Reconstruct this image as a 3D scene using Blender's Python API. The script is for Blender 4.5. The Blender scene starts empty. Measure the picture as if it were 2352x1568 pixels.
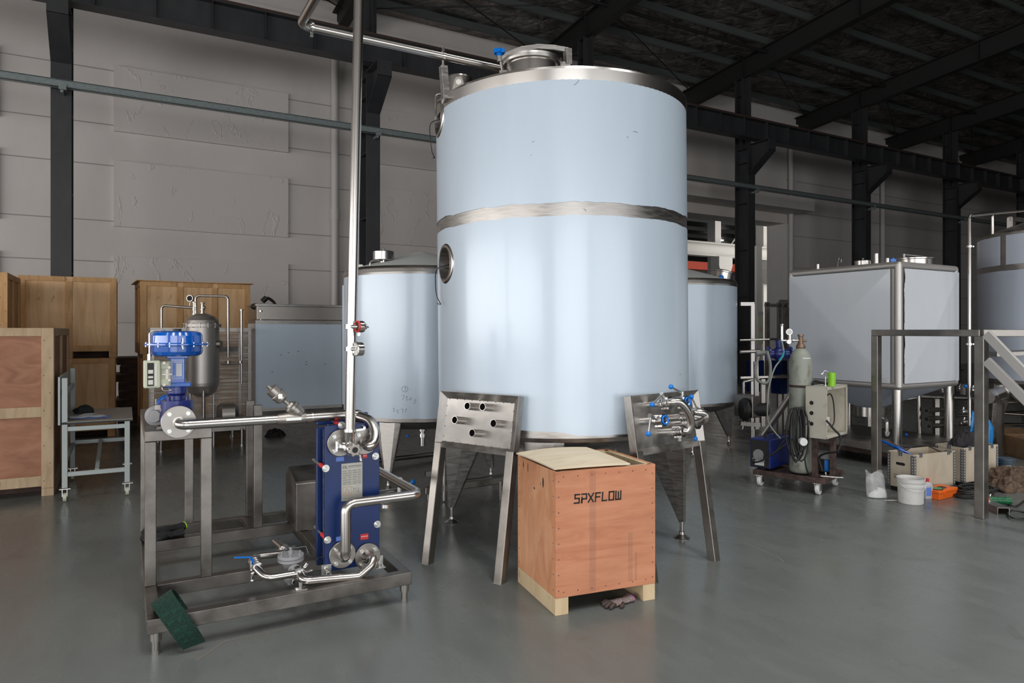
import bpy, math, random
from mathutils import Vector, Matrix, Euler, noise
random.seed(7)
SC = bpy.context.scene
COL = SC.collection
# ---------------------------------------------------------------- survey frame
# The hall runs along +X (its long wall is the plane Y = const). The camera stands at the origin, 1.6 m up,
# looking PSI clockwise from +Y. FOC / HOR: focal length and horizon row in a 2352 x 1568 frame.
PSI = math.radians(29.5); CP, SP = math.cos(PSI), math.sin(PSI)
FOC, HOR, CX, EYE = 1568.0, 760.0, 1176.0, 1.6
def W(u, v, z=0.0):            # right / ahead / up of the camera foot -> world
    return Vector((u*CP+v*SP, -u*SP+v*CP, z))
def PV(px, py, v):             # sighted point at distance v ahead
    return W((px-CX)/FOC*v, v, EYE+(HOR-py)/FOC*v)
def FL(px, py, z=0.0):         # sighted point lying at height z
    return PV(px, py, (EYE-z)*FOC/(py-HOR))
def PY(px, py, Y):             # sighted point on the plane Y
    t = (px-CX)/FOC
    return PV(px, py, Y/(CP-t*SP))
def PX(px, py, X):
    t = (px-CX)/FOC
    return PV(px, py, X/(t*CP+SP))
# ---------------------------------------------------------------- mesh builder
def rot_to(d):
    return Vector((0, 0, 1)).rotation_difference(Vector(d).normalized()).to_matrix().to_4x4()
def frame_of(o, x, y, z=None):
    x = Vector(x).normalized(); y = Vector(y); y = (y-x*y.dot(x)).normalized(); z = x.cross(y)
    m = Matrix((x, y, z)).transposed().to_4x4(); m.translation = Vector(o); return m
def T(x, y=0, z=0): return Matrix.Translation(Vector((x, y, z)) if not isinstance(x, Vector) else x)
def RZ(a): return Matrix.Rotation(a, 4, 'Z')
def RX(a): return Matrix.Rotation(a, 4, 'X')
def RY(a): return Matrix.Rotation(a, 4, 'Y')
def arc_pts(pts, rad, n=6):
    pts = [Vector(p) for p in pts]; out = [pts[0]]
    for i in range(1, len(pts)-1):
        a, b, c = pts[i-1], pts[i], pts[i+1]
        d0, d1 = (a-b), (c-b); l0, l1 = d0.length, d1.length; d0.normalize(); d1.normalize()
        ang = d0.angle(d1)
        if ang > math.pi-0.02: out.append(b); continue
        t = min(rad/math.tan(ang/2), l0*0.48, l1*0.48)
        p0, p1 = b+d0*t, b+d1*t
        r = t*math.tan(ang/2); cdir = (d0+d1).normalized(); cen = b+cdir*(r/math.sin(ang/2))
        v0, v1 = p0-cen, p1-cen
        for k in range(n+1):
            f = k/n; th = v0.angle(v1)
            v = (v0*math.sin((1-f)*th)+v1*math.sin(f*th))/math.sin(th)
            out.append(cen+v)
    out.append(pts[-1]); return out
def smooth_path(pts, n=6):
    pts = [Vector(p) for p in pts]; P = [pts[0]*2-pts[1]]+pts+[pts[-1]*2-pts[-2]]; out = []
    for i in range(1, len(P)-2):
        a, b, c, d = P[i-1:i+3]
        for k in range(n):
            t = k/n
            out.append(0.5*((2*b)+(c-a)*t+(2*a-5*b+4*c-d)*t*t+(3*b-a-3*c+d)*t**3))
    out.append(pts[-1]); return out
class MB:
    def __init__(s, M=None): s.v = []; s.f = []; s.sm = []; s.M = M or Matrix()
    def add(s, vs, fs, smooth=False, M=None):
        m = s.M @ M if M is not None else s.M
        b = len(s.v); s.v += [m @ Vector(p) for p in vs]
        for f in fs: s.f.append([b+i for i in f]); s.sm.append(smooth)
        return s
    def box(s, c, d, M=None):
        x, y, z = c; a, b, e = d[0]/2, d[1]/2, d[2]/2
        vs = [(x+i*a, y+j*b, z+k*e) for k in (-1, 1) for j in (-1, 1) for i in (-1, 1)]
        return s.add(vs, [(0, 2, 3, 1), (4, 5, 7, 6), (0, 1, 5, 4), (2, 6, 7, 3), (0, 4, 6, 2), (1, 3, 7, 5)], False, M)
    def bb(s, lo, hi, M=None):
        return s.box([(lo[i]+hi[i])/2 for i in range(3)], [abs(hi[i]-lo[i]) for i in range(3)], M)
    def bar(s, p0, p1, w, h, up=(0, 0, 1)):
        p0, p1 = Vector(p0), Vector(p1); z = (p1-p0); L = z.length; z.normalize()
        up = Vector(up)
        if abs(z.dot(up)) > 0.99: up = Vector((0, 1, 0))
        y = (up-z*up.dot(z)).normalized(); x = y.cross(z)
        m = Matrix((x, y, z)).transposed().to_4x4(); m.translation = (p0+p1)/2
        return s.box((0, 0, 0), (w, h, L), m)
    def cyl(s, p0, p1, r, r2=None, n=24, caps=True):
        p0, p1 = Vector(p0), Vector(p1); r2 = r if r2 is None else r2
        m = rot_to(p1-p0); m.translation = p0; L = (p1-p0).length
        vs = [(r*math.cos(2*math.pi*i/n), r*math.sin(2*math.pi*i/n), 0) for i in range(n)]+[(r2*math.cos(2*math.pi*i/n), r2*math.sin(2*math.pi*i/n), L) for i in range(n)]
        s.add(vs, [(i, (i+1) % n, n+(i+1) % n, n+i) for i in range(n)], True, m)
        if caps: s.add(vs[:n], [tuple(reversed(range(n)))], False, m); s.add(vs[n:], [tuple(range(n))], False, m)
        return s
    def lathe(s, prof, o=(0, 0, 0), ax=(0, 0, 1), n=32, smooth=True, a0=0, a1=2*math.pi):
        m = rot_to(ax); m.translation = Vector(o); full = abs(a1-a0-2*math.pi) < 1e-6
        k = n if full else n+1; vs = []
        for r, z in prof: vs += [(r*math.cos(a0+(a1-a0)*i/n), r*math.sin(a0+(a1-a0)*i/n), z) for i in range(k)]
        for j in range(len(prof)-1):
            (ra, za), (rb, zb) = prof[j], prof[j+1]
            fs = [(j*k+i, j*k+(i+1) % k, (j+1)*k+(i+1) % k, (j+1)*k+i) for i in range(n)]
            # each profile step is its own band of vertices, so profile corners stay crisp
            sub = vs[j*k:(j+2)*k]
            s.add(sub, [tuple(q-j*k for q in f) for f in fs], smooth, m)
        return s
    def lathe_s(s, prof, o=(0, 0, 0), ax=(0, 0, 1), n=32):     # fully smooth lathe
        m = rot_to(ax); m.translation = Vector(o); vs = []
        for r, z in prof: vs += [(r*math.cos(2*math.pi*i/n), r*math.sin(2*math.pi*i/n), z) for i in range(n)]
        return s.add(vs, [(j*n+i, j*n+(i+1) % n, (j+1)*n+(i+1) % n, (j+1)*n+i) for j in range(len(prof)-1) for i in range(n)], True, m)
    def disc(s, c, ax, r, n=24): 
        m = rot_to(ax); m.translation = Vector(c)
        return s.add([(r*math.cos(2*math.pi*i/n), r*math.sin(2*math.pi*i/n), 0) for i in range(n)], [tuple(range(n))], False, m)
    def tube(s, pts, r, n=12, caps=True, closed=False):
        pts = [Vector(p) for p in pts]; N = len(pts); rr = r if isinstance(r, (list, tuple)) else [r]*N
        t = []
        for i in range(N):
            a = pts[i-1] if (i > 0 or closed) else pts[i]; b = pts[(i+1) % N] if (i < N-1 or closed) else pts[i]
            t.append((b-a).normalized())
        u = t[0].orthogonal().normalized(); vs = []
        for i in range(N):
            if i: u = (t[i-1].rotation_difference(t[i]) @ u)
            u = (u-t[i]*u.dot(t[i])).normalized(); w = t[i].cross(u)
            vs += [pts[i]+(u*math.cos(2*math.pi*k/n)+w*math.sin(2*math.pi*k/n))*rr[i] for k in range(n)]
        J = N if closed else N-1
        s.add(vs, [(j*n+k, j*n+(k+1) % n, ((j+1) % N)*n+(k+1) % n, ((j+1) % N)*n+k) for j in range(J) for k in range(n)], True)
        if caps and not closed: s.add(vs[:n], [tuple(reversed(range(n)))]); s.add(vs[-n:], [tuple(range(n))])
        return s
    def prism(s, poly, t, M=None):      # polygon in local xy, extruded 0..t in z
        n = len(poly); vs = [(x, y, 0) for x, y in poly]+[(x, y, t) for x, y in poly]
        return s.add(vs, [tuple(reversed(range(n))), tuple(range(n, 2*n))]+[(i, (i+1) % n, n+(i+1) % n, n+i) for i in range(n)], False, M)
    def sphere(s, c, r, sc=(1, 1, 1), n=16, M=None):
        h = n//2; vs = []; fs = []
        for j in range(h+1):
            a = math.pi*j/h
            vs += [(c[0]+r*sc[0]*math.sin(a)*math.cos(2*math.pi*i/n), c[1]+r*sc[1]*math.sin(a)*math.sin(2*math.pi*i/n), c[2]+r*sc[2]*math.cos(a)) for i in range(n)]
        fs = [(j*n+i, (j+1)*n+i, (j+1)*n+(i+1) % n, j*n+(i+1) % n) for j in range(h) for i in range(n)]
        return s.add(vs, fs, True, M)
    def loft(s, rings, smooth=False, caps=True):
        n = len(rings[0]); vs = [p for r in rings for p in r]
        s.add(vs, [(j*n+i, j*n+(i+1) % n, (j+1)*n+(i+1) % n, (j+1)*n+i) for j in range(len(rings)-1) for i in range(n)], smooth)
        if caps: s.add(rings[0], [tuple(reversed(range(n)))]); s.add(rings[-1], [tuple(range(n))])
        return s
    def torus(s, c, ax, R, r, n=32, m=10):
        M = rot_to(ax); M.translation = Vector(c)
        pts = [M @ Vector((R*math.cos(2*math.pi*i/n), R*math.sin(2*math.pi*i/n), 0)) for i in range(n)]
        return s.tube(pts, r, m, closed=True)
    def grid(s, fn, nu, nv, smooth=True, skip=None):
        vs = [fn(i/nu, j/nv) for j in range(nv+1) for i in range(nu+1)]; k = nu+1; fs = []
        for j in range(nv):
            for i in range(nu):
                if skip and skip((i+.5)/nu, (j+.5)/nv): continue
                fs.append((j*k+i, j*k+i+1, (j+1)*k+i+1, (j+1)*k+i))
        return s.add(vs, fs, smooth)
    def ibeam(s, p0, p1, w, h, tf=.016, tw=.012, up=(0, 0, 1)):
        p0, p1, up = Vector(p0), Vector(p1), Vector(up)
        z = (p1-p0).normalized(); y = (up-z*up.dot(z)).normalized()
        s.bar(p0+y*(h/2-tf/2), p1+y*(h/2-tf/2), w, tf, up); s.bar(p0-y*(h/2-tf/2), p1-y*(h/2-tf/2), w, tf, up)
        return s.bar(p0, p1, tw, h-2*tf, up)
    def text(s, body, size, M, thick=.0006, shear=0.0):
        cu = bpy.data.curves.new('t', 'FONT'); cu.body = body; cu.size = size; cu.extrude = thick/2; cu.shear = shear; cu.resolution_u = 3
        ob = bpy.data.objects.new('t', cu); COL.objects.link(ob)
        dg = bpy.context.evaluated_depsgraph_get(); me = bpy.data.meshes.new_from_object(ob.evaluated_get(dg))
        s.add([v.co.copy() for v in me.vertices], [tuple(p.vertices) for p in me.polygons], False, M)
        bpy.data.objects.remove(ob); bpy.data.curves.remove(cu); bpy.data.meshes.remove(me); return s
    def stroke(s, pts, w, M, t=.001):
        for (a, b), (c, d) in zip(pts, pts[1:]):
            L = math.hypot(c-a, d-b); m = M @ T((a+c)/2, (b+d)/2, 0) @ RZ(math.atan2(d-b, c-a))
            s.box((0, 0, 0), (L+w, w, t), m)
        return s
    def build(s, name, mat, parent=None, bevel=0, kind=None, solid=0, label=None, seg=2):
        me = bpy.data.meshes.new(name); me.from_pydata([tuple(p) for p in s.v], [], s.f)
        me.polygons.foreach_set('use_smooth', s.sm); me.materials.append(mat); me.update()
        o = bpy.data.objects.new(name, me); COL.objects.link(o)
        if parent: o.parent = parent
        if kind: o['kind'] = kind
        if label: o['label'] = label
        if solid: m = o.modifiers.new('s', 'SOLIDIFY'); m.thickness = solid
        if bevel:
            m = o.modifiers.new('b', 'BEVEL'); m.width = bevel; m.segments = seg; m.limit_method = 'ANGLE'; m.angle_limit = math.radians(40)
        return o
def explode(o, name):
    """one object per loose piece (pieces whose boxes touch count as one)"""
    me = o.data; par = list(range(len(me.vertices)))
    def find(a):
        while par[a] != a: par[a] = par[par[a]]; a = par[a]
        return a
    for e in me.edges:
        a, b = find(e.vertices[0]), find(e.vertices[1])
        if a != b: par[a] = b
    isl = {}
    for i in range(len(par)): isl.setdefault(find(i), []).append(i)
    bx = [[set(v), [min(me.vertices[i].co[k] for i in v) for k in range(3)], [max(me.vertices[i].co[k] for i in v) for k in range(3)]] for v in isl.values()]
    ch = True
    while ch:
        ch = False
        for i in range(len(bx)):
            for j in range(i+1, len(bx)):
                if all(bx[i][1][k]-.0005 <= bx[j][2][k] and bx[j][1][k]-.0005 <= bx[i][2][k] for k in range(3)):
                    bx[i] = [bx[i][0] | bx[j][0], [min(bx[i][1][k], bx[j][1][k]) for k in range(3)], [max(bx[i][2][k], bx[j][2][k]) for k in range(3)]]; del bx[j]; ch = True; break
            if ch: break
    if len(bx) < 2: return
    for s, _, _ in bx:
        m = MB(); idx = {v: n for n, v in enumerate(sorted(s))}; m.v = [me.vertices[v].co.copy() for v in sorted(s)]
        for p in me.polygons:
            if p.vertices[0] in idx: m.f.append([idx[v] for v in p.vertices]); m.sm.append(p.use_smooth)
        c = m.build(name, me.materials[0], o.parent)
        for md in o.modifiers:
            if md.type == 'BEVEL': q = c.modifiers.new('b', 'BEVEL'); q.width = md.width; q.segments = md.segments; q.limit_method = 'ANGLE'
    bpy.data.objects.remove(o)
def rebase(root, p):
    p = Vector(p); d = root.location-p
    for c in root.children: c.location += d
    root.location = p
ROOTM = {}
def thing(name, label, cat, loc=(0, 0, 0), rz=0.0, group=None, M=None):
    o = bpy.data.objects.new(name, None); COL.objects.link(o); o.empty_display_size = .1
    m = M if M is not None else (T(Vector(loc)) @ RZ(rz))
    o.matrix_world = m; ROOTM[o.name] = m.copy(); tag(o, label, cat, group); return o
def tag(o, label, cat, group=None):
    o['label'] = label; o['category'] = cat
    if group: o['group'] = group
    return o
def WM(root): return MB(ROOTM[root.name].inverted())     # builder that takes world points for a child of root
def one(mb, name, mat, label, cat, group=None, bevel=0, **k):   # a thing that is a single mesh
    return tag(mb.build(name, mat, None, bevel, **k), label, cat, group)
# ---------------------------------------------------------------- materials
def mat(name, col, rough=.5, metal=0.0, spec=.5, **k):
    m = bpy.data.materials.new(name); m.use_nodes = True; b = m.node_tree.nodes['Principled BSDF']
    b.inputs['Base Color'].default_value = (*col, 1); b.inputs['Roughness'].default_value = rough
    b.inputs['Metallic'].default_value = metal; b.inputs['Specular IOR Level'].default_value = spec
    for a, v in k.items(): b.inputs[a.replace('_', ' ')].default_value = v
    return m
def nodes(m): return m.node_tree.nodes, m.node_tree.links, m.node_tree.nodes['Principled BSDF']
def noise_tex(m, scale, stretch=(1, 1, 1), detail=4, rough=.6, coord='Object', dist=0.0, rot=(0, 0, 0)):
    N, L, _ = nodes(m); tc = N.new('ShaderNodeTexCoord'); mp = N.new('ShaderNodeMapping'); nt = N.new('ShaderNodeTexNoise')
    mp.inputs['Scale'].default_value = stretch; mp.inputs['Rotation'].default_value = rot; nt.inputs['Scale'].default_value = scale
    nt.inputs['Detail'].default_value = detail; nt.inputs['Roughness'].default_value = rough; nt.inputs['Distortion'].default_value = dist
    L.new(tc.outputs[coord], mp.inputs[0]); L.new(mp.outputs[0], nt.inputs[0]); return nt
def ramp(m, src, stops):
    N, L, _ = nodes(m); r = N.new('ShaderNodeValToRGB'); e = r.color_ramp.elements
    while len(e) < len(stops): e.new(.5)
    for i, (p, c) in enumerate(stops): e[i].position = p; e[i].color = (*c, 1) if len(c) == 3 else c
    L.new(src, r.inputs[0]); return r
def g(x): return (x, x, x)
def vary(m, scale, c0, c1, stretch=(1, 1, 1), lo=.35, hi=.65, bump=0.0, rlo=None, rhi=None, detail=5, dist=0.0, rot=(0, 0, 0)):
    N, L, b = nodes(m); nt = noise_tex(m, scale, stretch, detail, dist=dist, rot=rot)
    r = ramp(m, nt.outputs[0], [(lo, c0), (hi, c1)]); L.new(r.outputs[0], b.inputs['Base Color'])
    if bump:
        bp = N.new('ShaderNodeBump'); bp.inputs['Strength'].default_value = bump; bp.inputs['Distance'].default_value = .01
        L.new(nt.outputs[0], bp.inputs['Height']); L.new(bp.outputs[0], b.inputs['Normal'])
    if rlo is not None:
        rr = ramp(m, nt.outputs[0], [(lo, g(rlo)), (hi, g(rhi))]); L.new(rr.outputs[0], b.inputs['Roughness'])
    return m
M_ = {}
M_['steel'] = vary(mat('brushed_steel', (.5, .48, .46), .3, 1), 9, (.32, .30, .285), (.46, .44, .42), (1, 1, 14), rlo=.30, rhi=.44)
M_['satin'] = vary(mat('satin_steel_plate', (.5, .48, .46), .34, 1), 6, (.33, .31, .29), (.44, .42, .40), (2, 2, 10), rlo=.38, rhi=.5)
M_['tube'] = vary(mat('tube_steel', (.5, .47, .45), .36, 1), 5, (.24, .22, .20), (.36, .335, .31), (1, 1, 1), rlo=.34, rhi=.46)
M_['pipe'] = mat('polished_pipe', (.50, .475, .45), .25, 1)
M_['cast'] = mat('cast_steel', (.40, .37, .34), .42, 1); M_['flange'] = mat('turned_flange_steel', (.30, .28, .26), .36, 1)
M_['chrome'] = mat('clamp_chrome', (.70, .69, .68), .15, 1)
M_['zinc'] = mat('zinc_bolt', (.60, .60, .58), .32, 1)
M_['galv'] = vary(mat('galvanised_channel', (.25, .28, .28), .45, .6), 14, (.17, .20, .20), (.27, .31, .31), (1, 6, 6))
M_['bore'] = mat('dark_bore', (.015, .014, .013), .8)
def film(name, c0, c1, rough=.34, metal=.12):
    m = mat(name, c0, rough, metal, .4, Coat_Weight=.30, Coat_Roughness=.13)
    N, L, b = nodes(m); nt = noise_tex(m, 1.6, (2.5, 2.5, .5), 3)
    r = ramp(m, nt.outputs[0], [(.3, tuple(a*.6+b*.4 for a, b in zip(c0, c1))), (.7, c1)]); L.new(r.outputs[0], b.inputs['Base Color'])
    n2 = noise_tex(m, 2.2, (3, 3, .8), 3); bp = N.new('ShaderNodeBump'); bp.inputs['Strength'].default_value = .03; bp.inputs['Distance'].default_value = .02
    L.new(n2.outputs[0], bp.inputs['Height']); L.new(bp.outputs[0], b.inputs['Normal']); L.new(bp.outputs[0], b.inputs['Coat Normal'])
    return m
M_['film'] = film('blue_protective_film', (.46, .545, .635), (.505, .585, .67))
M_['film2'] = film('pale_protective_film', (.64, .68, .74), (.70, .73, .77), .45, .05)
M_['film3'] = film('lilac_protective_film', (.44, .49, .58), (.50, .55, .64), .45, .05)
M_['conefilm'] = mat('grey_green_film', (.62, .65, .63), .45, 0)
M_['black_steel'] = vary(mat('dark_painted_steel', (.02, .02, .022), .5), 3, (.020, .021, .024), (.032, .033, .036), (1, 1, .4))
M_['rafter'] = mat('rafter_dark_paint', (.011, .010, .010), .6)
M_['purlin'] = mat('purlin_galvanised', (.09, .10, .10), .6, .3)
M_['rail_rust'] = mat('rusty_rail', (.05, .025, .018), .7)
M_['whitepaint'] = mat('white_column_paint', (.52, .50, .47), .5)
M_['redpaint'] = mat('orange_red_paint', (.75, .09, .04), .45)
M_['blue'] = mat('gloss_blue_paint', (.0, .085, .42), .16, 0, .6, Coat_Weight=.5)
M_['navy'] = vary(mat('navy_plate_paint', (.003, .02, .10), .32), 4, (.002, .015, .085), (.003, .021, .11))
M_['valveblue'] = mat('indigo_casting', (.012, .022, .15), .3)
M_['ball'] = mat('blue_ball_plastic', (.0, .16, .62), .22)
M_['cream'] = mat('cream_green_enamel', (.48, .50, .38), .4)
M_['creambox'] = vary(mat('dirty_cream_enamel', (.58, .54, .44), .5), 5, (.42, .36, .26), (.56, .53, .45), lo=.28, hi=.45)
M_['grey'] = mat('grey_casting_paint', (.25, .25, .26), .45)
M_['pvc'] = mat('white_grey_pvc', (.52, .495, .475), .45)
M_['black'] = mat('black_rubber', (.012, .012, .012), .55)
M_['white'] = mat('white_plastic', (.72, .72, .70), .4)
M_['bucket'] = vary(mat('bucket_plastic', (.62, .61, .58), .4), 9, (.45, .43, .38), (.64, .63, .61), lo=.25, hi=.42)
M_['red'] = mat('red_plastic', (.6, .03, .03), .4)
M_['orange'] = mat('orange_plastic', (.85, .14, .01), .4)
M_['lime'] = mat('lime_plastic', (.25, .60, .02), .35)
M_['darkgreen'] = mat('tool_green', (.005, .10, .035), .35)
M_['bluelabel'] = mat('blue_label', (.12, .22, .62), .5)
M_['plate'] = mat('nameplate', (.42, .41, .37), .4, .5)
M_['ink'] = mat('black_ink', (.008, .008, .008), .6)
M_['grey_ink'] = mat('grey_ink', (.16, .15, .14), .6)
M_['pencil'] = mat('marker_grey', (.30, .36, .40), .6)
M_['argon'] = vary(mat('worn_grey_green_paint', (.30, .32, .27), .5), 10, (.13, .11, .08), (.31, .33, .28), (1, 1, .5), lo=.30, hi=.48)
M_['rust'] = vary(mat('rusty_steel', (.06, .035, .03), .7), 12, (.03, .018, .015), (.10, .06, .05))
M_['brass'] = mat('old_brass', (.25, .17, .12), .45, .6)
M_['welder'] = mat('royal_blue_enamel', (.006, .02, .16), .35)
M_['tablegrey'] = mat('table_leg_grey', (.36, .40, .39), .45)
M_['tabletop'] = mat('worn_table_top', (.22, .20, .18), .4)
M_['paper'] = mat('paper', (.62, .63, .66), .7)
M_['cardboard'] = vary(mat('cardboard', (.28, .17, .09), .8), 8, (.24, .14, .07), (.32, .20, .11))
M_['pallet'] = vary(mat('old_pallet_wood', (.04, .025, .018), .85), 6, (.03, .016, .012), (.07, .04, .03))
M_['bluebag'] = mat('blue_polythene', (.01, .16, .42), .35, 0, .5)
M_['blackbag'] = mat('black_cloth', (.015, .012, .015), .8)
M_['sack'] = vary(mat('brown_sacking', (.10, .06, .04), .9), 30, (.05, .03, .02), (.14, .09, .06), bump=.6)
M_['gloveblack'] = mat('black_knit', (.010, .011, .011), .85)
M_['gloveknit'] = vary(mat('grey_purple_knit', (.15, .12, .11), .9), 160, (.09, .06, .055), (.32, .25, .24), bump=.5)
M_['glovegrip'] = mat('brown_grip_coating', (.05, .03, .025), .7)
M_['purple'] = mat('purple_yarn', (.28, .05, .17), .9)
M_['pad'] = vary(mat('green_scouring_pad', (.0, .04, .025), .9), 120, (.0, .012, .008), (.002, .036, .022), bump=.8)
M_['padink'] = mat('pad_print', (.008, .06, .042), .9)
M_['softsteel'] = mat('soft_satin_steel', (.62, .59, .56), .5, .85)
M_['skidtube'] = vary(mat('dull_square_tube_steel', (.2, .18, .17), .36, 1), 5, (.15, .135, .122), (.25, .23, .21), (1, 1, 1), rlo=.32, rhi=.44)
M_['vessel'] = mat('dull_vessel_steel', (.46, .43, .40), .46, .85)
M_['pale_bar'] = mat('toplit_rail_steel', (.50, .48, .46), .42, .35)  # pale colour stands in for light the diagonal rails catch from above
M_['powder'] = mat('white_powder', (.75, .75, .74), .9)
M_['tealhose'] = mat('teal_hose', (.01, .28, .32), .4)
M_['greyhose'] = mat('grey_hose', (.28, .29, .27), .45)
M_['bottle'] = mat('milky_bottle', (.62, .62, .68), .35, 0, .5, Transmission_Weight=.25)
M_['meter'] = mat('dial_white', (.68, .68, .64), .4)
def clear(name, alpha, col=(.8, .82, .82), streak=None, rough=.15, hi=None):
    m = bpy.data.materials.new(name); m.use_nodes = True; N, L = m.node_tree.nodes, m.node_tree.links
    b = N['Principled BSDF']; b.inputs['Base Color'].default_value = (*col, 1); b.inputs['Roughness'].default_value = rough
    if streak:
        nt = noise_tex(m, streak[0], streak[1], 5, rot=streak[2] if len(streak) > 2 else (0, 0, 0)); r = ramp(m, nt.outputs[0], [(.48, g(alpha)), (.66, g(hi or min(1, alpha*3)))]); L.new(r.outputs[0], b.inputs['Alpha'])
        bp = N.new('ShaderNodeBump'); bp.inputs['Strength'].default_value = .8; bp.inputs['Distance'].default_value = .02
        L.new(nt.outputs[0], bp.inputs['Height']); L.new(bp.outputs[0], b.inputs['Normal'])
    else: b.inputs['Alpha'].default_value = alpha
    return m
M_['wrap'] = clear('stretch_wrap', .16, (.80, .79, .77), (2.6, (.8, .8, 24), (0, .12, 0)), .16, .62)
M_['bag'] = clear('clear_bag', .30, (.8, .82, .82), (10, (1, 1, .6)), .15, .6)
def wood(name, c0, c1, c2, stretch, scale=3.0, dist=1.2, knots=0.0, rough=.6):
    m = mat(name, c0, rough, 0, .3); N, L, b = nodes(m)
    nt = noise_tex(m, scale, stretch, 6, dist=dist); r = ramp(m, nt.outputs[0], [(.3, c0), (.5, c1), (.72, c2)])
    big = noise_tex(m, 1.7, (1, 1, 1), 2); rb = ramp(m, big.outputs[0], [(.35, g(.85)), (.65, g(1.0))])
    mx = N.new('ShaderNodeMix'); mx.data_type = 'RGBA'; mx.blend_type = 'MULTIPLY'; mx.inputs[0].default_value = 1
    L.new(r.outputs[0], mx.inputs[6]); L.new(rb.outputs[0], mx.inputs[7]); out = mx.outputs[2]
    if knots:
        kn = noise_tex(m, knots, (1, 1, .6), 2); rk = ramp(m, kn.outputs[0], [(.68, g(1)), (.76, (.45, .33, .25))])
        m2 = N.new('ShaderNodeMix'); m2.data_type = 'RGBA'; m2.blend_type = 'MULTIPLY'; m2.inputs[0].default_value = 1
        L.new(out, m2.inputs[6]); L.new(rk.outputs[0], m2.inputs[7]); out = m2.outputs[2]
    L.new(out, b.inputs['Base Color'])
    bp = N.new('ShaderNodeBump'); bp.inputs['Strength'].default_value = .15; bp.inputs['Distance'].default_value = .004
    L.new(nt.outputs[0], bp.inputs['Height']); L.new(bp.outputs[0], b.inputs['Normal']); return m
M_['redply'] = wood('red_plywood', (.45, .175, .095), (.53, .225, .125), (.58, .27, .155), (.7, .7, 5))
M_['redply_side'] = wood('orange_plywood', (.47, .20, .10), (.59, .28, .15), (.66, .36, .21), (2.2, 2.2, .8), 2.2, 2.0)
M_['pine'] = wood('pale_pine', (.52, .38, .22), (.62, .48, .30), (.68, .55, .37), (2, 2, .5), 4, .5, 9)
M_['pineside'] = wood('pale_lid_ply', (.66, .54, .38), (.74, .63, .46), (.78, .68, .53), (1, 4, 1), 3, .6)
M_['ply'] = wood('yellow_plywood', (.66, .39, .18), (.78, .50, .27), (.84, .58, .34), (4, 4, .5), 2.5, 1.0, 5)
M_['batten'] = wood('orange_batten', (.50, .27, .11), (.62, .36, .16), (.68, .42, .21), (3, 3, .6), 4, .6)
M_['greypine'] = wood('weathered_pine', (.38, .27, .17), (.48, .35, .22), (.54, .42, .28), (3, 3, .5), 4, .6, 9)
M_['brownply'] = wood('brown_red_plywood', (.27, .12, .07), (.34, .155, .09), (.40, .20, .12), (1.2, 1.2, 3), 2, 2.0)
M_['whiteply'] = wood('pale_box_plywood', (.50, .42, .31), (.56, .48, .37), (.62, .55, .44), (3, 3, .8), 3, .8)
# wall paint: off-white panels with dust and faint seams' wash
wm = mat('wall_paint', (.5, .47, .45), .75, 0, .25); vary(wm, .6, (.55, .51, .485), (.61, .57, .545), (1, 1, .5), bump=.04); M_['wall'] = wm
wp = mat('wall_panel_paint', (.58, .54, .515), .65, 0, .3); N, L, b = nodes(wp)
a_ = noise_tex(wp, 2.2, (1, 1, .55), 3, dist=1.6); rr = ramp(wp, a_.outputs[0], [(.60, g(0)), (.64, g(1)), (.68, g(.2))])
bp = N.new('ShaderNodeBump'); bp.inputs['Strength'].default_value = .35; bp.inputs['Distance'].default_value = .03; L.new(rr.outputs[0], bp.inputs['Height']); L.new(bp.outputs[0], b.inputs['Normal']); M_['wallpanel'] = wp
M_['walldark'] = mat('wall_joint_grey', (.30, .28, .265), .8)  # flat grey of the strips along the wall joints
# floor
fm = mat('polished_concrete', (.2, .215, .21), .25, 0, .5); N, L, b = nodes(fm)
n1 = noise_tex(fm, .45, (1, 1, 1), 6, coord='Object', dist=.6); n2 = noise_tex(fm, 5, (1, .35, 1), 6, rot=(0, 0, .5)); n3 = noise_tex(fm, 1.6, (1, 1, 1), 5, dist=2.0)
r1 = ramp(fm, n1.outputs[0], [(.3, (.112, .121, .116)), (.7, (.145, .155, .148))]); r2 = ramp(fm, n2.outputs[0], [(.35, g(.90)), (.7, g(1.04))]); r3 = ramp(fm, n3.outputs[0], [(.62, g(1)), (.72, (.83, .79, .76))])
x1 = N.new('ShaderNodeMix'); x1.data_type = 'RGBA'; x1.blend_type = 'MULTIPLY'; x1.inputs[0].default_value = 1
x2 = N.new('ShaderNodeMix'); x2.data_type = 'RGBA'; x2.blend_type = 'MULTIPLY'; x2.inputs[0].default_value = 1
L.new(r1.outputs[0], x1.inputs[6]); L.new(r2.outputs[0], x1.inputs[7]); L.new(x1.outputs[2], x2.inputs[6]); L.new(r3.outputs[0], x2.inputs[7]); L.new(x2.outputs[2], b.inputs['Base Color'])
rr = ramp(fm, n2.outputs[0], [(.3, g(.17)), (.7, g(.34))]); L.new(rr.outputs[0], b.inputs['Roughness'])
bp = N.new('ShaderNodeBump'); bp.inputs['Strength'].default_value = .03; bp.inputs['Distance'].default_value = .02; L.new(n3.outputs[0], bp.inputs['Height']); L.new(bp.outputs[0], b.inputs['Normal']); M_['floor'] = fm
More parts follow.
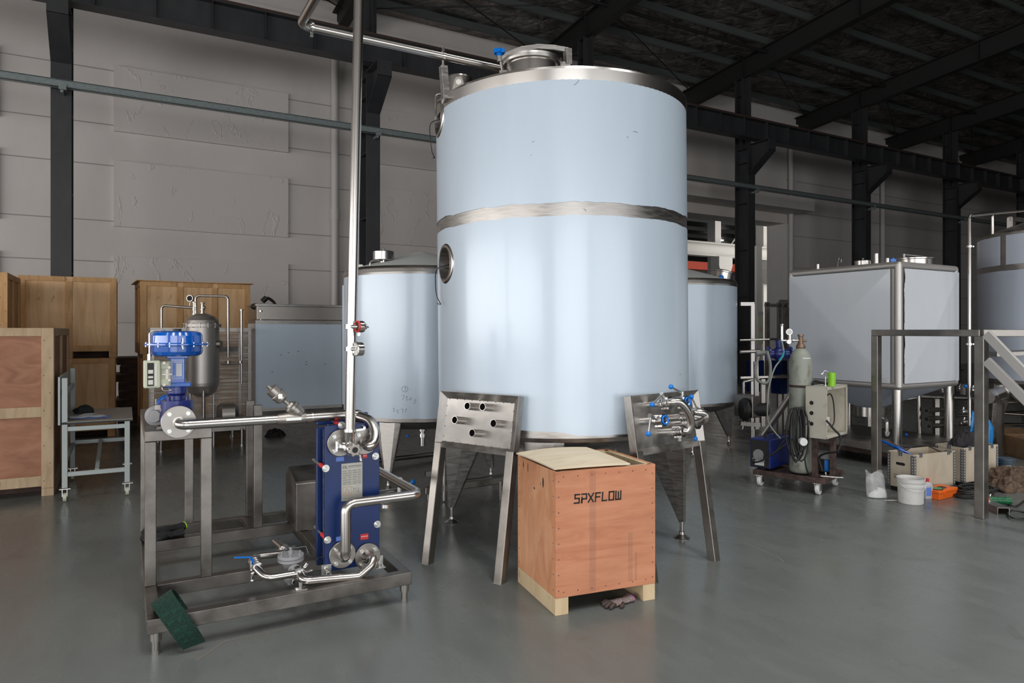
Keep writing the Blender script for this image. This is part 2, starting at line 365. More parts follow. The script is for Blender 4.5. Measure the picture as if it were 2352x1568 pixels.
# foil insulation
fo = mat('wrinkled_foil_insulation', (.10, .092, .085), .38, .75); N, L, b = nodes(fo)
a1 = noise_tex(fo, 1.3, (1, 2.4, 1), 5, .55, rot=(0, 0, .9), dist=1.0); bp = N.new('ShaderNodeBump'); bp.inputs['Strength'].default_value = 1.0; bp.inputs['Distance'].default_value = .15
r = ramp(fo, a1.outputs[0], [(.3, (.08, .073, .067)), (.7, (.42, .39, .36))]); L.new(r.outputs[0], b.inputs['Base Color'])  # lighter and darker wrinkles painted in, standing in for highlights on the foil
tc = N.new('ShaderNodeTexCoord'); hs = []
for ang_ in (.62, -.62):       # quilting seams of the insulation blanket
    mp = N.new('ShaderNodeMapping'); mp.inputs['Rotation'].default_value = (0, 0, ang_); wv = N.new('ShaderNodeTexWave'); wv.inputs['Scale'].default_value = .5; wv.inputs['Distortion'].default_value = .6; wv.inputs['Detail'].default_value = 1
    L.new(tc.outputs['Object'], mp.inputs[0]); L.new(mp.outputs[0], wv.inputs[0]); rw = ramp(fo, wv.outputs[0], [(0, g(0)), (.18, g(1))]); hs.append(rw)
mn = N.new('ShaderNodeMath'); mn.operation = 'MINIMUM'; L.new(hs[0].outputs[0], mn.inputs[0]); L.new(hs[1].outputs[0], mn.inputs[1])
ad = N.new('ShaderNodeMath'); ad.operation = 'MULTIPLY_ADD'; ad.inputs[1].default_value = .13; L.new(mn.outputs[0], ad.inputs[0]); L.new(a1.outputs[0], ad.inputs[2])
L.new(ad.outputs[0], bp.inputs['Height']); L.new(bp.outputs[0], b.inputs['Normal']); M_['foil'] = fo
def lampmat(name, col, s):
    m = bpy.data.materials.new(name); m.use_nodes = True; b = m.node_tree.nodes['Principled BSDF']
    b.inputs['Emission Color'].default_value = (*col, 1); b.inputs['Emission Strength'].default_value = s; return m
M_['lamp'] = lampmat('hall_lamp_glow', (1, .97, .9), 12)
# ================================================================ THE HALL
YW, YC, XL, XR, YB = 18.3, 15.5, -14.0, 60.0, -14.0
def zr(Y): return 9.75+.09*(15.5-Y)            # underside of the rafters
def struct(mb, name, mat, parent=None, bevel=0):
    o = mb.build(name, mat, parent, bevel)
    o['kind'] = 'structure'
    return o
struct(MB().bb((XL, YB, -.2), (XR, YW+.9, 0)), 'floor', M_['floor'])
m = MB(); m.bb((XL, YW, 0), (16.2, YW+.9, 10.4)); m.bb((22.9, YW, 0), (XR, YW+.9, 10.4)); m.bb((16.2, YW, 5.88), (22.9, YW+.9, 10.4))
wall = struct(m, 'wall_back', M_['wall'])
m = MB()
for z in (1.9, 3.2, 4.14, 5.42, 6.36, 7.62):
    for a, b in ((XL, 16.2), (22.9, XR)): m.bb((a, YW-.004, z-.012), (b, YW+.01, z+.012))
struct(m, 'trim_1', M_['walldark'])
n_tr = 2
for bx in (-6.3, -.24, 5.8, 11.2):
    for z0, z1 in ((6.22, 7.73), (4.02, 5.54), (1.8, 3.33)):
        w = 3.9 if bx < 9 else 3.3
        m = MB(); m.grid(lambda s, t: Vector((bx+w*s, YW-.09, z0+(z1-z0)*t)), 40, 16)
        for a, b in (((bx, z0), (bx+w, z0)), ((bx+w, z0), (bx+w, z1)), ((bx+w, z1), (bx, z1)), ((bx, z1), (bx, z0))):
            m.add([(a[0], YW-.09, a[1]), (b[0], YW-.09, b[1]), (b[0], YW, b[1]), (a[0], YW, a[1])], [(0, 1, 2, 3)])
        struct(m, 'trim_%d' % n_tr, M_['wallpanel']); n_tr += 1
struct(MB().bb((XL, YW-.12, 9.62), (XR, YW, 9.86)), 'trim_%d' % n_tr, M_['wall']); n_tr += 1
struct(MB().bb((22.9, YW-.06, 0), (23.15, YW, 5.88)).bb((22.86, YW-.06, 0), (22.9, YW+.9, 5.88)), 'trim_%d' % n_tr, M_['wall']); n_tr += 1
cn = MB(); cn.bb((16.4, YW-1.0, 6.25), (23.3, YW, 6.7)); one(cn, 'door_canopy', M_['wall'], 'off-white concrete canopy jutting out above the wide doorway in the wall', 'canopy')
# the two walls behind and beside the camera, with their door and window openings
m = MB(); m.bb((XL, YB-.3, 0), (-12, YB, 13)); m.bb((-12, YB-.3, 5.4), (13, YB, 13)); m.bb((13, YB-.3, 0), (XR, YB, 13)); m.bb((-.6, YB-.3, 0), (.6, YB, 5.4))
struct(m, 'wall_front', M_['wall'])
m = MB(); m.bb((XL-.3, YB, 0), (XL, YW+.9, 1.0)); m.bb((XL-.3, YB, 4.2), (XL, YW+.9, 13)); m.bb((XL-.3, 16, 1.0), (XL, YW+.9, 4.2)); m.bb((XL-.3, YB, 1.0), (XL, -10, 4.2))
for y in range(-10, 16, 2): m.bb((XL-.3, y-.1, 1.0), (XL, y+.1, 4.2))
struct(m, 'wall_left', M_['wall'])
struct(MB().bb((XR, YB, 0), (XR+.3, YW+.9, 13)), 'wall_right', M_['wall'])
struct(MB().add([(XL-.3, YB-.3, zr(YB-.3)+.9), (XR+.3, YB-.3, zr(YB-.3)+.9), (XR+.3, YW+.9, zr(YW+.9)+.9), (XL-.3, YW+.9, zr(YW+.9)+.9),
                 (XL-.3, YB-.3, zr(YB-.3)+1.0), (XR+.3, YB-.3, zr(YB-.3)+1.0), (XR+.3, YW+.9, zr(YW+.9)+1.0), (XL-.3, YW+.9, zr(YW+.9)+1.0)],
                [(0, 1, 2, 3), (7, 6, 5, 4), (0, 4, 5, 1), (1, 5, 6, 2), (2, 6, 7, 3), (3, 7, 4, 0)]), 'ceiling', M_['foil'])
# purlins
for k in range(20):
    Y = 17.6-1.5*k
    if Y < -3: break
    z = zr(Y)+.77; m = MB(); m.bb((XL+.1, Y-.035, z-.12), (XR-.1, Y-.029, z+.12)); m.bb((XL+.1, Y-.10, z-.12), (XR-.1, Y-.03, z-.113)); m.bb((XL+.1, Y-.03, z+.113), (XR-.1, Y+.04, z+.12))
    one(m, 'roof_purlin', M_['purlin'], 'grey roof purlin running the length of the hall under foil insulation', 'purlin', 'roof purlins')
# columns, rafters
XS = [-1.05, 4.95, 11.2, 17.42, 23.5, 29.5, 35.5, 41.6, 47.6]
COLLAB = ['dark steel column at the left, between the grey wall panels, above the stacked crates', 'dark steel column rising behind the tall slanting pipe, left of the big tank',
  'dark steel column mostly hidden behind the big tank, its top showing above the tank lid', 'dark steel column just right of the big tank, standing in front of the doorway',
  'dark steel column rising behind the square tank, left part of its lid', 'dark steel column right of the square tank manhole, second from the right edge', 'dark steel column at the right edge of the view above the railed tank',
  'dark steel column hidden past the right edge, eighth along the hall', 'dark steel column hidden past the right edge, ninth along the hall']
for i, X in enumerate(XS):
    if i > 6: break
    r = thing('steel_column', COLLAB[i], 'column', (X, YC, 0))
    H = zr(YC)
    m = MB(); m.bb((-.165, -.27, 0), (.165, -.25, 7.5)); m.bb((-.165, .25, 0), (.165, .27, H)); m.bb((-.008, -.25, 0), (.008, .25, H)); m.bb((-.165, -.02, 7.5), (.165, 0, H))
    for z in (1.2, 2.7, 4.2, 5.7, 7.0, 7.45, 9.2): m.bb((-.16, -.25 if z < 7.5 else 0, z-.008), (.16, .25, z+.008))
    m.build('shaft', M_['black_steel'], r, .003)
    b = MB(); poly = [(-.27, 7.55), (-1.05, 7.55), (-1.05, 7.25), (-.27, 6.65)]
    Mx = Matrix(((0, 0, 1, -.01), (1, 0, 0, 0), (0, 1, 0, 0), (0, 0, 0, 1)))
    b.prism(poly, .02, Mx); b.bb((-.165, -1.05, 7.53), (.165, -.27, 7.55)); b.add([(-.165, -1.07, 7.2), (.165, -1.07, 7.2), (.165, -.27, 6.6), (-.165, -.27, 6.6), (-.165, -1.07, 7.22), (.165, -1.07, 7.22), (.165, -.27, 6.62), (-.165, -.27, 6.62)], [(3, 2, 1, 0), (4, 5, 6, 7), (0, 1, 5, 4), (1, 2, 6, 5), (2, 3, 7, 6), (3, 0, 4, 7)])
    b.bb((-.165, -1.07, 7.2), (.165, -1.05, 7.55)); b.build('corbel', M_['black_steel'], r, .003)
    MB().bb((-.25, -.35, 0), (.25, .35, .025)).build('base_plate', M_['black_steel'], r)
for i, X in enumerate(XS):
    m = MB(); p0 = Vector((X, YW-.02, zr(YW)+.32)); p1 = Vector((X, -6, zr(-6)+.32)); m.ibeam(p0, p1, .26, .64, .02, .014)
    for Y in (15.5, 11.5, 7, 2): m.bb((X-.12, Y-.01, zr(Y)+.02), (X+.12, Y+.01, zr(Y)+.6))
    one(m, 'roof_rafter', M_['rafter'], 'dark sloping roof rafter running from the back wall over the hall', 'rafter', 'roof rafters')
br = MB()
m = MB()
for i in range(0, 8):
    for (Ya, Yb) in ((17.8, 14.7),):
        m.cyl((XS[i], Ya, zr(Ya)+.5), (XS[i]+6.05, Yb, zr(Yb)+.5), .018, n=6); m.cyl((XS[i], Yb, zr(Yb)+.5), (XS[i]+6.05, Ya, zr(Ya)+.5), .018, n=6)
m.cyl((XL+.2, 14.6, zr(14.6)+.45), (XR-.2, 14.6, zr(14.6)+.45), .05, n=8)
one(m, 'roof_bracing', M_['rafter'], 'thin dark crossed bracing rods and strut tube under the roof foil', 'bracing')
# crane runway
r = thing('crane_beam', 'long dark crane runway beam carried on the column corbels', 'beam', (0, 14.8, 7.55))
m = MB(); m.ibeam((XL+.3, 0, .3), (XR-.3, 0, .3), .30, .60, .02, .012); m.build('girder', M_['black_steel'], r)
m = MB(); m.bb((XL+.3, -.035, .60), (XR-.3, .035, .70)); m.build('rail', M_['rail_rust'], r)
m = MB(); x = -13.5
while x < 48: m.bb((x-.006, -.14, .02), (x+.006, -.006, .58)); x += 1.0
m.build('web_stiffeners', M_['black_steel'], r)
# conductor channel
r = thing('power_channel', 'thin grey galvanised channel running along the columns above head height', 'channel', (0, 15.05, 6.15))
m = MB(); m.bb((XL+.3, -.07, -.07), (XR-.3, -.062, .07)); m.bb((XL+.3, -.07, .055), (XR-.3, .05, .065)); m.bb((XL+.3, -.07, -.07), (XR-.3, .05, -.062)); m.bb((XL+.3, -.082, .035), (XR-.3, -.07, .05)); m.bb((XL+.3, -.082, -.05), (XR-.3, -.07, -.035))
m.build('rail_channel', M_['galv'], r)
for X in XS[:8]:
    m = MB(); m.bb((X+.0, -.06, -.16), (X+.05, .20, -.10)); m.bb((X-.02, -.11, -.12), (X+.10, -.07, -.02)); m.build('bracket', M_['galv'], r)
# rain pipes on the wall
DL = {0: 'white-grey rain pipe on the wall, left of the tall slanting pipe', 3: 'white-grey rain pipe on the wall right of the doorway', 4: 'white-grey rain pipe on the wall above the square tank', 1: 'white-grey rain pipe on the wall hidden behind the big tank'}
for k in (0, 3, 4):
    X = 4.85+6.05*k
    m = MB(); m.cyl((X, YW-.16, 0), (X, YW-.16, 9.6), .10, n=20)
    r = thing('rain_pipe', DL[k], 'pipe', (X, YW-.16, 0)); 
    (MB().cyl((0, 0, 0), (0, 0, 9.6), .10, n=20) if k != 3 else MB().cyl((0, 0, 0), (0, 0, 6.24), .10, n=20).cyl((0, 0, 6.71), (0, 0, 9.6), .10, n=20)).build('pipe', M_['pvc'], r)
    for z in (4.55, 8.9): MB().cyl((0, 0, z), (0, 0, z+.28), .115, n=20).build('socket', M_['pvc'], r)
# ---- neighbouring hall seen through the doorway
struct(MB().bb((0, YW+.9, -.2), (70, 62, 0)), 'floor_2', M_['floor'])
struct(MB().bb((0, YW+.9, 10.2), (70, 62, 10.4)), 'ceiling_2', M_['rafter'])
struct(MB().bb((0, 62, 0), (70, 62.3, 10.4)), 'wall_far', M_['wall'])
struct(MB().bb((70, YW+.9, 0), (70.3, 62, 10.4)), 'wall_far_right', M_['wall'])
for k in range(9):
    m = MB(); m.bb((1, 24+3.2*k, 9.6), (69, 24.12+3.2*k, 9.9)); one(m, 'roof_purlin', M_['purlin'], 'purlin under the dark roof of the hall beyond the doorway', 'purlin', 'purlins of the far hall')
Yb = 24.0
for k, X in enumerate((25.27, 28.7, 37.0)):
    r = thing('white_column', ['white column and crane corbel seen through the doorway, right of the big tank', 'white column seen through the doorway just right of the dark column', 'white column far back in the hall beyond the doorway'][k], 'column', (X, Yb+.4, 0))
    MB().bb((-.2, -.25, 0), (.2, .25, 10.2)).build('shaft', M_['whitepaint'], r)
    Mx = Matrix(((0, 0, 1, -.2), (1, 0, 0, 0), (0, 1, 0, 0), (0, 0, 0, 1)))
    b = MB(); b.bb((-.45, -.75, 4.75), (.45, -.2, 5.2)); b.loft([[(-.18, -.7, 4.0), (.18, -.7, 4.0), (.18, -.25, 4.0), (-.18, -.25, 4.0)], [(-.45, -.75, 4.75), (.45, -.75, 4.75), (.45, -.2, 4.75), (-.45, -.2, 4.75)]]); b.build('corbel', M_['whitepaint'], r)
m = MB(); m.ibeam((2, Yb, 5.52), (68, Yb, 5.52), .45, .64, .05, .03); m.bb((2, Yb-.04, 5.84), (68, Yb+.04, 5.9)); one(m, 'white_crane_beam', M_['whitepaint'], 'white crane runway beam in the hall beyond the doorway', 'beam')
m = MB(); m.bb((18, 33, 5.65), (60, 33.5, 6.15)); one(m, 'red_crane_girder', M_['redpaint'], 'orange-red crane bridge girder seen low through the doorway', 'girder')
m = MB(); m.cyl((25.8, Yb+.4, 8.3), (27.6, Yb+.4, 7.2), .04, n=6); m.cyl((27.6, Yb+.4, 7.2), (26.4, Yb+.4, 5.9), .04, n=6); one(m, 'bracing_rod', M_['whitepaint'], 'thin kinked bracing rod above the white crane beam beyond the doorway', 'bracing')
k = 0
for (x, k) in ((28, 1), (34, 3), (41, 3), (33, 5), (45, 6), (38, 0), (52, 8)):
    y = 24.06+3.2*k; m = MB(); m.bb((x-.7, y-.25, 9.53), (x+.7, y+.25, 9.6)); o = one(m, 'hall_lamp', M_['lamp'], 'white ceiling lamp glowing in the hall beyond the doorway', 'lamp', 'lamps of the far hall')
# ---- light: daylight through the doors and windows of the two unseen walls, an added fill light in the far hall
def area(name, loc, rot, sx, sy, power, col=(1, 1, 1)):
    l = bpy.data.lights.new(name, 'AREA'); l.shape = 'RECTANGLE'; l.size = sx; l.size_y = sy; l.energy = power; l.color = col
    o = bpy.data.objects.new(name, l); COL.objects.link(o); o.location = loc; o.rotation_euler = rot; return o
area('daylight_door_left', (-6.3, YB+.05, 2.7), (math.radians(90), 0, 0), 11.2, 5.2, 1050, (.98, .99, 1))
area('daylight_door_right', (6.8, YB+.05, 2.7), (math.radians(90), 0, 0), 12.2, 5.2, 620, (.98, .99, 1))
area('daylight_side_windows', (XL+.05, 3, 2.6), (0, math.radians(-90), 0), 3.2, 26, 1900, (1, .98, .96))
for k, x in enumerate((-8, -3, 2, 7, 13)):
    area('roof_skylight', (x, -4.5, 11.9), (0, 0, 0), 1.3, 10, 440, (1, .99, .97)).data.spread = math.radians(95)
area('far_hall_fill', (36, 19.4, 5.2), (math.radians(90), 0, 0), 24, 8, 1250, (1, .98, .94))  # added unseen fill behind the dividing wall, brightens the hall beyond
w = bpy.data.worlds.new('sky'); SC.world = w; w.use_nodes = True; w.node_tree.nodes['Background'].inputs[0].default_value = (.75, .82, .9, 1); w.node_tree.nodes['Background'].inputs[1].default_value = .35
cam = bpy.data.cameras.new('camera'); co = bpy.data.objects.new('camera', cam); COL.objects.link(co); SC.camera = co
cam.sensor_width = 36; cam.lens = 24; cam.shift_y = -(784-HOR)/2352; cam.clip_end = 300; cam.clip_start = .05
co.location = (0, 0, EYE); co.rotation_euler = (math.radians(90), 0, -PSI)
SC.view_settings.view_transform = 'Standard'; SC.view_settings.look = 'None'; SC.view_settings.gamma = 1; SC.view_settings.exposure = 0.05
SC.view_settings.use_curve_mapping = False
# ================================================================ ROUND TANKS
def port(r, T_, R, th, z, rr, cable=True):
    """round port let into the shell of radius R at angle th, height z"""
    n = Vector((math.cos(th), math.sin(th), 0)); t = Vector((-math.sin(th), math.cos(th), 0)); c = n*R+Vector((0, 0, z))
    m = MB(T_); k = 40
    def pt(rad, a, off):
        s = rad*math.cos(a); h = rad*math.sin(a); ph = th+s/R; return Vector((math.cos(ph)*(R+off), math.sin(ph)*(R+off), z+h))
    rings = [[pt(q, 2*math.pi*i/k, o) for i in range(k)] for q, o in ((rr+.034, .004), (rr+.028, .012), (rr+.004, .016), (rr, .008))]
    vs = [p for q in rings for p in q]; m.add(vs, [(j*k+i, j*k+(i+1) % k, (j+1)*k+(i+1) % k, (j+1)*k+i) for j in range(3) for i in range(k)], True)
    p = m.build('port_ring', M_['pipe'], r)
    m = MB(T_); fr = [[c+t*(rr*math.cos(2*math.pi*i/k))+Vector((0, 0, rr*math.sin(2*math.pi*i/k)))+n*o for i in range(k)] for o in (.012, -.16)]
    vs = fr[0]+fr[1]; m.add(vs, [(i, k+i, k+(i+1) % k, (i+1) % k) for i in range(k)], True); m.add(fr[1], [tuple(range(k))], False); m.build('port_cup', M_['satin'], p)
    if cable:
        w = [c-n*.05+Vector((0, 0, .0)), c+n*.06-t*.02+Vector((0, 0, -.04)), c+n*.05-t*.09+Vector((0, 0, -.15)), c+n*.04-t*.085+Vector((0, 0, -.24)), c+n*.03-t*.03+Vector((0, 0, -.30))]
        m = MB(T_); m.tube(smooth_path(w, 5), .0035, 6)
        for q in range(3): m.tube([w[-1], w[-1]+Vector((random.uniform(-.04, .0), -.01, random.uniform(-.01, .03)))], .0015, 5)
        m.build('cable', M_['black'], r)
def holes(R, lst):
    def skip(th, z):
        for a, h, rr in lst:
            d = (th-a+math.pi) % (2*math.pi)-math.pi
            if (d*R)**2+(z-h)**2 < (rr+.012)**2: return True
        return False
    return skip
def shell(T_, R, z0, z1, skip=None, jag0=0, jag1=0, nu=256, patch=None):
    m = MB(T_); nv = max(2, int((z1-z0)/.024))
    def f(s, t):
        th = 2*math.pi*s; a = z0+jag0*(noise.noise(Vector((math.cos(th)*6, math.sin(th)*6, z0)))+.4*noise.noise(Vector((math.cos(th)*30, math.sin(th)*30, z0)))); b = z1+jag1*(noise.noise(Vector((math.cos(th)*6, math.sin(th)*6, z1)))+.4*noise.noise(Vector((math.cos(th)*30, math.sin(th)*30, z1))))
        if patch: a += patch(th)
        return Vector((R*math.cos(th), R*math.sin(th), a+(b-a)*t))
    return m.grid(f, nu, nv, True, (lambda s, t: skip(2*math.pi*s, z0+(z1-z0)*t)) if skip else None)
def tank_leg(m, R, th, z0, z1, wt, dt, w0=.035, d0=.04, dx=0):
    n = Vector((math.cos(th), math.sin(th), 0)); t = Vector((-math.sin(th), math.cos(th), 0)); rings = []
    for q in range(7):
        f = q/6; w = w0+(wt/2-w0)*f; d = d0+(dt-d0)*f; z = z0+(z1-z0)*f
        r_ = [(-w, 0), (-w*.6, .014), (w*.6, .014), (w, 0), (w*.72, -d*.5), (w*.18+.012, -d), (-w*.18-.012, -d), (-w*.72, -d*.5)]
        rings.append([n*(R+b)+t*a+Vector((0, 0, z)) for a, b in r_])
    return m.loft(rings)
def foot(r, name, x, y, z1, rd=.045, T_=None):
    m = MB(T_); m.lathe([(.001, .012), (rd*.98, .0), (rd, .006), (rd*.55, .022), (.022, .030), (.020, .05)], (x, y, 0), n=24); m.cyl((x, y, .04), (x, y, z1), .015, n=14); m.cyl((x, y, z1-.03), (x, y, z1+.01), .024, n=6)
    return m.build(name, M_['pipe'], r)
# ---- main tank
C = W(.405, 5.50); cx, cy = C.x, C.y; R = .985
tk = thing('storage_tank', 'tallest round tank in pale blue film, centre of the hall, on four tapered legs', 'tank', (cx, cy, 0))
axis = Vector((SP, CP, 0))
TL = T(0, 0, 1.0) @ Matrix.Rotation(math.radians(.55), 4, -axis) @ T(0, 0, -1.0)
def ang(px, v): 
    p = W((px-CX)/FOC*v, v); return math.atan2(p.y-cy, p.x-cx)
# port angles from the sighted columns on the shell
def ang_on_shell(px):
    t = (px-CX)/FOC; u0, v0 = .405, 5.50; a = 1+t*t; b = -2*(t*u0+v0); c_ = u0*u0+v0*v0-R*R; v = (-b-math.sqrt(max(b*b-4*a*c_, 0)))/(2*a)
    p = W(t*v, v); return math.atan2(p.y-cy, p.x-cx), v
tA, vA = ang_on_shell(1015); tB, vB = ang_on_shell(1027)
zA = EYE+(HOR-268)/FOC*vA; zB = EYE+(HOR-603)/FOC*vB
pl = [(tA, zA, .115), (tB, zB, .115)]; sk = holes(R, pl)
shell(TL, R, .885, 3.33, sk).build('shell', M_['steel'], tk)
def torn(th):      # bare patch where the film is torn away above the bottom edge
    a = math.degrees(th) % 360; c0 = math.degrees(ang(1215, 4.5)) % 360
    d = (a-c0+180) % 360-180
    return .032*max(0, 1-(abs(d)/17)**4)
shell(TL, R+.004, .905, 2.365, sk, .006, .008, patch=torn).build('film_lower', M_['film'], tk)
shell(TL, R+.004, 2.452, 3.268, sk, .012, .008).build('film_upper', M_['film'], tk)
m = MB(TL); m.lathe([(R+.004, 3.262), (R+.012, 3.335), (R+.006, 3.352), (R-.02, 3.358), (R-.06, 3.358)], n=128); m.build('top_rim', M_['pipe'], tk)
MB(TL).lathe([(R-.06, 3.358), (R*.5, 3.46), (.12, 3.53), (.001, 3.54)], n=96).build('roof_cone', M_['satin'], tk)
MB(TL).lathe([(R+.003, .888), (R-.01, .86), (R-.07, .835), (R-.08, .83)], n=128).build('bottom_rim', M_['satin'], tk)
MB(TL).lathe([(R-.08, .83), (.5, .73), (.08, .64), (.06, .63)], n=96).build('bottom_dish', M_['satin'], tk)
m = MB(); m.cyl((0, 0, .46), (0, 0, .64), .055, n=24); m.cyl((0, 0, .46), (0, 0, .475), .075, n=24); m.build('outlet', M_['pipe'], tk)
for a_, z_, rr_ in pl: port(tk, TL, R, a_, z_, rr_)
loc = lambda p: Vector((p.x-cx, p.y-cy, p.z))
# legs toward camera-right, front, left, back
a0 = math.atan2((W(1.334, 5.28)-C).y, (W(1.334, 5.28)-C).x)
for k in range(4):
    th = a0+k*math.pi/2; m = MB(); tank_leg(m, R-.035, th, .13, .86, .34, .36); lg = m.build('leg', M_['satin'], tk, .004)
    x, y = (R-.05)*math.cos(th), (R-.05)*math.sin(th); foot(lg, 'foot', x, y, .15, .062)
# manhole
p = loc(PV(1230, 155, 5.0)); mx, my = p.x, p.y
m = MB(TL); m.lathe([(.19, 3.40), (.19, 3.535), (.212, 3.54), (.218, 3.555)], (mx, my, 0), n=48); mh = m.build('manhole', M_['pipe'], tk)
m = MB(TL); m.lathe([(.22, 3.555), (.222, 3.570), (.19, 3.585), (.10, 3.603), (.001, 3.61)], (mx, my, 0), n=48); m.build('lid', M_['pipe'], mh)
d = Vector((CP, -SP, 0)); b_ = Vector((mx, my, 0)); q = MB(TL); pts = [(-.225, 3.60), (-.18, 3.635), (-.08, 3.672), (.04, 3.688), (.16, 3.68), (.265, 3.66)]
rg = []
for s_, z_ in pts: cc = b_+d*s_+Vector((0, 0, z_)); e = Vector((SP, CP, 0))*.012; rg.append([cc-e+Vector((0, 0, -.022)), cc+e+Vector((0, 0, -.022)), cc+e+Vector((0, 0, .012)), cc-e+Vector((0, 0, .012))])
q.loft(rg); q.build('lid_arm', M_['satin'], mh, .002)
q = MB(TL); q.bar(b_+d*.26+Vector((0, 0, 3.55)), b_+d*.26+Vector((0, 0, 3.665)), .05, .05); q.bar(b_+d*.205+Vector((0, 0, 3.545)), b_+d*.28+Vector((0, 0, 3.545)), .04, .04); q.build('hinge', M_['satin'], mh, .003)
q = MB(TL); q.cyl(b_-d*.215+Vector((0, 0, 3.48)), b_-d*.235+Vector((0, 0, 3.61)), .009); q.cyl(b_-d*.235+Vector((0, 0, 3.575)), b_-d*.24+Vector((0, 0, 3.62)), .02); q.bar(b_-d*.17+Vector((0, 0, 3.49)), b_-d*.24+Vector((0, 0, 3.49)), .035, .035); q.build('clamp_bolt', M_['satin'], mh)
def knob(c, ax, r, h, n=6):
    m_ = rot_to(ax); m_.translation = Vector(c); poly = []
    for i in range(48): a = 2*math.pi*i/48; q_ = r*(1+.13*math.cos(n*a)); poly.append((q_*math.cos(a), q_*math.sin(a)))
    return poly, h, m_
q = MB(TL); q.prism(*knob(b_-d*.24+Vector((0, 0, 3.635)), (0, 0, 1), .040, .03)); q.cyl(b_-d*.24+Vector((0, 0, 3.615)), b_-d*.24+Vector((0, 0, 3.64)), .022); q.build('knob', M_['ball'], mh, .004, label='blue hand knob')
# vent + lug + support post
p = loc(PV(1062, 190, 5.35)); m = MB(TL); m.lathe([(.001, 3.605), (.100, 3.588), (.104, 3.578), (.104, 3.44), (.09, 3.435)], (p.x, p.y, 0), n=32); m.cyl((p.x, p.y, 3.36), (p.x, p.y, 3.43), .045); m.build('vent', M_['pipe'], tk)
p = loc(PV(1061, 190, 5.0)); pr = [(-.06, 0), (.06, 0), (.035, .10), (.02, .125), (-.02, .125), (-.035, .10)]
m = MB(TL); Ml = frame_of((p.x, p.y, 3.36), d, (0, 0, 1)) @ Matrix.Scale(.85, 4); hole = [(.018*math.cos(a), .018*math.sin(a)+.075) for a in [2*math.pi*i/16 for i in range(17)]]
m.prism(pr, .012, Ml); lug = m.build('lifting_lug', M_['cast'], tk); MB(TL).cyl((Ml @ Vector((0, .08, -.002))), (Ml @ Vector((0, .08, .014))), .02).build('lug_hole', M_['meter'], lug)
p = loc(PV(1024, 212, 4.98)); top = loc(PV(1018, 152, 4.98))
m = MB(); m.bar((p.x, p.y, 3.30), (top.x, top.y, 3.53), .052, .052); m.cyl((top.x, top.y, 3.53), (top.x, top.y, 3.58), .010); m.bb((p.x-.03, p.y-.03, 3.29), (p.x+.14, p.y+.10, 3.31)); m.build('pipe_support', M_['steel'], tk, .003)
p = loc(PV(1000, 235, 5.35)); m = MB(); m.tube(arc_pts([p+Vector((0, 0, -.06)), p+Vector((0, 0, .06)), p+Vector((.10, .0, .09)), p+Vector((.22, -.02, .09))], .03), .009, 8); m.build('conduit', M_['pipe'], tk)
# marks on the film
def scribble(r, T_, R_, px_, s):
    m = MB(T_)
    for st in px_:
        pts = [Vector((math.cos(a)*(R_+.0062), math.sin(a)*(R_+.0062), z)) for a, z in st]; m.tube(pts, s, 5)
    return m
mk = []
for (px, py, dx, dy) in ((1460, 303, 10, 1), (1445, 315, 3, 2), (1325, 196, 12, -12), (1228, 325, 6, 0), (1345, 480, 6, 5), (1560, 860, 3, 3), (1225, 355, 2, 2)):
    a, v = ang_on_shell(px); a2, v2 = ang_on_shell(px+dx); mk.append([(a, EYE+(HOR-py)/FOC*v), ((a+a2)/2, EYE+(HOR-py-dy*.3)/FOC*v), (a2, EYE+(HOR-py-dy)/FOC*v)])
scribble(tk, TL, R, mk, .0011).build('scratches', M_['grey_ink'], tk)
# ---- small round tanks (left behind, right behind)
def small_tank(u, v, R, name_label, rot, ztop, group=None, manhole=False, vent=False, zb=.68, leg_w=.30):
    c = W(u, v); r = thing('process_tank', name_label, 'tank', (c.x, c.y, 0), 0, group)
    shell(None, R, zb, ztop-.05, None, nu=160).build('shell', M_['steel'], r)
    shell(None, R+.004, zb+.035, ztop-.07, None, .008, .004, nu=160).build('film_sheet', M_['film'], r)
    MB().lathe([(R+.006, ztop-.07), (R+.010, ztop-.05), (R+.006, ztop-.02), (R-.012, ztop-.015), (R-.002, ztop), (R-.02, ztop+.018), (R-.05, ztop+.02)], n=96).build('top_rim', M_['pipe'], r)
    MB().lathe([(R-.05, ztop+.02), (R*.55, ztop+.12), (.05, ztop+.245), (.001, ztop+.25)], n=64).build('roof_cone', M_['conefilm'], r)
    MB().lathe([(R+.003, zb+.04), (R, zb), (R-.05, zb-.04), (R-.2, zb-.10), (.12, zb-.17), (.001, zb-.18)], n=96).build('bottom_dish', M_['satin'], r)
    for k in range(4):
        th = rot+k*math.pi/2; lg = tank_leg(MB(), R-.03, th, .10, zb+.0, leg_w, .30).build('leg', M_['satin'], r, .004)
        x, y = (R-.045)*math.cos(th), (R-.045)*math.sin(th); foot(lg, 'foot', x, y, .12, .03)
    m = MB(); m.cyl((0, 0, .30), (0, 0, zb-.16), .03); m.cyl((0, 0, zb-.21), (0, 0, zb-.19), .05); m.build('drain_pipe', M_['pipe'], r)
    m = MB(); m.cyl((0, 0, zb-.28), (0, 0, zb-.24), .045); m.cyl((0, 0, zb-.26), tuple(-Vector((CP, -SP, 0))*.16+Vector((0, 0, zb-.27))), .006); dv = m.build('drain_valve', M_['chrome'], r)
    MB().sphere(tuple(-Vector((CP, -SP, 0))*.17+Vector((0, 0, zb-.27))), .018).build('handle_ball', M_['ball'], dv, label='blue ball handle')
    return r, c
d2 = W(-1.014, 7.744); P1 = W(-1.258, 6.97)
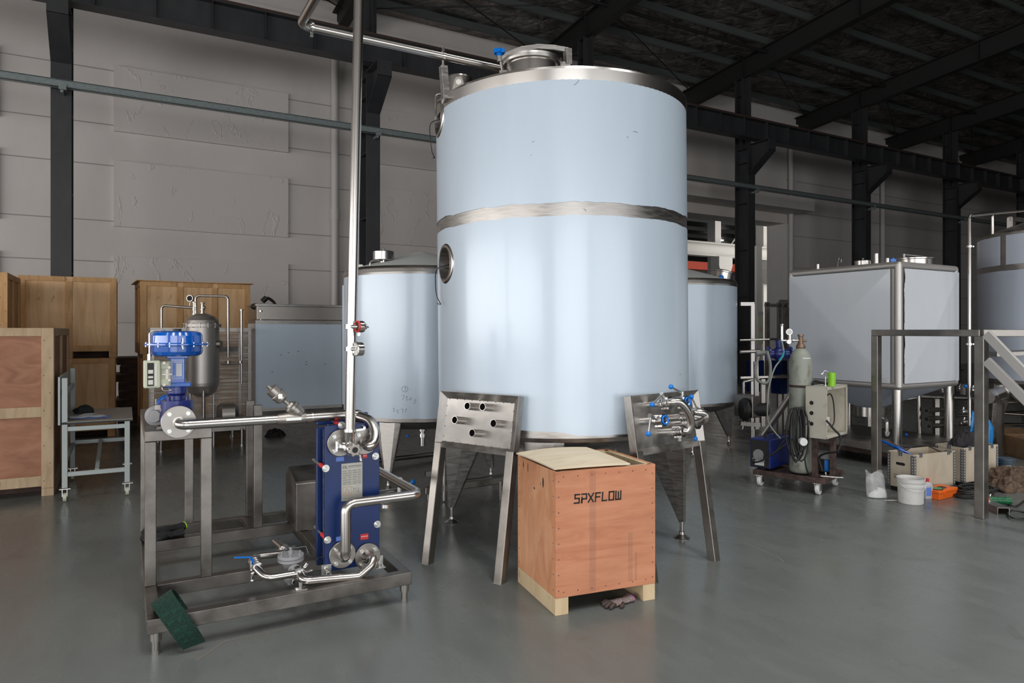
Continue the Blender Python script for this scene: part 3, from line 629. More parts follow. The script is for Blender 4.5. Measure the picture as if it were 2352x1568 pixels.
t2, c2 = small_tank(-1.014, 7.744, .865, 'smaller round film-covered tank behind the slanting pipe, left of the tallest tank', math.atan2(P1.y-d2.y, P1.x-d2.x), 2.25)
L2 = lambda p: Vector((p.x-c2.x, p.y-c2.y, p.z))
p = L2(PV(881, 612, 7.3)); m = MB(); m.lathe([(.001, 2.46), (.10, 2.452), (.112, 2.445), (.112, 2.36), (.10, 2.355), (.04, 2.352)], (p.x, p.y, 0), n=32); m.cyl((p.x, p.y, 2.27), (p.x, p.y, 2.36), .038); m.sphere((p.x, p.y, 2.475), .009); m.cyl((p.x, p.y, 2.45), (p.x, p.y, 2.475), .004); m.build('breather_cap', M_['pipe'], t2)
m = MB(); q1 = L2(PV(850, 628, 7.15)); m.tube(arc_pts([(q1.x, q1.y, 2.20), (q1.x, q1.y, 2.335), (q1.x+.10, q1.y+.0, 2.345), (p.x-.02, p.y-.02, 2.352)], .03), .010, 8); m.build('vent_tube', M_['pipe'], t2)
p = L2(PV(828, 618, 7.35)); m = MB(); m.prism([(-.07, 0), (.09, 0), (.05, .07), (.02, .10), (-.03, .10), (-.05, .07)], .01, frame_of((p.x, p.y, 2.215), (CP, -SP, 0), (0, 0, 1))); m.build('lifting_lug', M_['cast'], t2)
# outer sight column at the left flank
m = MB(); a_ = PV(793, 655, 7.9); b_ = L2(a_); m.bb((b_.x-.03, b_.y-.03, .75), (b_.x+.03, b_.y+.03, 2.13)); m.build('side_channel', M_['film'], t2, .006)
# pencil marks on the film of that tank
def a_on(cu, cv, Rr, px):
    t = (px-CX)/FOC; a = 1+t*t; b = -2*(t*cu+cv); c_ = cu*cu+cv*cv-Rr*Rr; v = (-b-math.sqrt(max(0, b*b-4*a*c_)))/(2*a); p = W(t*v, v); c0 = W(cu, cv); return math.atan2(p.y-c0.y, p.x-c0.x), v
def marks(cu, cv, Rr, lines):
    out = []
    for L in lines:
        o = []
        for px, py in L:
            a, v = a_on(cu, cv, Rr, px); o.append((a, EYE+(HOR-py)/FOC*v))
        out.append(o)
    return out
cir = [(930+7*math.cos(t), 893+7*math.sin(t)) for t in [i*.7 for i in range(10)]]
ml = marks(-1.014, 7.744, .865, [cir, [(928, 890), (932, 888), (930, 893), (933, 897), (928, 897)], [(922, 908), (929, 907), (925, 918)], [(932, 912), (936, 909), (933, 914), (937, 918), (932, 919)], [(941, 914), (945, 912), (944, 918), (940, 917), (941, 914)], [(950, 920), (953, 916), (955, 923), (951, 927), (949, 923)], [(902, 938), (906, 936), (904, 945)], [(910, 944), (914, 940), (915, 950)], [(920, 940), (925, 938), (925, 948)], [(931, 940), (934, 938), (931, 946)]])
scribble(t2, None, .865, ml, .0018).build('handwritten_number', M_['pencil'], t2)
d3 = W(2.27, 9.65); P3 = W(3.13, 9.72)
t3, c3 = small_tank(2.27, 9.65, .865, 'smaller round film-covered tank just right of the tallest tank', math.atan2(P3.y-d3.y, P3.x-d3.x), 2.27, zb=.62)
p = PV(1655, 632, 9.4); L3 = Vector((p.x-c3.x, p.y-c3.y, 0)); m = MB(T(L3.x, L3.y, 2.30) @ Matrix.Rotation(math.radians(12), 4, Vector((SP, CP, 0)))); m.lathe([(.15, -.02), (.15, .10), (.165, .105), (.165, .12), (.10, .14), (.001, .145)], n=32); mh = m.build('manhole', M_['pipe'], t3)
p = PV(1657, 637, 9.15); m = MB(); m.sphere((p.x-c3.x, p.y-c3.y, p.z), .033); m.build('knob', M_['ball'], mh, label='blue hand knob')
# ---- railed tank at the right edge
c = W(7.17, 8.75); R4 = 1.0; t4 = thing('process_tank', 'round tank with a bare steel band, cut off by the right edge of the view', 'tank', (c.x, c.y, 0))
shell(None, R4, .95, 2.83, None, nu=160).build('shell', M_['steel'], t4)
shell(None, R4+.004, .99, 2.355, None, .004, .006, nu=160).build('film_lower', M_['film3'], t4)
s0, s1 = [(math.degrees(a_on(7.17, 8.75, R4, x)[0])) for x in (2298, 2312)]
lo, hi = min(s0, s1), max(s0, s1)
m = shell(None, R4+.004, 2.43, 2.80, (lambda th, z: lo < (math.degrees(th)+180) % 360-180 < hi), .004, .008, nu=320); m.build('film_upper', M_['film3'], t4)
MB().lathe([(R4+.006, 2.80), (R4+.01, 2.83), (R4-.03, 2.86), (R4*.5, 3.02), (.001, 3.10)], n=96).build('roof_cone', M_['satin'], t4)
MB().lathe([(R4+.003, .99), (R4, .95), (R4-.06, .90), (.5, .62), (.1, .40), (.001, .4)], n=96).build('bottom_cone', M_['satin'], t4)
for k in range(4):
    th = .9+k*math.pi/2; lg = tank_leg(MB(), R4-.03, th, .10, .93, .3, .3).build('leg', M_['satin'], t4, .004); foot(lg, 'foot', (R4-.05)*math.cos(th), (R4-.05)*math.sin(th), .12, .04)
p = PV(2322, 510, 8.9); m = MB(); q = Vector((p.x-c.x, p.y-c.y, 0)); m.bar(q+Vector((0, 0, 2.80)), q+Vector((0, 0, 3.08)), .07, .07); m.bar(q+Vector((-.035, 0, 3.06)), q+Vector((1.2, -.1, 3.06)), .05, .06); m.bar(q+Vector((0, 0, 2.92)), q+Vector((1.2, -.1, 2.92)), .04, .04); m.build('roof_rail', M_['steel'], t4, .004)
# drop pipe left of it
r = thing('riser_pipe', 'slim steel riser pipe with hooped top, between the square tank and the right-edge tank', 'pipe', tuple(FL(2227, 1080)))
m = WM(r); va = 8.3; a = PV(2227, 900, va); z0 = .45; top = EYE+(HOR-494)/FOC*va; b1 = PV(2280, 488, 8.75)
ra = Vector((a.x, a.y, z0)); m.tube(arc_pts([ra, Vector((a.x, a.y, top)), Vector((b1.x, b1.y, b1.z)), Vector((b1.x, b1.y, 2.84))], .05), .018, 12); m.build('tube', M_['pipe'], r)
m = WM(r); m.tube([Vector((a.x, a.y, top-.01)), PV(2420, 478, 8.6)], .014, 10); m.build('cross_tube', M_['pipe'], r)
for py in (566, 790): 
    q = PV(2227, py, va); m = WM(r); m.cyl(q+Vector((0, 0, -.012)), q+Vector((0, 0, .012)), .034); m.bar(q+W(.0, 0), q+W(.05, 0), .014, .014); m.build('clamp', M_['chrome'], r)
# ================================================================ HEAT EXCHANGER SKID
sk_ = thing('skid_frame', 'welded steel tube skid frame under the blue heat exchanger, nearest at the left', 'skid frame', (.12, 3.81, 0))
zt, zb_ = .186, .112; s6 = .06; mid = (zt+zb_)/2; hh = zt-zb_
def rail(a, b, w=.06, h=None): 
    m = WM(sk_); m.bar(a, b, w, h or hh); return m.build('base_rail', M_['skidtube'], sk_, .004)
rail((.09, 3.81, mid), (1.463, 3.81, mid)); rail((.15, 4.31, mid), (1.40, 4.31, mid)); rail((.15, 5.20, mid), (1.30, 5.20, mid)); rail((.15, 5.55, mid), (1.30, 5.55, mid))
rail((.12, 3.84, mid), (.12, 5.58, mid)); rail((1.433, 3.84, mid), (1.433, 4.34, mid)); rail((1.10, 4.34, mid), (1.10, 5.17, mid)); rail((.80, 5.23, mid), (.80, 5.52, mid)); rail((1.27, 5.23, mid), (1.27, 5.52, mid))
ZT = 1.045
def post(x, y, z1, w=.058):
    m = WM(sk_); m.bb((x-w/2, y-w/2, zt), (x+w/2, y+w/2, z1)); return m.build('post', M_['skidtube'], sk_, .004)
for x, y in ((.12, 4.31), (.405, 4.31), (.12, 5.50), (.405, 5.55)): post(x, y, ZT-.06)
post(.83, 5.20, ZT+.02); post(.83, 5.55, ZT+.02)
def trail(a, b):
    m = WM(sk_); m.bar(a, b, .06, .06); m.build('top_rail', M_['skidtube'], sk_, .004)
zc = ZT-.03
trail((.091, 4.31, zc), (.434, 4.31, zc)); trail((.12, 4.34, zc), (.12, 5.53, zc)); trail((.405, 4.34, zc), (.405, 5.58, zc)); trail((.15, 5.50, zc), (.375, 5.50, zc))
for x, y in ((.13, 3.815), (1.43, 3.815), (.13, 5.55), (1.27, 5.55)):
    m = WM(sk_); m.cyl((x, y, .07), (x, y, .114), .027, n=16); m.cyl((x, y, 0), (x, y, .08), .019, n=16); m.cyl((x, y, 0), (x, y, .02), .021, n=6); m.build('adjusting_foot', M_['pipe'], sk_, .002)
# pump cover
m = WM(sk_); X0, X1, Y0, Y1 = 1.045, 1.42, 4.93, 5.30
m.loft([[(X0, Y0, .19), (X1, Y0, .19), (X1, Y1, .19), (X0, Y1, .19)], [(X0, Y0, .52), (X1, Y0, .52), (X1, Y1, .52), (X0, Y1, .52)], [(X0+.0, Y0+.02, .535), (X1, Y0+.02, .535), (X1, Y1-.10, .60), (X0, Y1-.10, .60)]]); m.build('pump_cover', M_['skidtube'], sk_, .004)
m = WM(sk_); m.cyl((1.28, 4.75, .25), (1.28, 4.75, .40), .03, n=14); m.cyl((1.28, 4.72, .25), (1.28, 4.93, .25), .06, n=20); m.build('pump', M_['cast'], sk_)
# plate heat exchanger
def sib(name, label, cat):       # things bolted to or resting on the skid, surveyed in its frame
    r = thing(name, label, cat, M=ROOTM[sk_.name]); return r
hxr = sib('heat_exchanger', 'blue plate heat exchanger with a silver nameplate, standing on the skid rails', 'heat exchanger')
cvr = sib('control_valve', 'control valve with round gloss blue actuator and cream positioner box', 'valve')
upr = sib('upper_pipe_line', 'steel pipe with a leaning angle seat valve, from the control valve to the heat exchanger', 'pipe')
mdr = sib('middle_pipe_line', 'steel pipe rising from the lower left flange and bending back past the heat exchanger', 'pipe')
lwr = sib('strainer_line', 'low pipe loop with grey strainer pot and blue levered valve on the skid', 'pipe')
XA, XB = 1.003, 1.330; Z0, Z1 = .205, 1.052; YF = 3.97
m = WM(sk_); m.bb((XA, YF, Z0), (XB, YF+.022, Z1)); m.build('frame_plate', M_['navy'], hxr, .003); hx = hxr
m = WM(sk_); m.bb((XA-.002, 4.16, Z0+.03), (XB, 4.19, Z1-.035)); m.bb((XA+.0, 4.16, Z1-.02), (XB-.01, 4.19, Z1+.04)); m.bb((XA, 4.16, Z0-.02), (XA+.04, 4.19, Z0+.022)); m.build('pressure_plate', M_['navy'], hx, .006)
m = WM(sk_); 
for k in range(14): m.bb((XA+.025, YF+.024+k*.0095, Z0+.04), (XB-.025, YF+.030+k*.0095, Z1-.04))
m.build('plate_pack', M_['steel'], hx)
for sx in (1.01, 1.32):
    m = WM(sk_); m.bb((sx-.03, YF-.06, .188), (sx+.03, YF-.0, .194)); m.bb((sx-.03, YF-.008, .19), (sx+.03, YF-.002, .25)); m.cyl((sx, YF-.035, .19), (sx, YF-.035, .215), .012, n=6); m.cyl((sx, YF-.02, .225), (sx, YF-.0, .225), .014, n=6); m.build('mounting_foot', M_['zinc'], hx, .002)
def P(px, py, y=YF-.001): return PY(px, py, y)
for i, (px, py) in enumerate(((784, 976), (748, 1075), (752, 1239), (862, 1047), (866, 1203))):
    q = P(px, py); m = WM(sk_); Yn = Vector((0, -1, 0)); m.cyl(q, q+Yn*.006, .021, n=20); m.cyl(q+Yn*.006, q+Yn*.022, .017, n=6); m.cyl(q+Yn*.02, q+Yn*.036, .010, n=12)
    bt = m.build('tie_bolt', M_['zinc'], hx, .0015)
    if px < 870:
        m = WM(sk_); m.cyl(q+Vector((0, .02, 0)), q+Vector((0, .30, 0)), .009, n=12); m.build('rod', M_['zinc'], bt)
        m = WM(sk_); m.cyl(q+Vector((0, .024, 0)), q+Vector((0, .12, 0)), .013, n=12); m.build('red_sleeve', M_['red'], bt)
def flange(parent, c, ax, r, nb=4, t=.018, rot=.785, name='flange', bolt=True, mt='flange'):
    ax = Vector(ax).normalized(); m = WM(sk_); m.lathe([(.001, 0), (r-.002, 0), (r, .002), (r, t-.002), (r-.002, t), (.001, t)], c, ax, 48); f = m.build(name, M_[mt], parent)
    if bolt:
        Mx = rot_to(ax); Mx.translation = Vector(c)
        m = WM(sk_)
        for k in range(nb):
            a = rot+2*math.pi*k/nb; q0 = Mx @ Vector((r*.74*math.cos(a), r*.74*math.sin(a), t)); q1 = Mx @ Vector((r*.74*math.cos(a), r*.74*math.sin(a), t+.012)); q2 = Mx @ Vector((r*.74*math.cos(a), r*.74*math.sin(a), t+.026))
            m.cyl(q0, q1, .0125, n=6); m.cyl(q1, q2, .0075, n=12)
        explode(m.build('bolts', M_['zinc'], f), 'bolt')
    return f
def weldneck(m, c, ax, r, L=.03): m.cyl(c, Vector(c)+Vector(ax)*L, r, n=24)
fA = P(781, 1016, YF-.002); fB = P(836, 1012, YF-.002); fC = P(785, 1272, YF-.002); fD = P(843, 1276, YF-.002)
for f_ in (fA, fB, fC, fD): flange(hx, f_, (0, -1, 0), .078)
m = WM(sk_); q = P(785, 1093), P(830, 1162)
a, b = P(784, 1065), P(832, 1145); m.bb((a.x, YF-.004, b.z), (b.x, YF-.001, a.z)); npl = m.build('nameplate', M_['plate'], hx)
m = WM(sk_); FX = Matrix(((1, 0, 0, 0), (0, 0, -1, 0), (0, 1, 0, 0), (0, 0, 0, 1)))     # xy -> world XZ, facing -Y
w_, h_ = b.x-a.x, a.z-b.z
def tx(x, z): return T(Vector((a.x+x*w_, YF-.0045, b.z+z*h_))) @ FX
m.text('DL', .024, tx(.05, .87), .0008); m.stroke([(0, 0), (w_*.6, 0)], .0025, tx(.33, .92)); m.stroke([(0, 0), (w_*.6, 0)], .001, tx(.33, .885))
m.build('lettering', M_['ink'], npl)
m = WM(sk_)
for k, z in enumerate((.80, .74, .68, .62, .56, .50, .45)):
    for x0, x1 in ((.06, .22+.04*(k % 3)), (.32, .46), (.54, .70+.03*(k % 2)), (.78, .92)): m.stroke([(0, 0), ((x1-x0)*w_, 0)], .0028, tx(x0, z))
    m.stroke([(0, 0), (w_*.9, 0)], .0006, tx(.05, z-.025))
m.stroke([(0, 0), (.03, 0), (.03, .02), (0, .02), (0, 0)], .0015, tx(.58, .22)); m.stroke([(-.01, .03), (.04, -.01)], .001, tx(.58, .22)); m.stroke([(0, 0), (w_*.8, 0)], .0012, tx(.06, .07)); m.stroke([(0, 0), (w_*.8, 0)], .0012, tx(.06, .04))
m.build('small_print', M_['grey_ink'], npl)
m = WM(sk_); m.stroke([(0, 0), (w_*.4, 0), (w_*.4, w_*.38), (0, w_*.38), (0, 0)], .0015, tx(.07, .15)); m.stroke([(w_*.08, w_*.08), (w_*.2, w_*.3), (w_*.32, w_*.08), (w_*.08, w_*.08)], .0015, tx(.07, .15)); m.build('warning_triangle', mat('orange_ink', (.5, .2, .08), .6), npl)
for px0, py0, px1, py1, c_, nm in ((772, 1050, 790, 1058, 'bluelabel', 'blue_sticker'), (833, 1043, 843, 1051, 'red', 'red_sticker'), (772, 1233, 784, 1241, 'bluelabel', 'blue_sticker'), (828, 1227, 846, 1237, 'red', 'red_sticker')):
    a1, b1 = P(px0, py0), P(px1, py1); m = WM(sk_); m.bb((a1.x, YF-.002, b1.z), (b1.x, YF+.001, a1.z)); st = m.build(nm, M_[c_], hx)
    if c_ == 'red':
        m = WM(sk_); m.stroke([(.004, 0), (b1.x-a1.x-.004, 0)], .003, T(Vector((a1.x, YF-.003, (a1.z+b1.z)/2+.002))) @ FX); m.build('sticker_print', M_['white'], st)
# control valve ---------------------------------------------------------------
Yv = 4.30; st = PY(407, 790, Yv); sx, sy = st.x, st.y
m = WM(sk_); zf = 1.095; m.lathe([(.001, 1.165), (.085, 1.165), (.085, 1.21), (.04, 1.212)], (sx, sy, 0), n=8); m.cyl((sx, sy-.16, zf), (sx, sy+.16, zf), .058, n=32); m.sphere((sx, sy, zf), .080); m.lathe([(.075, zf), (.08, 1.165)], (sx, sy, 0), n=24)
m.build('valve_body', M_['valveblue'], cvr, .003, label='indigo valve body'); cv = cvr
fo_ = PY(410, 968, 4.15)
flange(cv, (fo_.x, 4.15, fo_.z), (0, -1, 0), .088, name='flange', t=.02)
m = WM(sk_); m.bb((fo_.x-.0, 4.15, zf), (sx, sy, zf)); 
m = WM(sk_); m.cyl((fo_.x, 4.152, fo_.z), (fo_.x, 4.175, fo_.z), .088, n=40); m.cyl((sx, sy+.13, zf), (sx, sy+.155, zf), .085, n=40); m.build('body_flange', M_['valveblue'], cv)
m = WM(sk_)
for a in range(4): 
    t_ = .785+a*1.5708; m.cyl((sx+.065*math.cos(t_), sy+.065*math.sin(t_), 1.20), (sx+.065*math.cos(t_), sy+.065*math.sin(t_), 1.235), .009, n=6)
m.cyl((sx, sy, 1.205), (sx, sy, 1.30), .035, n=24); m.lathe([(.05, 1.285), (.05, 1.25), (.036, 1.235)], (sx, sy, 0), n=24); m.build('bonnet', M_['valveblue'], cv)
m = WM(sk_); m.bb((sx-.038, sy-.03, 1.29), (sx+.038, sy+.03, 1.462)); m.bb((sx-.068, sy-.035, 1.285), (sx+.068, sy+.035, 1.310)); m.bb((sx-.055, sy-.04, 1.445), (sx+.055, sy+.04, 1.462))
yk = m.build('yoke', M_['blue'], cv, .004, label='bright blue yoke')
m = WM(sk_); m.lathe([(.001, 1.595), (.06, 1.597), (.075, 1.601), (.10, 1.599), (.122, 1.592), (.131, 1.575), (.134, 1.535), (.168, 1.530), (.168, 1.522), (.134, 1.516), (.133, 1.485), (.125, 1.467), (.11, 1.460), (.001, 1.460)], (sx, sy, 0), n=64)
ac = m.build('actuator', M_['blue'], cv, label='round gloss blue diaphragm actuator')
m = WM(sk_)
for k in range(16): a = k*math.pi/8+.1; m.cyl((sx+.158*math.cos(a), sy+.158*math.sin(a), 1.512), (sx+.158*math.cos(a), sy+.158*math.sin(a), 1.537), .0042, n=6)
m.cyl((sx+.02, sy-.150, 1.50), (sx+.02, sy-.150, 1.562), .0045, n=8); m.build('rim_bolts', M_['zinc'], ac)
MB(ROOTM[sk_.name].inverted()).cyl((sx+.0, sy, 1.595), (sx+.0, sy, 1.613), .022).build('vent_cap', M_['black'], ac)
# yoke nameplate
Fv = lambda x, z: T(Vector((sx-.028+x, sy-.0315, z))) @ FX
m = WM(sk_); m.bb((sx-.028, sy-.031, 1.335), (sx+.030, sy-.030, 1.435)); yp = m.build('yoke_label', M_['plate'], yk); m = WM(sk_); m.bb((sx-.026, sy-.0316, 1.337), (sx+.028, sy-.031, 1.433)); yq = m.build('label_field', M_['bluelabel'], yk); m = WM(sk_); m.bb((sx-.008, sy-.0322, 1.345), (sx+.022, sy-.0314, 1.418)); m.bb((sx-.022, sy-.0322, 1.423), (sx+.024, sy-.0314, 1.428)); m.bb((sx-.022, sy-.0322, 1.345), (sx-.012, sy-.0314, 1.350)); m.build('label_panel', M_['paper'], yk)
# positioner
c0 = PY(350, 859, Yv-.02); m = WM(sk_); bx0 = c0.x-.045; bw = .082; zz0, zz1 = c0.z-.072, c0.z+.078
m.bb((bx0, 4.20, zz0), (bx0+bw, 4.30, zz1)); ps = m.build('positioner', M_['cream'], cv, .007, label='cream positioner box')
m = WM(sk_); m.bb((bx0+bw, 4.235, zz0+.005), (sx-.036, 4.29, zz1-.005)); m.bb((bx0+bw, 4.225, zz0+.01), (bx0+bw+.045, 4.24, zz0+.045)); m.bb((bx0+bw, 4.225, zz1-.05), (bx0+bw+.045, 4.24, zz1-.01)); m.build('bracket_plate', M_['cream'], ps, .004)
m = WM(sk_); m.bb((bx0+.018, 4.197, zz0+.012), (bx0+.050, 4.2, zz1-.012)); pl_ = m.build('dark_label', M_['ink'], ps); m = WM(sk_)
for a_, b_ in ((.020, .045), (.080, .100), (.055, .066)): m.bb((bx0+.022, 4.1955, zz0+a_), (bx0+.046, 4.197, zz0+b_))
m.bb((bx0+.053, 4.197, zz0+.012), (bx0+.066, 4.2, zz1-.02)); m.build('label_print', M_['plate'], ps)
m = WM(sk_)
for x_, z_ in ((.10, .015), (.10, .135), (.125, .04), (.125, .11)): m.cyl((bx0+x_, 4.235, zz0+z_), (bx0+x_, 4.215, zz0+z_), .009, n=6)
m.bar((bx0+.09, 4.225, c0.z), (sx-.03, 4.225, c0.z), .006, .006); m.bb((bx0+.108, 4.230, c0.z-.03), (bx0+.122, 4.234, c0.z+.03)); m.build('screws', M_['cast'], ps)
m = WM(sk_); m.cyl((bx0+.03, 4.25, zz1), (bx0+.03, 4.25, zz1+.035), .011); m.tube(arc_pts([(bx0+.03, 4.25, zz1+.03), (bx0+.03, 4.25, zz1+.10), (bx0+.03, 4.25, 1.60), (sx-.06, 4.27, 1.605)], .02), .005, 8); m.tube(smooth_path([(bx0+.09, 4.26, zz0), (bx0+.10, 4.26, zz0-.02), (bx0+.14, 4.26, zz0-.02), (sx-.04, 4.27, zz0-.015)], 5), .004, 6); m.build('air_tube', M_['pipe'], ps)
# line behind the valve
m = WM(sk_); m.cyl((sx, sy+.155, zf), (sx, 5.35, zf), .035, n=20); m.build('rear_pipe', M_['steel'], cv)
for y in (4.50, 4.60, 4.74): flange(cv, (sx, y, zf), (0, -1, 0), .080, bolt=False, name='rear_flange', t=.02)
m = WM(sk_); m.lathe([(.03, 0), (.075, .0), (.078, .03), (.05, .10), (.078, .17), (.075, .2), (.03, .2)], (sx, 5.0, zf), (0, 1, 0), 32); m.build('rear_valve', M_['blue'], cv, label='blue casting at the rear')
q = PY(337, 930, 4.62); m = WM(sk_); m.cyl((sx, 4.62, zf), (q.x+.02, 4.62, zf+.0), .022); m.lathe([(.001, 0), (.055, 0), (.058, .01), (.058, .025), (.04, .03), (.036, .045), (.001, .047)], (q.x+.05, 4.56, zf+.005), (-.35, -.9, 0), 28); m.build('blind_cover', M_['grey'], cv, .002, label='grey blind flange cover')
m = WM(sk_); m.bar((sx-.11, 4.40, 1.165), (sx-.02, 4.40, 1.165), .04, .025); m.bar((sx-.10, 4.55, 1.02), (sx-.10, 4.55, 1.20), .006, .03); m.build('gland', M_['cast'], cv)
# upper line ----------------------------------------------------------------
yp_ = 4.05; zp = 1.097
xe = PY(458, 972, yp_).x; x1 = PY(640, 960, yp_).x; x2 = PY(693, 960, yp_).x; xt = PY(812, 957, yp_).x
m = WM(sk_); m.tube(arc_pts([(fo_.x, 4.14, fo_.z), (fo_.x, yp_, zp), (x1, yp_, zp)], .055, 10), .0265, 20); m.cyl((fo_.x, 4.13, fo_.z), (fo_.x, 4.115, fo_.z), .031); up = m.build('upper_pipe', M_['pipe'], upr)
m = WM(sk_); m.lathe([(.0265, 0), (.030, .01), (.034, .05), (.034, .14), (.032, .16)], (x1-.01, yp_, zp), (1, 0, 0), 28); av = m.build('angle_seat_valve', M_['cast'], upr, label='satin angle seat valve leaning to the left')
D = (PY(629, 888, yp_-.0)-PY(697, 948, yp_)).normalized(); o_ = PY(690, 952, yp_)
q = lambda d: o_+D*d
m = WM(sk_); L = (PY(620, 880, yp_)-o_).length
m.lathe([(.034, 0), (.040, L*.10), (.042, L*.22)], q(.0), D, 24); m.build('neck', M_['cast'], av)
m = WM(sk_); m.lathe([(.036, 0), (.041, .006), (.041, .022), (.030, .03), (.026, .042), (.012, .045)], q(L*.20), D, 8); m.cyl(q(L*.3), q(L*.52), .012, n=16); m.build('stem_nut', M_['cast'], av)
m = WM(sk_); m.lathe([(.012, 0), (.020, .004), (.034, .012), (.038, .020), (.038, .045), (.0415, .048), (.0415, .058), (.037, .062), (.036, L*.40), (.030, L*.41), (.012, L*.42)], q(L*.49), D, 28); m.build('actuator_cup', M_['cast'], av)
m = WM(sk_); m.cyl(q(L*.88), q(L*.93), .014, n=6); m.cyl(q(L*.92), q(L*1.0), .010, n=12); m.build('air_fitting', M_['cast'], av)
m = WM(sk_); pc = q(L*.66)+Vector((0, -.040, .0)); m.bb((pc.x-.011, pc.y-.004, pc.z-.013), (pc.x+.011, pc.y, pc.z+.013)); m.bb((x1+.035, yp_-.037, zp-.008), (x1+.12, yp_-.033, zp+.008)); m.build('valve_plate', M_['zinc'], av)
m = WM(sk_)
A = Vector((x1+.14, yp_, zp)); fb = Vector((fB.x, fB.y-.015, fB.z))
E1 = PY(826, 957, yp_-.02); 
path = [A, Vector((xt-.0, yp_, zp)), E1, PY(850, 967, 3.96), PY(862, 992, 3.90), PY(860, 1013, 3.865), PY(849, 1024, 3.855), PY(841, 1020, 3.89), fb]
m.tube(smooth_path(path, 7), .030, 22); m.build('return_bend', M_['pipe'], upr)
m = WM(sk_); m.cyl((x2+.055, yp_, zp), (x2+.062, yp_, zp), .0315, n=28); m.build('weld_seam', M_['zinc'], up)
# sampling / hand valve in front of the upper left flange
hv = PY(815, 1033, 3.80); fa = Vector((fA.x, fA.y-.018, fA.z))
m = WM(sk_); base = PY(803, 1028, 3.88); m.tube(smooth_path([fa, fa+Vector((0, -.05, 0)), base], 5), .024, 16); m.lathe([(.034, 0), (.040, .006), (.040, .03), (.034, .036)], base, (hv-base), 28); sv = m.build('hand_valve', M_['chrome'], hxr)
ax = (hv-base).normalized(); m = WM(sk_); m.lathe([(.038, .0), (.036, .02), (.030, .03), (.001, .03)], base+ax*.03, ax, 28); m.build('valve_bonnet', M_['steel'], sv)
m = WM(sk_); ko = base+ax*.062; poly, h, mk_ = knob(ko, ax, .036, .022, 7); m.prism(poly, h, mk_); kn = m.build('star_knob', M_['cast'], sv, .004); m = WM(sk_); m.cyl(ko+ax*.018, ko+ax*.026, .0165, n=24); m.build('knob_cap', M_['black'], sv)
m = WM(sk_); c_ = PY(779, 1024, 3.88); m.bar(c_, base, .022, .022); m.cyl(c_+Vector((-.012, 0, .028)), c_+Vector((-.012, 0, -.028)), .010); m.cyl(PY(826, 1043, 3.82), PY(829, 1056, 3.82), .008); m.cyl(PY(826, 1053, 3.82), PY(829, 1058, 3.82), .012, n=6); m.build('clamp_ear', M_['chrome'], sv, .002)
# middle line: from the lower-left flange up, across and away to the rear
ym = 3.85; zc_ = .617; xv = PY(794, 1200, ym).x; xr = PY(966, 1137, ym).x
m = WM(sk_); m.tube(arc_pts([Vector((fC.x, fC.y-.015, fC.z)), Vector((xv, ym, PY(790, 1284, ym).z)), Vector((xv, ym, zc_)), Vector((xr, ym, zc_)), Vector((xr, 4.75, zc_)), Vector((1.30, 4.80, zc_-.1)), Vector((1.28, 4.80, .40))], .055, 9), .029, 22); ml_ = m.build('tube', M_['pipe'], mdr)
m = WM(sk_); q_ = Vector((xr-.22, ym, zc_-.03)); m.cyl(q_, q_+Vector((0, 0, -.018)), .026, n=24); m.cyl(q_+Vector((0, 0, -.012)), q_+Vector((0, 0, -.02)), .03, n=6); m.build('drain_cap', M_['chrome'], ml_); m = WM(sk_); m.bb((xr-.015, 4.2, zc_+.027), (xr+.015, 4.24, zc_+.031)); m.build('small_tag', M_['plate'], ml_)
# lower line
yl = 3.85; zl = .222
m = WM(sk_); f0 = Vector((fD.x, fD.y-.018, fD.z)); m.lathe([(.040, 0), (.036, .01), (.024, .05), (.023, .06)], f0, (0, -1, 0), 24)
xa, xb_ = PY(820, 1322, yl).x, PY(690, 1331, yl).x
pt = PY(668, 1290, 4.06)
m.tube(smooth_path([f0+Vector((0, -.05, 0)), PY(857, 1282, 3.87), PY(852, 1298, yl), PY(833, 1316, yl)], 6)+arc_pts([PY(822, 1323, yl), Vector((xb_+.10, yl, PY(740, 1329, yl).z)), ], .05), .0215, 18)
m.tube(arc_pts([Vector((xb_+.10, yl, PY(740, 1329, yl).z)), PY(697, 1334, yl), PY(688, 1316, 3.93), PY(682, 1306, 3.97)], .05, 8), .0215, 18); m.build('lower_pipe', M_['pipe'], lwr)
m = WM(sk_); c_ = PY(688, 1317, 3.92); m.cyl(c_+Vector((0, .008, 0)), c_-Vector((0, .008, 0)), .032, n=24); m.bar(c_+Vector((.02, 0, .0)), c_+Vector((.07, -.01, .012)), .012, .010); m.bar(c_+Vector((-.03, 0, -.02)), c_+Vector((-.035, 0, -.05)), .016, .016); m.build('tri_clamp', M_['chrome'], lwr, .002)
m = WM(sk_); c_ = PY(691, 1345, 3.83); m.cyl((c_.x, c_.y, .186), (c_.x, c_.y, .225), .012); m.bb((c_.x-.03, c_.y-.02, .185), (c_.x+.03, c_.y+.02, .19)); m.build('pipe_stay', M_['chrome'], lwr)
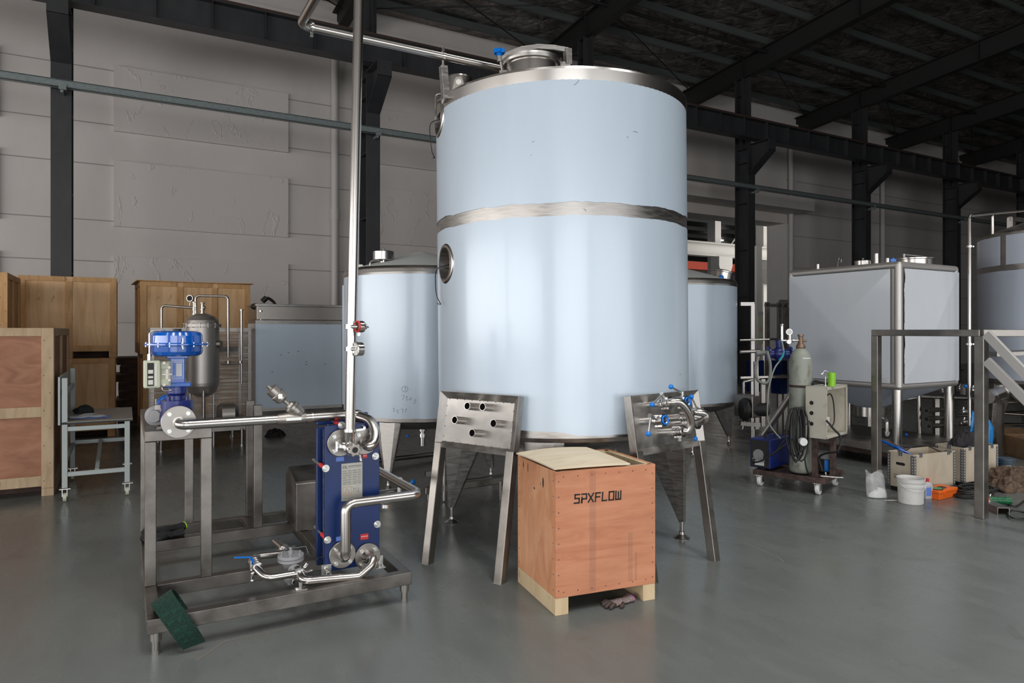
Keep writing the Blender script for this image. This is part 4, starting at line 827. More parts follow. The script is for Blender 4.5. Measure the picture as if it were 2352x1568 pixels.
# strainer pot
m = WM(sk_); px_, py_ = pt.x, pt.y
m.lathe([(.001, .312), (.071, .312), (.073, .309), (.073, .296), (.071, .294)], (px_, py_, 0), n=40); m.lathe([(.071, .292), (.073, .290), (.073, .277), (.060, .273), (.050, .262), (.047, .20), (.045, .18), (.030, .155), (.018, .15), (.018, .14), (.001, .139)], (px_, py_, 0), n=40)
m.lathe([(.024, 0), (.026, .03), (.040, .033), (.040, .045), (.026, .048), (.022, .06)], (px_, py_-.035, .235), (.15, -1, 0), 28); sp = m.build('strainer', M_['grey'], lwr, label='grey cast strainer pot')
m = WM(sk_)
for k in range(6): a = k*math.pi/3+.3; m.cyl((px_+.058*math.cos(a), py_+.058*math.sin(a), .31), (px_+.058*math.cos(a), py_+.058*math.sin(a), .322), .007, n=6)
m.cyl((px_, py_, .31), (px_, py_, .335), .014, n=8); m.cyl((px_, py_, .33), (px_, py_, .352), .006); m.tube([(px_, py_, .345), (px_+.09, py_+.02, .338), (px_+.10, py_, .30)], .0015, 6); m.build('lid_bolts', M_['grey'], sp)
m = WM(sk_); c_ = Vector((px_+.02, py_-.115, .235)); m.tube([Vector((px_+.01, py_-.09, .235)), c_, PY(687, 1312, 3.93)], .020, 16); m.cyl(c_+Vector((0, .02, 0)), c_+Vector((0, .006, 0)), .032, n=24); m.bar(c_+Vector((.03, .012, .02)), c_+Vector((.05, .012, .045)), .016, .016); m.build('inlet_clamp', M_['chrome'], sp, .002)
# side loop with ball valve
m = WM(sk_); zq = .222
m.tube(arc_pts([PY(683, 1316, 3.93), PY(612, 1328, 3.93), PY(590, 1306, 4.02), PY(588, 1303, 4.05)], .06, 9), .0205, 18); lp = m.build('loop_pipe', M_['pipe'], lwr)
m = WM(sk_); m.cyl(PY(590, 1305, 4.03), PY(583, 1292, 4.12), .030, n=20)
for f in (0, .33, .66, 1.0): 
    a, b = PY(590, 1305, 4.03), PY(583, 1292, 4.12); c_ = a.lerp(b, f); d_ = (b-a).normalized(); m.cyl(c_-d_*.004, c_+d_*.004, .036, n=20)
bv = m.build('ball_valve', M_['chrome'], lwr)
m = WM(sk_); a = PY(578, 1284, 4.04); m.cyl(PY(583, 1297, 4.06), a, .009); m.bar(PY(538, 1280, 4.02), PY(575, 1279, 4.03), .014, .007); m.bar(PY(575, 1279, 4.03), PY(583, 1292, 4.05), .012, .006); m.build('lever', M_['ball'], bv, .002, label='blue lever')
m = WM(sk_); m.bar(PY(575, 1285, 4.04), PY(576, 1308, 4.04), .012, .03); m.cyl(PY(580, 1316, 4.02), PY(580, 1334, 4.02), .009); m.sphere(PY(580, 1333, 4.02), .012); m.bar(PY(600, 1305, 4.0), PY(607, 1318, 4.0), .01, .012); m.build('valve_clamp', M_['chrome'], bv, .002)
m = WM(sk_); m.tube(arc_pts([PY(583, 1292, 4.12), PY(579, 1283, 4.20), PY(590, 1277, 4.24), PY(650, 1271, 4.24), PY(655, 1262, 4.3), PY(632, 1242, 4.46)], .045, 7), .0195, 16); m.build('rear_loop_pipe', M_['pipe'], lwr)
m = WM(sk_); c_ = PY(653, 1263, 4.30); m.cyl(c_, c_+(PY(632, 1242, 4.46)-c_).normalized()*.016, .033, n=20); m.bar(c_+Vector((.03, 0, 0)), c_+Vector((.065, 0, .012)), .012, .012); m.bar(c_-Vector((.03, 0, 0)), c_-Vector((.055, 0, .005)), .012, .012); m.build('rear_clamp', M_['chrome'], lwr, .002)
for r_, p_ in ((hxr, (1.17, 4.08, .19)), (cvr, (sx, sy, 1.0)), (upr, (fo_.x, 4.13, fo_.z)), (mdr, (fC.x, fC.y, fC.z)), (lwr, (px_, py_, .14))): rebase(r_, p_)
# ================================================================ OVERHEAD PIPE
pp = thing('process_pipe', 'tall polished pipe slanting up past the frame and over to the tallest tank', 'pipe', (1.144, 3.95, 1.0))
yb = 3.86; p0 = PY(803.5, 990, yb); p1 = PY(824, 0, yb); dr = (p1-p0); top = p0+dr*(3.62-p0.z)/dr.z
far = PV(1165, 157, 5.2); yr = 4.57; zr_ = 3.6
L0 = PY(700, 63, yr)
m = WM(pp); m.tube(arc_pts([p0, Vector((top.x, top.y, zr_)), Vector((L0.x-.03, yb, zr_)), Vector((L0.x-.03, yr, zr_)), Vector((3.0, yr, zr_)), Vector((3.0, yr, 3.46))], .07, 8), .0285, 24); pi = m.build('tube', M_['pipe'], pp)
m = WM(pp); c_ = Vector((L0.x+.045, yr, zr_)); m.cyl(c_-Vector((.008, 0, 0)), c_+Vector((.008, 0, 0)), .041, n=28); m.bar(c_+Vector((0, 0, -.03)), c_+Vector((0, 0, -.06)), .02, .02); m.build('union_clamp', M_['chrome'], pp, .002)
c_ = PY(1018, 133, yr); m = WM(pp); m.cyl(Vector((c_.x-.01, yr, zr_)), Vector((c_.x+.01, yr, zr_)), .034, n=24); m.bar((c_.x, yr, zr_+.03), (c_.x, yr, zr_+.06), .018, .018); m.build('hanger_clamp', M_['chrome'], pp, .002)
c_ = PY(803.5, 988, yb); m = WM(pp); ud = dr.normalized(); m.cyl(c_-ud*.008, c_+ud*.008, .036, n=24); m.bar(c_+Vector((.03, -.01, 0)), c_+Vector((.085, -.015, .004)), .016, .016); m.bar(c_+Vector((.07, -.01, .012)), c_+Vector((.085, -.01, .012)), .04, .02)
m.build('lower_clamp', M_['chrome'], pp, .002)
m = WM(pp); m.cyl(p0, base+Vector((0, 0, .02)), .027, n=20); m.build('lower_tube', M_['pipe'], pp)
d_ = Vector((CP, -SP, 0)); tf = -Vector((SP, CP, 0)); gx = (tf*.62-d_*.78).normalized()
def prof(c, pts, n=36): return WM(pp).lathe(pts, c, gx, n)
c_ = PY(806, 750, yb); q_ = c_+tf*.045+d_*.055
m = WM(pp); m.cyl(c_+tf*.02, q_-gx*.005, .012); m.cyl(c_-ud*.012, c_+ud*.012, .034, n=24); m.lathe([(.001, -.045), (.016, -.045), (.016, -.036), (.030, -.030), (.033, -.022), (.033, .0), (.030, .004)], q_, gx, 32); sg = m.build('sight_glass', M_['chrome'], pp, .001)
prof(q_, [(.031, .001), (.034, .004), (.034, .012), (.030, .014), (.026, .010)]).build('red_ring', M_['red'], sg); m = WM(pp); m.disc(q_+gx*.009, gx, .027); m.build('glass', M_['bore'], sg)
m = WM(pp); m.bar(q_+Vector((0, 0, -.034)), q_+Vector((0, 0, -.052)), .012, .012); m.cyl(q_-gx*.044, q_-gx*.06, .007, n=6); m.build('drain_nut', M_['chrome'], sg)
c_ = PY(806, 801, yb); q_ = c_+tf*.045+d_*.055
m = WM(pp); m.cyl(c_+tf*.02, q_-gx*.005, .012); m.cyl(c_-ud*.012, c_+ud*.012, .034, n=24); m.lathe([(.001, -.022), (.036, -.022), (.038, -.018), (.038, .010), (.041, .013), (.041, .018), (.037, .020), (.034, .014)], q_, gx, 40); gg = m.build('pressure_gauge', M_['chrome'], pp)
m = WM(pp); c3 = q_+gx*.0145; m.disc(c3, gx, .0345, 32); m.build('dial', M_['meter'], gg)
m = WM(pp); Mg = frame_of(c3+gx*.001, Vector((0, 0, 1)).cross(gx), (0, 0, 1))
for k in range(11):
    a = math.radians(225-27*k); m.stroke([(.026*math.cos(a), .026*math.sin(a)), (.031*math.cos(a), .031*math.sin(a))], .0012, Mg)
m.stroke([(-.004, -.004), (.014, .012)], .0018, Mg); m.build('needle', M_['ink'], gg)
# ================================================================ scouring pad strip over the front rail
def ribbon(m, A, B, t=.008, n=8):
    A = smooth_path(A, n); B = smooth_path(B, n); rings = []
    for i in range(len(A)):
        j0, j1 = max(0, i-1), min(len(A)-1, i+1); d = (A[j1]-A[j0]).normalized(); w = (B[i]-A[i]).normalized(); nn = d.cross(w).normalized()*t/2
        rings.append([A[i]-nn, B[i]-nn, B[i]+nn, A[i]+nn])
    return m.loft(rings)
m = MB(); A = [PV(420, 1491, 3.38), PV(398, 1462, 3.345), PV(364, 1415, 3.34), PV(347, 1389, 3.38), PV(362, 1390, 3.60), FL(402, 1428, .02)]
B = [PV(472, 1472, 3.43), PV(450, 1437, 3.385), PV(419, 1393, 3.38), PV(394, 1355, 3.45), PV(410, 1365, 3.70), FL(456, 1436, .02)]
m = MB(); ribbon(m, A, B); o = one(m, 'scouring_pad_strip', M_['pad'], 'dark green scouring pad strip draped over the front corner rail of the skid', 'pad')
A2, B2 = smooth_path(A, 8), smooth_path(B, 8); m = MB()
for i0 in (3, 6, 9, 12, 15):
    for f0, s_ in ((.30, 'SPP'), (.72, 'SP')):
        a, b = A2[i0], B2[i0]; nx = (b-a).normalized(); ny = (A2[i0-1]-A2[i0+1]).normalized()*-1
        c_ = a.lerp(b, f0); nz = nx.cross(ny).normalized(); 
        if nz.dot(Vector((0, 0, 0))-c_) < 0: nz = -nz
        yv = nz.cross(nx); m.text(s_, .022, frame_of(c_-nx*.022+nz*.0048, nx, yv), .0004)
m.M = ROOTM.get('x', Matrix()); pr = m.build('printed_letters', M_['padink'], o)
# ================================================================ FLOW PANELS leaning on the big tank
def flow_panel(label, fl, fr, tl):
    fl, fr, tl = Vector(fl), Vector(fr), Vector(tl)
    x = (fr-fl).normalized(); y = (tl-fl).normalized(); y = (y-x*y.dot(x)).normalized()
    M = frame_of(fl, x, y)          # local x across, y up the slope, z out of the face
    r = thing('flow_panel', label, 'panel stand', M=M); w = (fr-fl).length; h = (tl-fl).length; lw = .062; dp = .062
    for xx in (0, w-lw): MB().bb((xx, 0, -.062), (xx+lw, h-.36, 0)).build('leg', M_['tube'], r, .004); 
    for xx in (0, w-lw): MB().bb((xx, 0, -.064), (xx+lw, .004, .002)).build('leg_cap', M_['cast'], r)
    m = MB(); z0, z1 = -dp, 0; y0, y1 = h-.392, h; e = .052; zi = -.045
    # bevelled tray: outer rim at the front, plate set back
    o_ = [(0, y0), (w, y0), (w, y1), (0, y1)]; i_ = [(e, y0+.045), (w-e, y0+.045), (w-e, y1-.05), (e, y1-.05)]
    vs = [(a, b, z1) for a, b in o_]+[(a, b, zi+.012) for a, b in i_]+[(a, b, z0) for a, b in o_]
    m.add(vs, [(0, 1, 5, 4), (1, 2, 6, 5), (2, 3, 7, 6), (3, 0, 4, 7), (1, 0, 8, 9), (2, 1, 9, 10), (3, 2, 10, 11), (0, 3, 11, 8), (8, 11, 10, 9)])
    m.build('tray_frame', M_['satin'], r, .002)
    m = MB(); m.bb((e-.004, y0+.04, zi+.004), (w-e+.004, y1-.045, zi+.013)); pl = m.build('face_plate', M_['satin'], r)
    m = MB()
    for k in range(9):
        for yy in (y0+.045, y1-.05): m.sphere((e+.02+k*(w-2*e-.04)/8, yy, zi+.014), .0035, n=8)
    for k in range(4):
        for xx in (e, w-e): m.sphere((xx, y0+.08+k*.07, zi+.014), .0035, n=8)
    m.build('tack_welds', M_['brass'], pl)
    return r, M, w, h, zi+.013
def ray_plane(px, py, M, zl):
    o = Vector((0, 0, EYE)); d = PV(px, py, 1)-o; inv = M.inverted(); oo = inv @ o; dd = inv.to_3x3() @ d; s = (zl-oo.z)/dd.z; return oo+dd*s
fA_, MA, wA, hA, zA_ = flow_panel('steel stand with five bare pipe stubs leaning on the left side of the tallest tank', W(-.625, 4.70), W(-.07, 4.30), W(-.50, 4.85, 1.176))
for px, py in ((1073, 932), (1108, 934), (1044, 964), (1133, 972), (1084, 994)):
    q = ray_plane(px, py, MA, zA_+.085); m = MB(); m.tube([(q.x, q.y, zA_), (q.x, q.y, zA_+.085)], .0255, 24, caps=False); m.tube([(q.x, q.y, zA_), (q.x, q.y, zA_+.085)], .0235, 24, caps=False)
    m.lathe([(.0255, 0), (.0235, 0)], (q.x, q.y, zA_+.085), n=24); st = m.build('pipe_stub', M_['pipe'], fA_); MB().disc((q.x, q.y, zA_+.01), (0, 0, 1), .0235).build('bore', M_['bore'], st)
fB_, MB_, wB, hB, zB_ = flow_panel('steel stand with blue-knobbed valves and two pipe bends leaning right of the plywood crate', W(.885, 4.30), W(1.455, 4.765), W(.758, 4.43, 1.178))
def pB(px, py, z): return ray_plane(px, py, MB_, z)
def bfly(px, py, z, hp, ball, opn=False, L=.05):
    """clamped butterfly valve: centre sighted at px,py at height z over the panel; handle towards hp, ending in ball"""
    c_ = pB(px, py, z); m = MB()
    m.cyl((c_.x, c_.y, zB_), (c_.x, c_.y, z+.02), .0245, n=24); 
    for k, rr in ((-.034, .038), (-.026, .041), (-.010, .040), (.0, .043), (.012, .040), (.026, .041), (.034, .038)): m.cyl((c_.x, c_.y, z+k-.003), (c_.x, c_.y, z+k+.003), rr, n=28)
    m.cyl((c_.x, c_.y, z-.03), (c_.x, c_.y, z+.034), .033, n=28)
    for a in (0.6, 2.3, 4.2): m.bar((c_.x+.040*math.cos(a), c_.y+.040*math.sin(a), z-.028), (c_.x+.040*math.cos(a), c_.y+.040*math.sin(a), z+.030), .012, .014)
    v = m.build('butterfly_valve', M_['chrome'], fB_, .001)
    h0 = pB(hp[0], hp[1], z+.01); b0 = pB(ball[0], ball[1], z+hp[2]); m = MB(); m.cyl((c_.x, c_.y, z), h0, .012, n=12); m.cyl(h0+(h0-Vector((c_.x, c_.y, z))).normalized()*.012, h0, .014, n=14); m.cyl(h0, b0, .006, n=10); m.build('lever', M_['zinc'], v)
    MB().sphere(b0, .0165, n=20).build('ball_knob', M_['ball'], v, label='blue ball knob')
    if opn:
        m = MB(); m.torus((c_.x, c_.y, z+.044), (0, 0, 1), .0275, .0052, 32, 8); m.build('blue_gasket', M_['ball'], v, label='blue gasket ring'); m = MB(); m.tube([(c_.x, c_.y, z+.02), (c_.x, c_.y, z+.044)], .0245, 24, caps=False); m.build('ferrule', M_['chrome'], v)
        m = MB(); m.disc((c_.x, c_.y, z+.036), (0, 0, 1), .0245); m.build('bore', M_['bore'], v); MB().bar((c_.x-.022, c_.y, z+.038), (c_.x+.022, c_.y, z+.038), .006, .004).build('disc_edge', M_['zinc'], v)
    return c_
v1 = bfly(1530, 925, .115, (1521, 906, .03), (1498, 929))
v2 = bfly(1568, 923, .115, (1567, 903, .02), (1541, 888), True)
v3 = bfly(1516, 965, .115, (1494, 955, .05), (1489, 996), True)
v4 = bfly(1560, 990, .115, (1562, 1010, .03), (1597, 1007))
v5 = bfly(1577, 957, .10, (1602, 940, .02), (1588, 911))
def bend(pts, nm='pipe_bend'):
    m = MB(); m.tube(smooth_path([pB(*p) for p in pts], 7), .0255, 22); return m.build(nm, M_['pipe'], fB_)
bend([(1536, 925, .15), (1543, 923, .175), (1562, 924, .205), (1580, 944, .215), (1588, 968, .205), (1583, 988, .18), (1571, 989, .15)])
bend([(1583, 957, .14), (1590, 946, .19), (1604, 946, .24), (1620, 951, .26), (1620, 962, .25), (1608, 968, .20), (1598, 966, .15)])
m = MB(); c_ = pB(1597, 972, .12); m.cyl((c_.x, c_.y, zB_), (c_.x, c_.y, .15), .0245, n=24)
for k in (-.02, 0, .02): m.cyl((c_.x, c_.y, .12+k-.003), (c_.x, c_.y, .12+k+.003), .040, n=24)
m.build('clamp_union', M_['chrome'], fB_)
# ================================================================ PLYWOOD CRATE with stencil
K0, K1 = W(.244, 3.83), W(.854, 4.07); kx = (K1-K0).normalized(); kyaw = math.atan2(kx.y, kx.x); KW = (K1-K0).length; KD = .565
cr = thing('plywood_crate', 'reddish plywood crate with black stencilled letters, lid pushed aside, nearest the camera', 'crate', tuple(K0), kyaw)
kz0, kz1, t_ = .098, .808, .012
MB().bb((0, 0, kz0), (KW, t_, kz1)).build('front_panel', M_['redply'], cr, .001)
MB().bb((0, t_, kz0), (t_, KD, kz1)).build('side_panel', M_['redply_side'], cr, .001)
MB().bb((KW-t_, t_, kz0), (KW, KD, kz1)).build('side_panel', M_['redply_side'], cr, .001)
MB().bb((t_, KD-t_, kz0), (KW-t_, KD, kz1)).build('back_panel', M_['redply'], cr, .001)
MB().bb((t_, t_, kz0), (KW-t_, KD-t_, kz0+.012)).build('floor_panel', M_['pine'], cr)
for a, b in (((t_, t_, kz1-.07), (KW-t_, t_+.03, kz1-.004)), ((KW-t_-.03, t_, kz1-.07), (KW-t_, KD-t_, kz1-.004)), ((t_, KD-t_-.03, kz1-.07), (KW-t_, KD-t_, kz1-.004)), ((t_, t_, kz1-.07), (t_+.03, KD-t_, kz1-.004))): MB().bb(a, b).build('inner_batten', M_['pine'], cr)
MB().bb((.035, .035, .50), (KW-.035, KD-.035, .60)).build('packed_load', M_['cardboard'], cr)
MB().bb((0, .002, 0), (.082, KD, kz0)).build('runner', M_['pine'], cr, .002)
MB().bb((KW-.082, .002, 0), (KW, KD, kz0)).build('runner', M_['pine'], cr, .002)
# lid: a thin warped sheet slid to the left
iv = ROOTM[cr.name].inverted(); zl = kz1+.006
c4 = [iv @ FL(px, py, zl+dz) for px, py, dz in ((1273, 1079, .0), (1447, 1067, .002), (1347, 1029.5, .018), (1186, 1043, .006))]
m = MB(); 
def lidf(s, t):
    a = c4[0].lerp(c4[1], s); b = c4[3].lerp(c4[2], s); p = a.lerp(b, t); return Vector((p.x, p.y, p.z+.010*math.sin(math.pi*s)*(.3+t)+.004*math.sin(3*t)))
m.grid(lidf, 16, 10, False); lid = m.build('lid', M_['pineside'], cr, solid=-.009)
# stencil, drawn stroke by stroke
FK = Matrix(((1, 0, 0, 0), (0, 0, -1, 0), (0, 1, 0, 0), (0, 0, 0, 1)))
pa, pb_ = iv @ PV(1319, 1158, 3.87), iv @ PV(1431, 1150, 3.97)
GL = {'S': [[(1, 1), (.12, 1), (.12, .54), (.95, .54), (.92, 0), (0, 0)]], 'P': [[(0, 0), (.12, .62)], [(.06, 1), (1, 1), (1, .42), (.12, .42), (.08, 0)]], 'X': [[(0, 1), (.95, 0)], [(1, 1), (0, 0)]],
      'F': [[(1, 1), (.1, 1), (.02, 0)], [(.1, .52), (.85, .52)]], 'L': [[(.1, 1), (.0, .0), (.9, 0)]], 'O': [[(.06, 1), (1, 1), (.95, 0), (0, 0), (.06, 1)]], 'W': [[(.05, 1), (.0, 0), (1, 0), (1.05, 1)], [(.52, .0), (.54, .9)]]}
H_ = .047; lw_ = .034; gap = .0135; x_ = 0; m = MB(); zs = 1.6-(1155-760)/FOC*3.875
tot = 7*lw_+6*gap; x0_ = .118; sc_ = .300/tot
for ch in 'SPXFLOW':
    for st in GL[ch]: m.stroke([((x_+a*lw_)*sc_, b*H_) for a, b in st], .0085, T(x0_, -.0006, zs) @ FK @ RZ(math.radians(-.6)), .001)
    x_ += lw_+gap
m.build('stencilled_lettering', M_['ink'], cr)
m = MB(); random.seed(3)
for (n_, y_, z_) in ((9, .03, 0), (9, .97, 0)):
    for k in range(8): m.cyl((KW*y_, -.0008, kz0+.04+k*.088), (KW*y_, .001, kz0+.04+k*.088), .0035, n=8)
for k in range(7): m.cyl((.05+k*.09, -.0008, kz1-.03), (.05+k*.09, .001, kz1-.03), .0035, n=8); m.cyl((.05+k*.09, -.0008, kz0+.03), (.05+k*.09, .001, kz0+.03), .0035, n=8)
for k in range(8): m.cyl((-.0008, .03, kz0+.04+k*.088), (.001, .03, kz0+.04+k*.088), .0035, n=8); m.cyl((-.0008, KD-.03, kz0+.04+k*.088), (.001, KD-.03, kz0+.04+k*.088), .0035, n=8)
m.build('nail_heads', M_['rust'], cr)
m = MB()
for y_, z_, a_, b_ in ((.17, .715, .012, .05), (.47, .765, .008, .03), (.40, .76, .006, .05), (.21, .70, .004, .012), (.30, .655, .010, .012)): m.sphere((-.0002, y_, z_), 1, (.0007, a_, b_*.6), 12)
m.build('knots', mat('dark_knot', (.06, .03, .025), .7), cr)
m = MB(); m.bb((.215, -.0003, .11), (.255, .0005, .80)); m.bb((.47, -.0003, .13), (.50, .0005, .42)); m.bb((.515, -.0003, .13), (.53, .0005, .30)); m.build('dust_streak', M_['redply_streak'] if False else wood('greyed_plywood', (.37, .155, .09), (.44, .195, .115), (.49, .235, .14), (.7, .7, 5)), cr)
# ================================================================ GLOVES
def glove(name_label, M, mats, s=1.0, curl=.5, cuffcol=None):
    r = thing('work_glove', name_label, 'glove', M=M); m = MB()
    rings = []
    for t, w, h in ((0, .040, .016), (.025, .038, .017), (.06, .042, .017), (.10, .046, .016), (.125, .043, .013)):
        rings.append([Vector((w*math.cos(a)*s, t*s, (h+h*math.sin(a)*.9+.004*math.sin(5*a+t*40))*s)) for a in [2*math.pi*i/16 for i in range(16)]])
    m.loft(rings, True); m.build('palm', M_[mats[0]], r)
    for k, (x0, L, a) in enumerate(((-.033, .060, -.25), (-.011, .075, -.06), (.012, .070, .10), (.034, .052, .32))):
        m = MB(); p = [Vector((x0, .112, .017)), Vector((x0+math.sin(a)*L*.4, .112+L*.4, .026)), Vector((x0+math.sin(a)*L*.8, .112+L*.8, .022-curl*.006)), Vector((x0+math.sin(a)*L, .112+L*.98, .013))]
        m.tube([q*s for q in smooth_path(p, 4)], [v*s for v in [.0125]*11+[.011, .007]][:13], 10); m.build('finger', M_[mats[1]], r)
    m = MB(); p = [Vector((-.036, .045, .015)), Vector((-.062, .07, .018)), Vector((-.072, .10, .014))]; m.tube([q*s for q in smooth_path(p, 4)], [.013*s]*8+[.009*s], 10); m.build('thumb', M_[mats[1]], r)
    m = MB(); rings = []
    for t, w, h in ((.004, .038, .015), (-.03, .040, .018), (-.06, .043, .02)): rings.append([Vector((w*math.cos(a), t, h+h*math.sin(a)+.002*math.sin(8*a)))*s for a in [2*math.pi*i/24 for i in range(24)]])
    m.loft(rings, True); m.build('cuff', M_[mats[0]], r)
    if cuffcol: MB().tube([Vector((.043*math.cos(a), -.06, .02+.02*math.sin(a)))*s for a in [2*math.pi*i/20 for i in range(20)]], .004*s, 8, closed=True).build('cuff_edge', M_[cuffcol], r)
    return r
g0 = FL(1430, 1392); gd = FL(1392, 1396)-FL(1435, 1378); glove('grey and brown knitted work glove on the floor below the stencilled crate, purple cuff edge', T(FL(1434, 1383)) @ RZ(math.atan2(gd.y, gd.x)-math.pi/2-.15), ('gloveknit', 'glovegrip'), .86, 1, 'purple')
M_['limeedge'] = mat('lime_hem', (.22, .42, .02), .8)
ga = PV(372, 1232, 4.9); glove('black work glove with a lime hem lying across the rear skid rails', T(Vector((.30, 5.39, .186))) @ RZ(math.radians(103)), ('gloveblack', 'gloveblack'), 1.15, .5, 'limeedge')
glove('black work glove underneath, sticking out left of the rear skid rails', T(Vector((.285, 5.24, .186))) @ RZ(math.radians(94)), ('gloveblack', 'gloveblack'), 1.1, .5)
# ---- floor scratch marks and stains
def floor_mark(label, pts, wd, c, nm='floor_scratch', cat='scratch'):
    m = MB(); q = [FL(a, b, .0015) for a, b in pts]
    for i in range(len(q)-1):
        a, b = q[i], q[i+1]; n_ = Vector((-(b-a).y, (b-a).x, 0)).normalized()*wd/2; m.add([a-n_, b-n_, b+n_, a+n_], [(0, 1, 2, 3)])
    o = m.build(nm, M_[c]); o['kind'] = 'structure'; return o
M_['scr1'] = mat('rusty_scratch', (.30, .22, .18), .6); M_['scr2'] = mat('pale_scuff', (.36, .37, .36), .5); M_['stain'] = mat('oily_stain', (.16, .135, .11), .3)
floor_mark('', [(450, 1517), (484, 1494), (519, 1472), (600, 1457), (700, 1431), (790, 1411)], .004, 'scr1', 'trim_60')
floor_mark('', [(1060, 1203), (1074, 1206), (1090, 1212)], .004, 'scr2', 'trim_61'); floor_mark('', [(1598, 1237), (1612, 1246), (1625, 1258)], .004, 'scr2', 'trim_62')
floor_mark('', [(1640, 1240), (1720, 1250), (1790, 1280), (1800, 1290)], .003, 'scr2', 'trim_63')
# ================================================================ LEFT SIDE: crates, work table, filter skid
def big_crate(label, x0, y0, z0, w, d, h, pm, bm, cols=2, mid=0, lid=0.0, yaw=0.0, group=None, bw=.09, feet=.1):
    r = thing('wooden_crate', label, 'crate', (x0, y0, z0), yaw, group); b = .022
    MB().bb((b, b, feet), (w-b, d-b, h)).build('body', M_[pm], r)
    def bat(lo, hi): MB().bb(lo, hi).build('batten', M_[bm], r, .003)
    xs = [0]+[ (w-bw)*k/cols for k in range(1, cols)]+[w-bw]
    for x in xs: bat((x, 0, feet if 0 < x < w-bw else feet-.02), (x+bw, b, h-(bw*.8 if 0 < x < w-bw else 0)))
    for i in range(len(xs)-1):
        bat((xs[i]+bw, 0, h-bw*.8), (xs[i+1], b, h)); bat((xs[i]+bw, 0, feet), (xs[i+1], b, feet+bw))
        if mid: bat((xs[i]+bw, 0, feet+(h-feet)*mid-bw/2), (xs[i+1], b, feet+(h-feet)*mid+bw/2))
    for sx in (0, w-b):      # side frames
        for y in (b, (d-bw)/2, d-bw): bat((sx, y, feet), (sx+b, y+bw, h))
        for z in (h-bw*.8, feet): 
            bat((sx, b+bw, z), (sx+b, (d-bw)/2, z+bw*.8)); bat((sx, (d-bw)/2+bw, z), (sx+b, d-bw, z+bw*.8))
    for k in range(3):
        x = k*(w-.1)/2; MB().bb((x, 0.01, 0), (x+.1, d-.01, feet)).build('skid_block', M_[bm], r, .003)
    for y in (.3, d-.4): MB().bb((.12, y, 0), (w-.12, y+.1, feet-.002)).build('skid_block', M_['pallet'], r)  # dark cross bars added so the open gap under the crate looks dark
    if lid:
        m = MB(); m.grid(lambda s, t: Vector((-lid+(w+2*lid)*s, -lid+(d+2*lid)*t, h+.012+.03*(s-.4)**2)), 10, 2, False); m.build('lid', M_['batten'], r, solid=.012)
    m = MB()
    for x in xs:
        k = 0
        while feet+.05+k*.17 < h: m.cyl((x+.02+(k % 2)*.05, -.001, feet+.05+k*.17), (x+.02+(k % 2)*.05, .002, feet+.05+k*.17), .005, n=6); k += 1
    m.build('nail_heads', M_['rust'], r)
    return r
big_crate('large brown-red plywood crate with pale battens, cut off at the left edge', -3.1, 7.98, 0, 2.49, 2.1, 1.63, 'brownply', 'greypine', 2, .47, bw=.10)
x0 = PY(40, 700, 12.05).x; x1 = PY(268, 700, 12.05).x; h = 1.15
big_crate('yellow plywood crate with vertical batten, upper of the stack above the work table', x0, 12.05, 1.193, x1-x0, 1.3, 1.215, 'ply', 'batten', 2)
big_crate('yellow plywood crate, lower of the stack behind the work table', x0+.02, 12.05, 0, x1-x0-.04, 1.3, 1.19, 'ply', 'batten', 2)
xa, xb_ = PY(322, 700, 12.0).x, PY(577, 700, 12.0).x
big_crate('wide yellow plywood crate with loose overhanging lid, on top behind the filter vessel', xa, 12.0, 1.243, xb_-xa, 1.15, 1.13, 'ply', 'batten', 3, lid=.05, yaw=math.radians(3))
big_crate('orange plywood crate, lower one behind the blue actuator and filter vessel', xa+.04, 12.0, 0, xb_-xa-.05, 1.15, 1.24, 'ply', 'batten', 3, yaw=math.radians(3))
big_crate('dark orange crate whose corner shows at the left edge, upper one', -3.2, 10.4, 1.183, 1.93, 1.2, 1.14, 'batten', 'batten', 2)
big_crate('lower crate at the left edge, hidden behind the large brown-red crate', -3.2, 10.4, 0, 1.93, 1.2, 1.18, 'batten', 'batten', 2)
# dark pallets stacked between the crate stacks
for k in range(8):
    z = k*.145; r = thing('wooden_pallet', 'dark old pallet in the stack between the yellow crates, %s' % ['lowest', 'second from the floor', 'third from the floor', 'fourth from the floor', 'fourth from the top', 'third from the top', 'second from the top', 'topmost'][k], 'pallet', (-.12+.03*math.sin(k*2.3), 13.5, z+.001), .04*math.sin(k*3), 'dark pallets between the crates')
    for j in range(3): MB().bb((.0, .02+j*.4, 0), (.5, .12+j*.4, .10)).build('bearer', M_['pallet'], r)
    m = MB()
    for j in range(5): m.bb((0, j*.2, .102), (.5, j*.2+.14, .124))
    m.build('deck_boards', M_['pallet'], r)
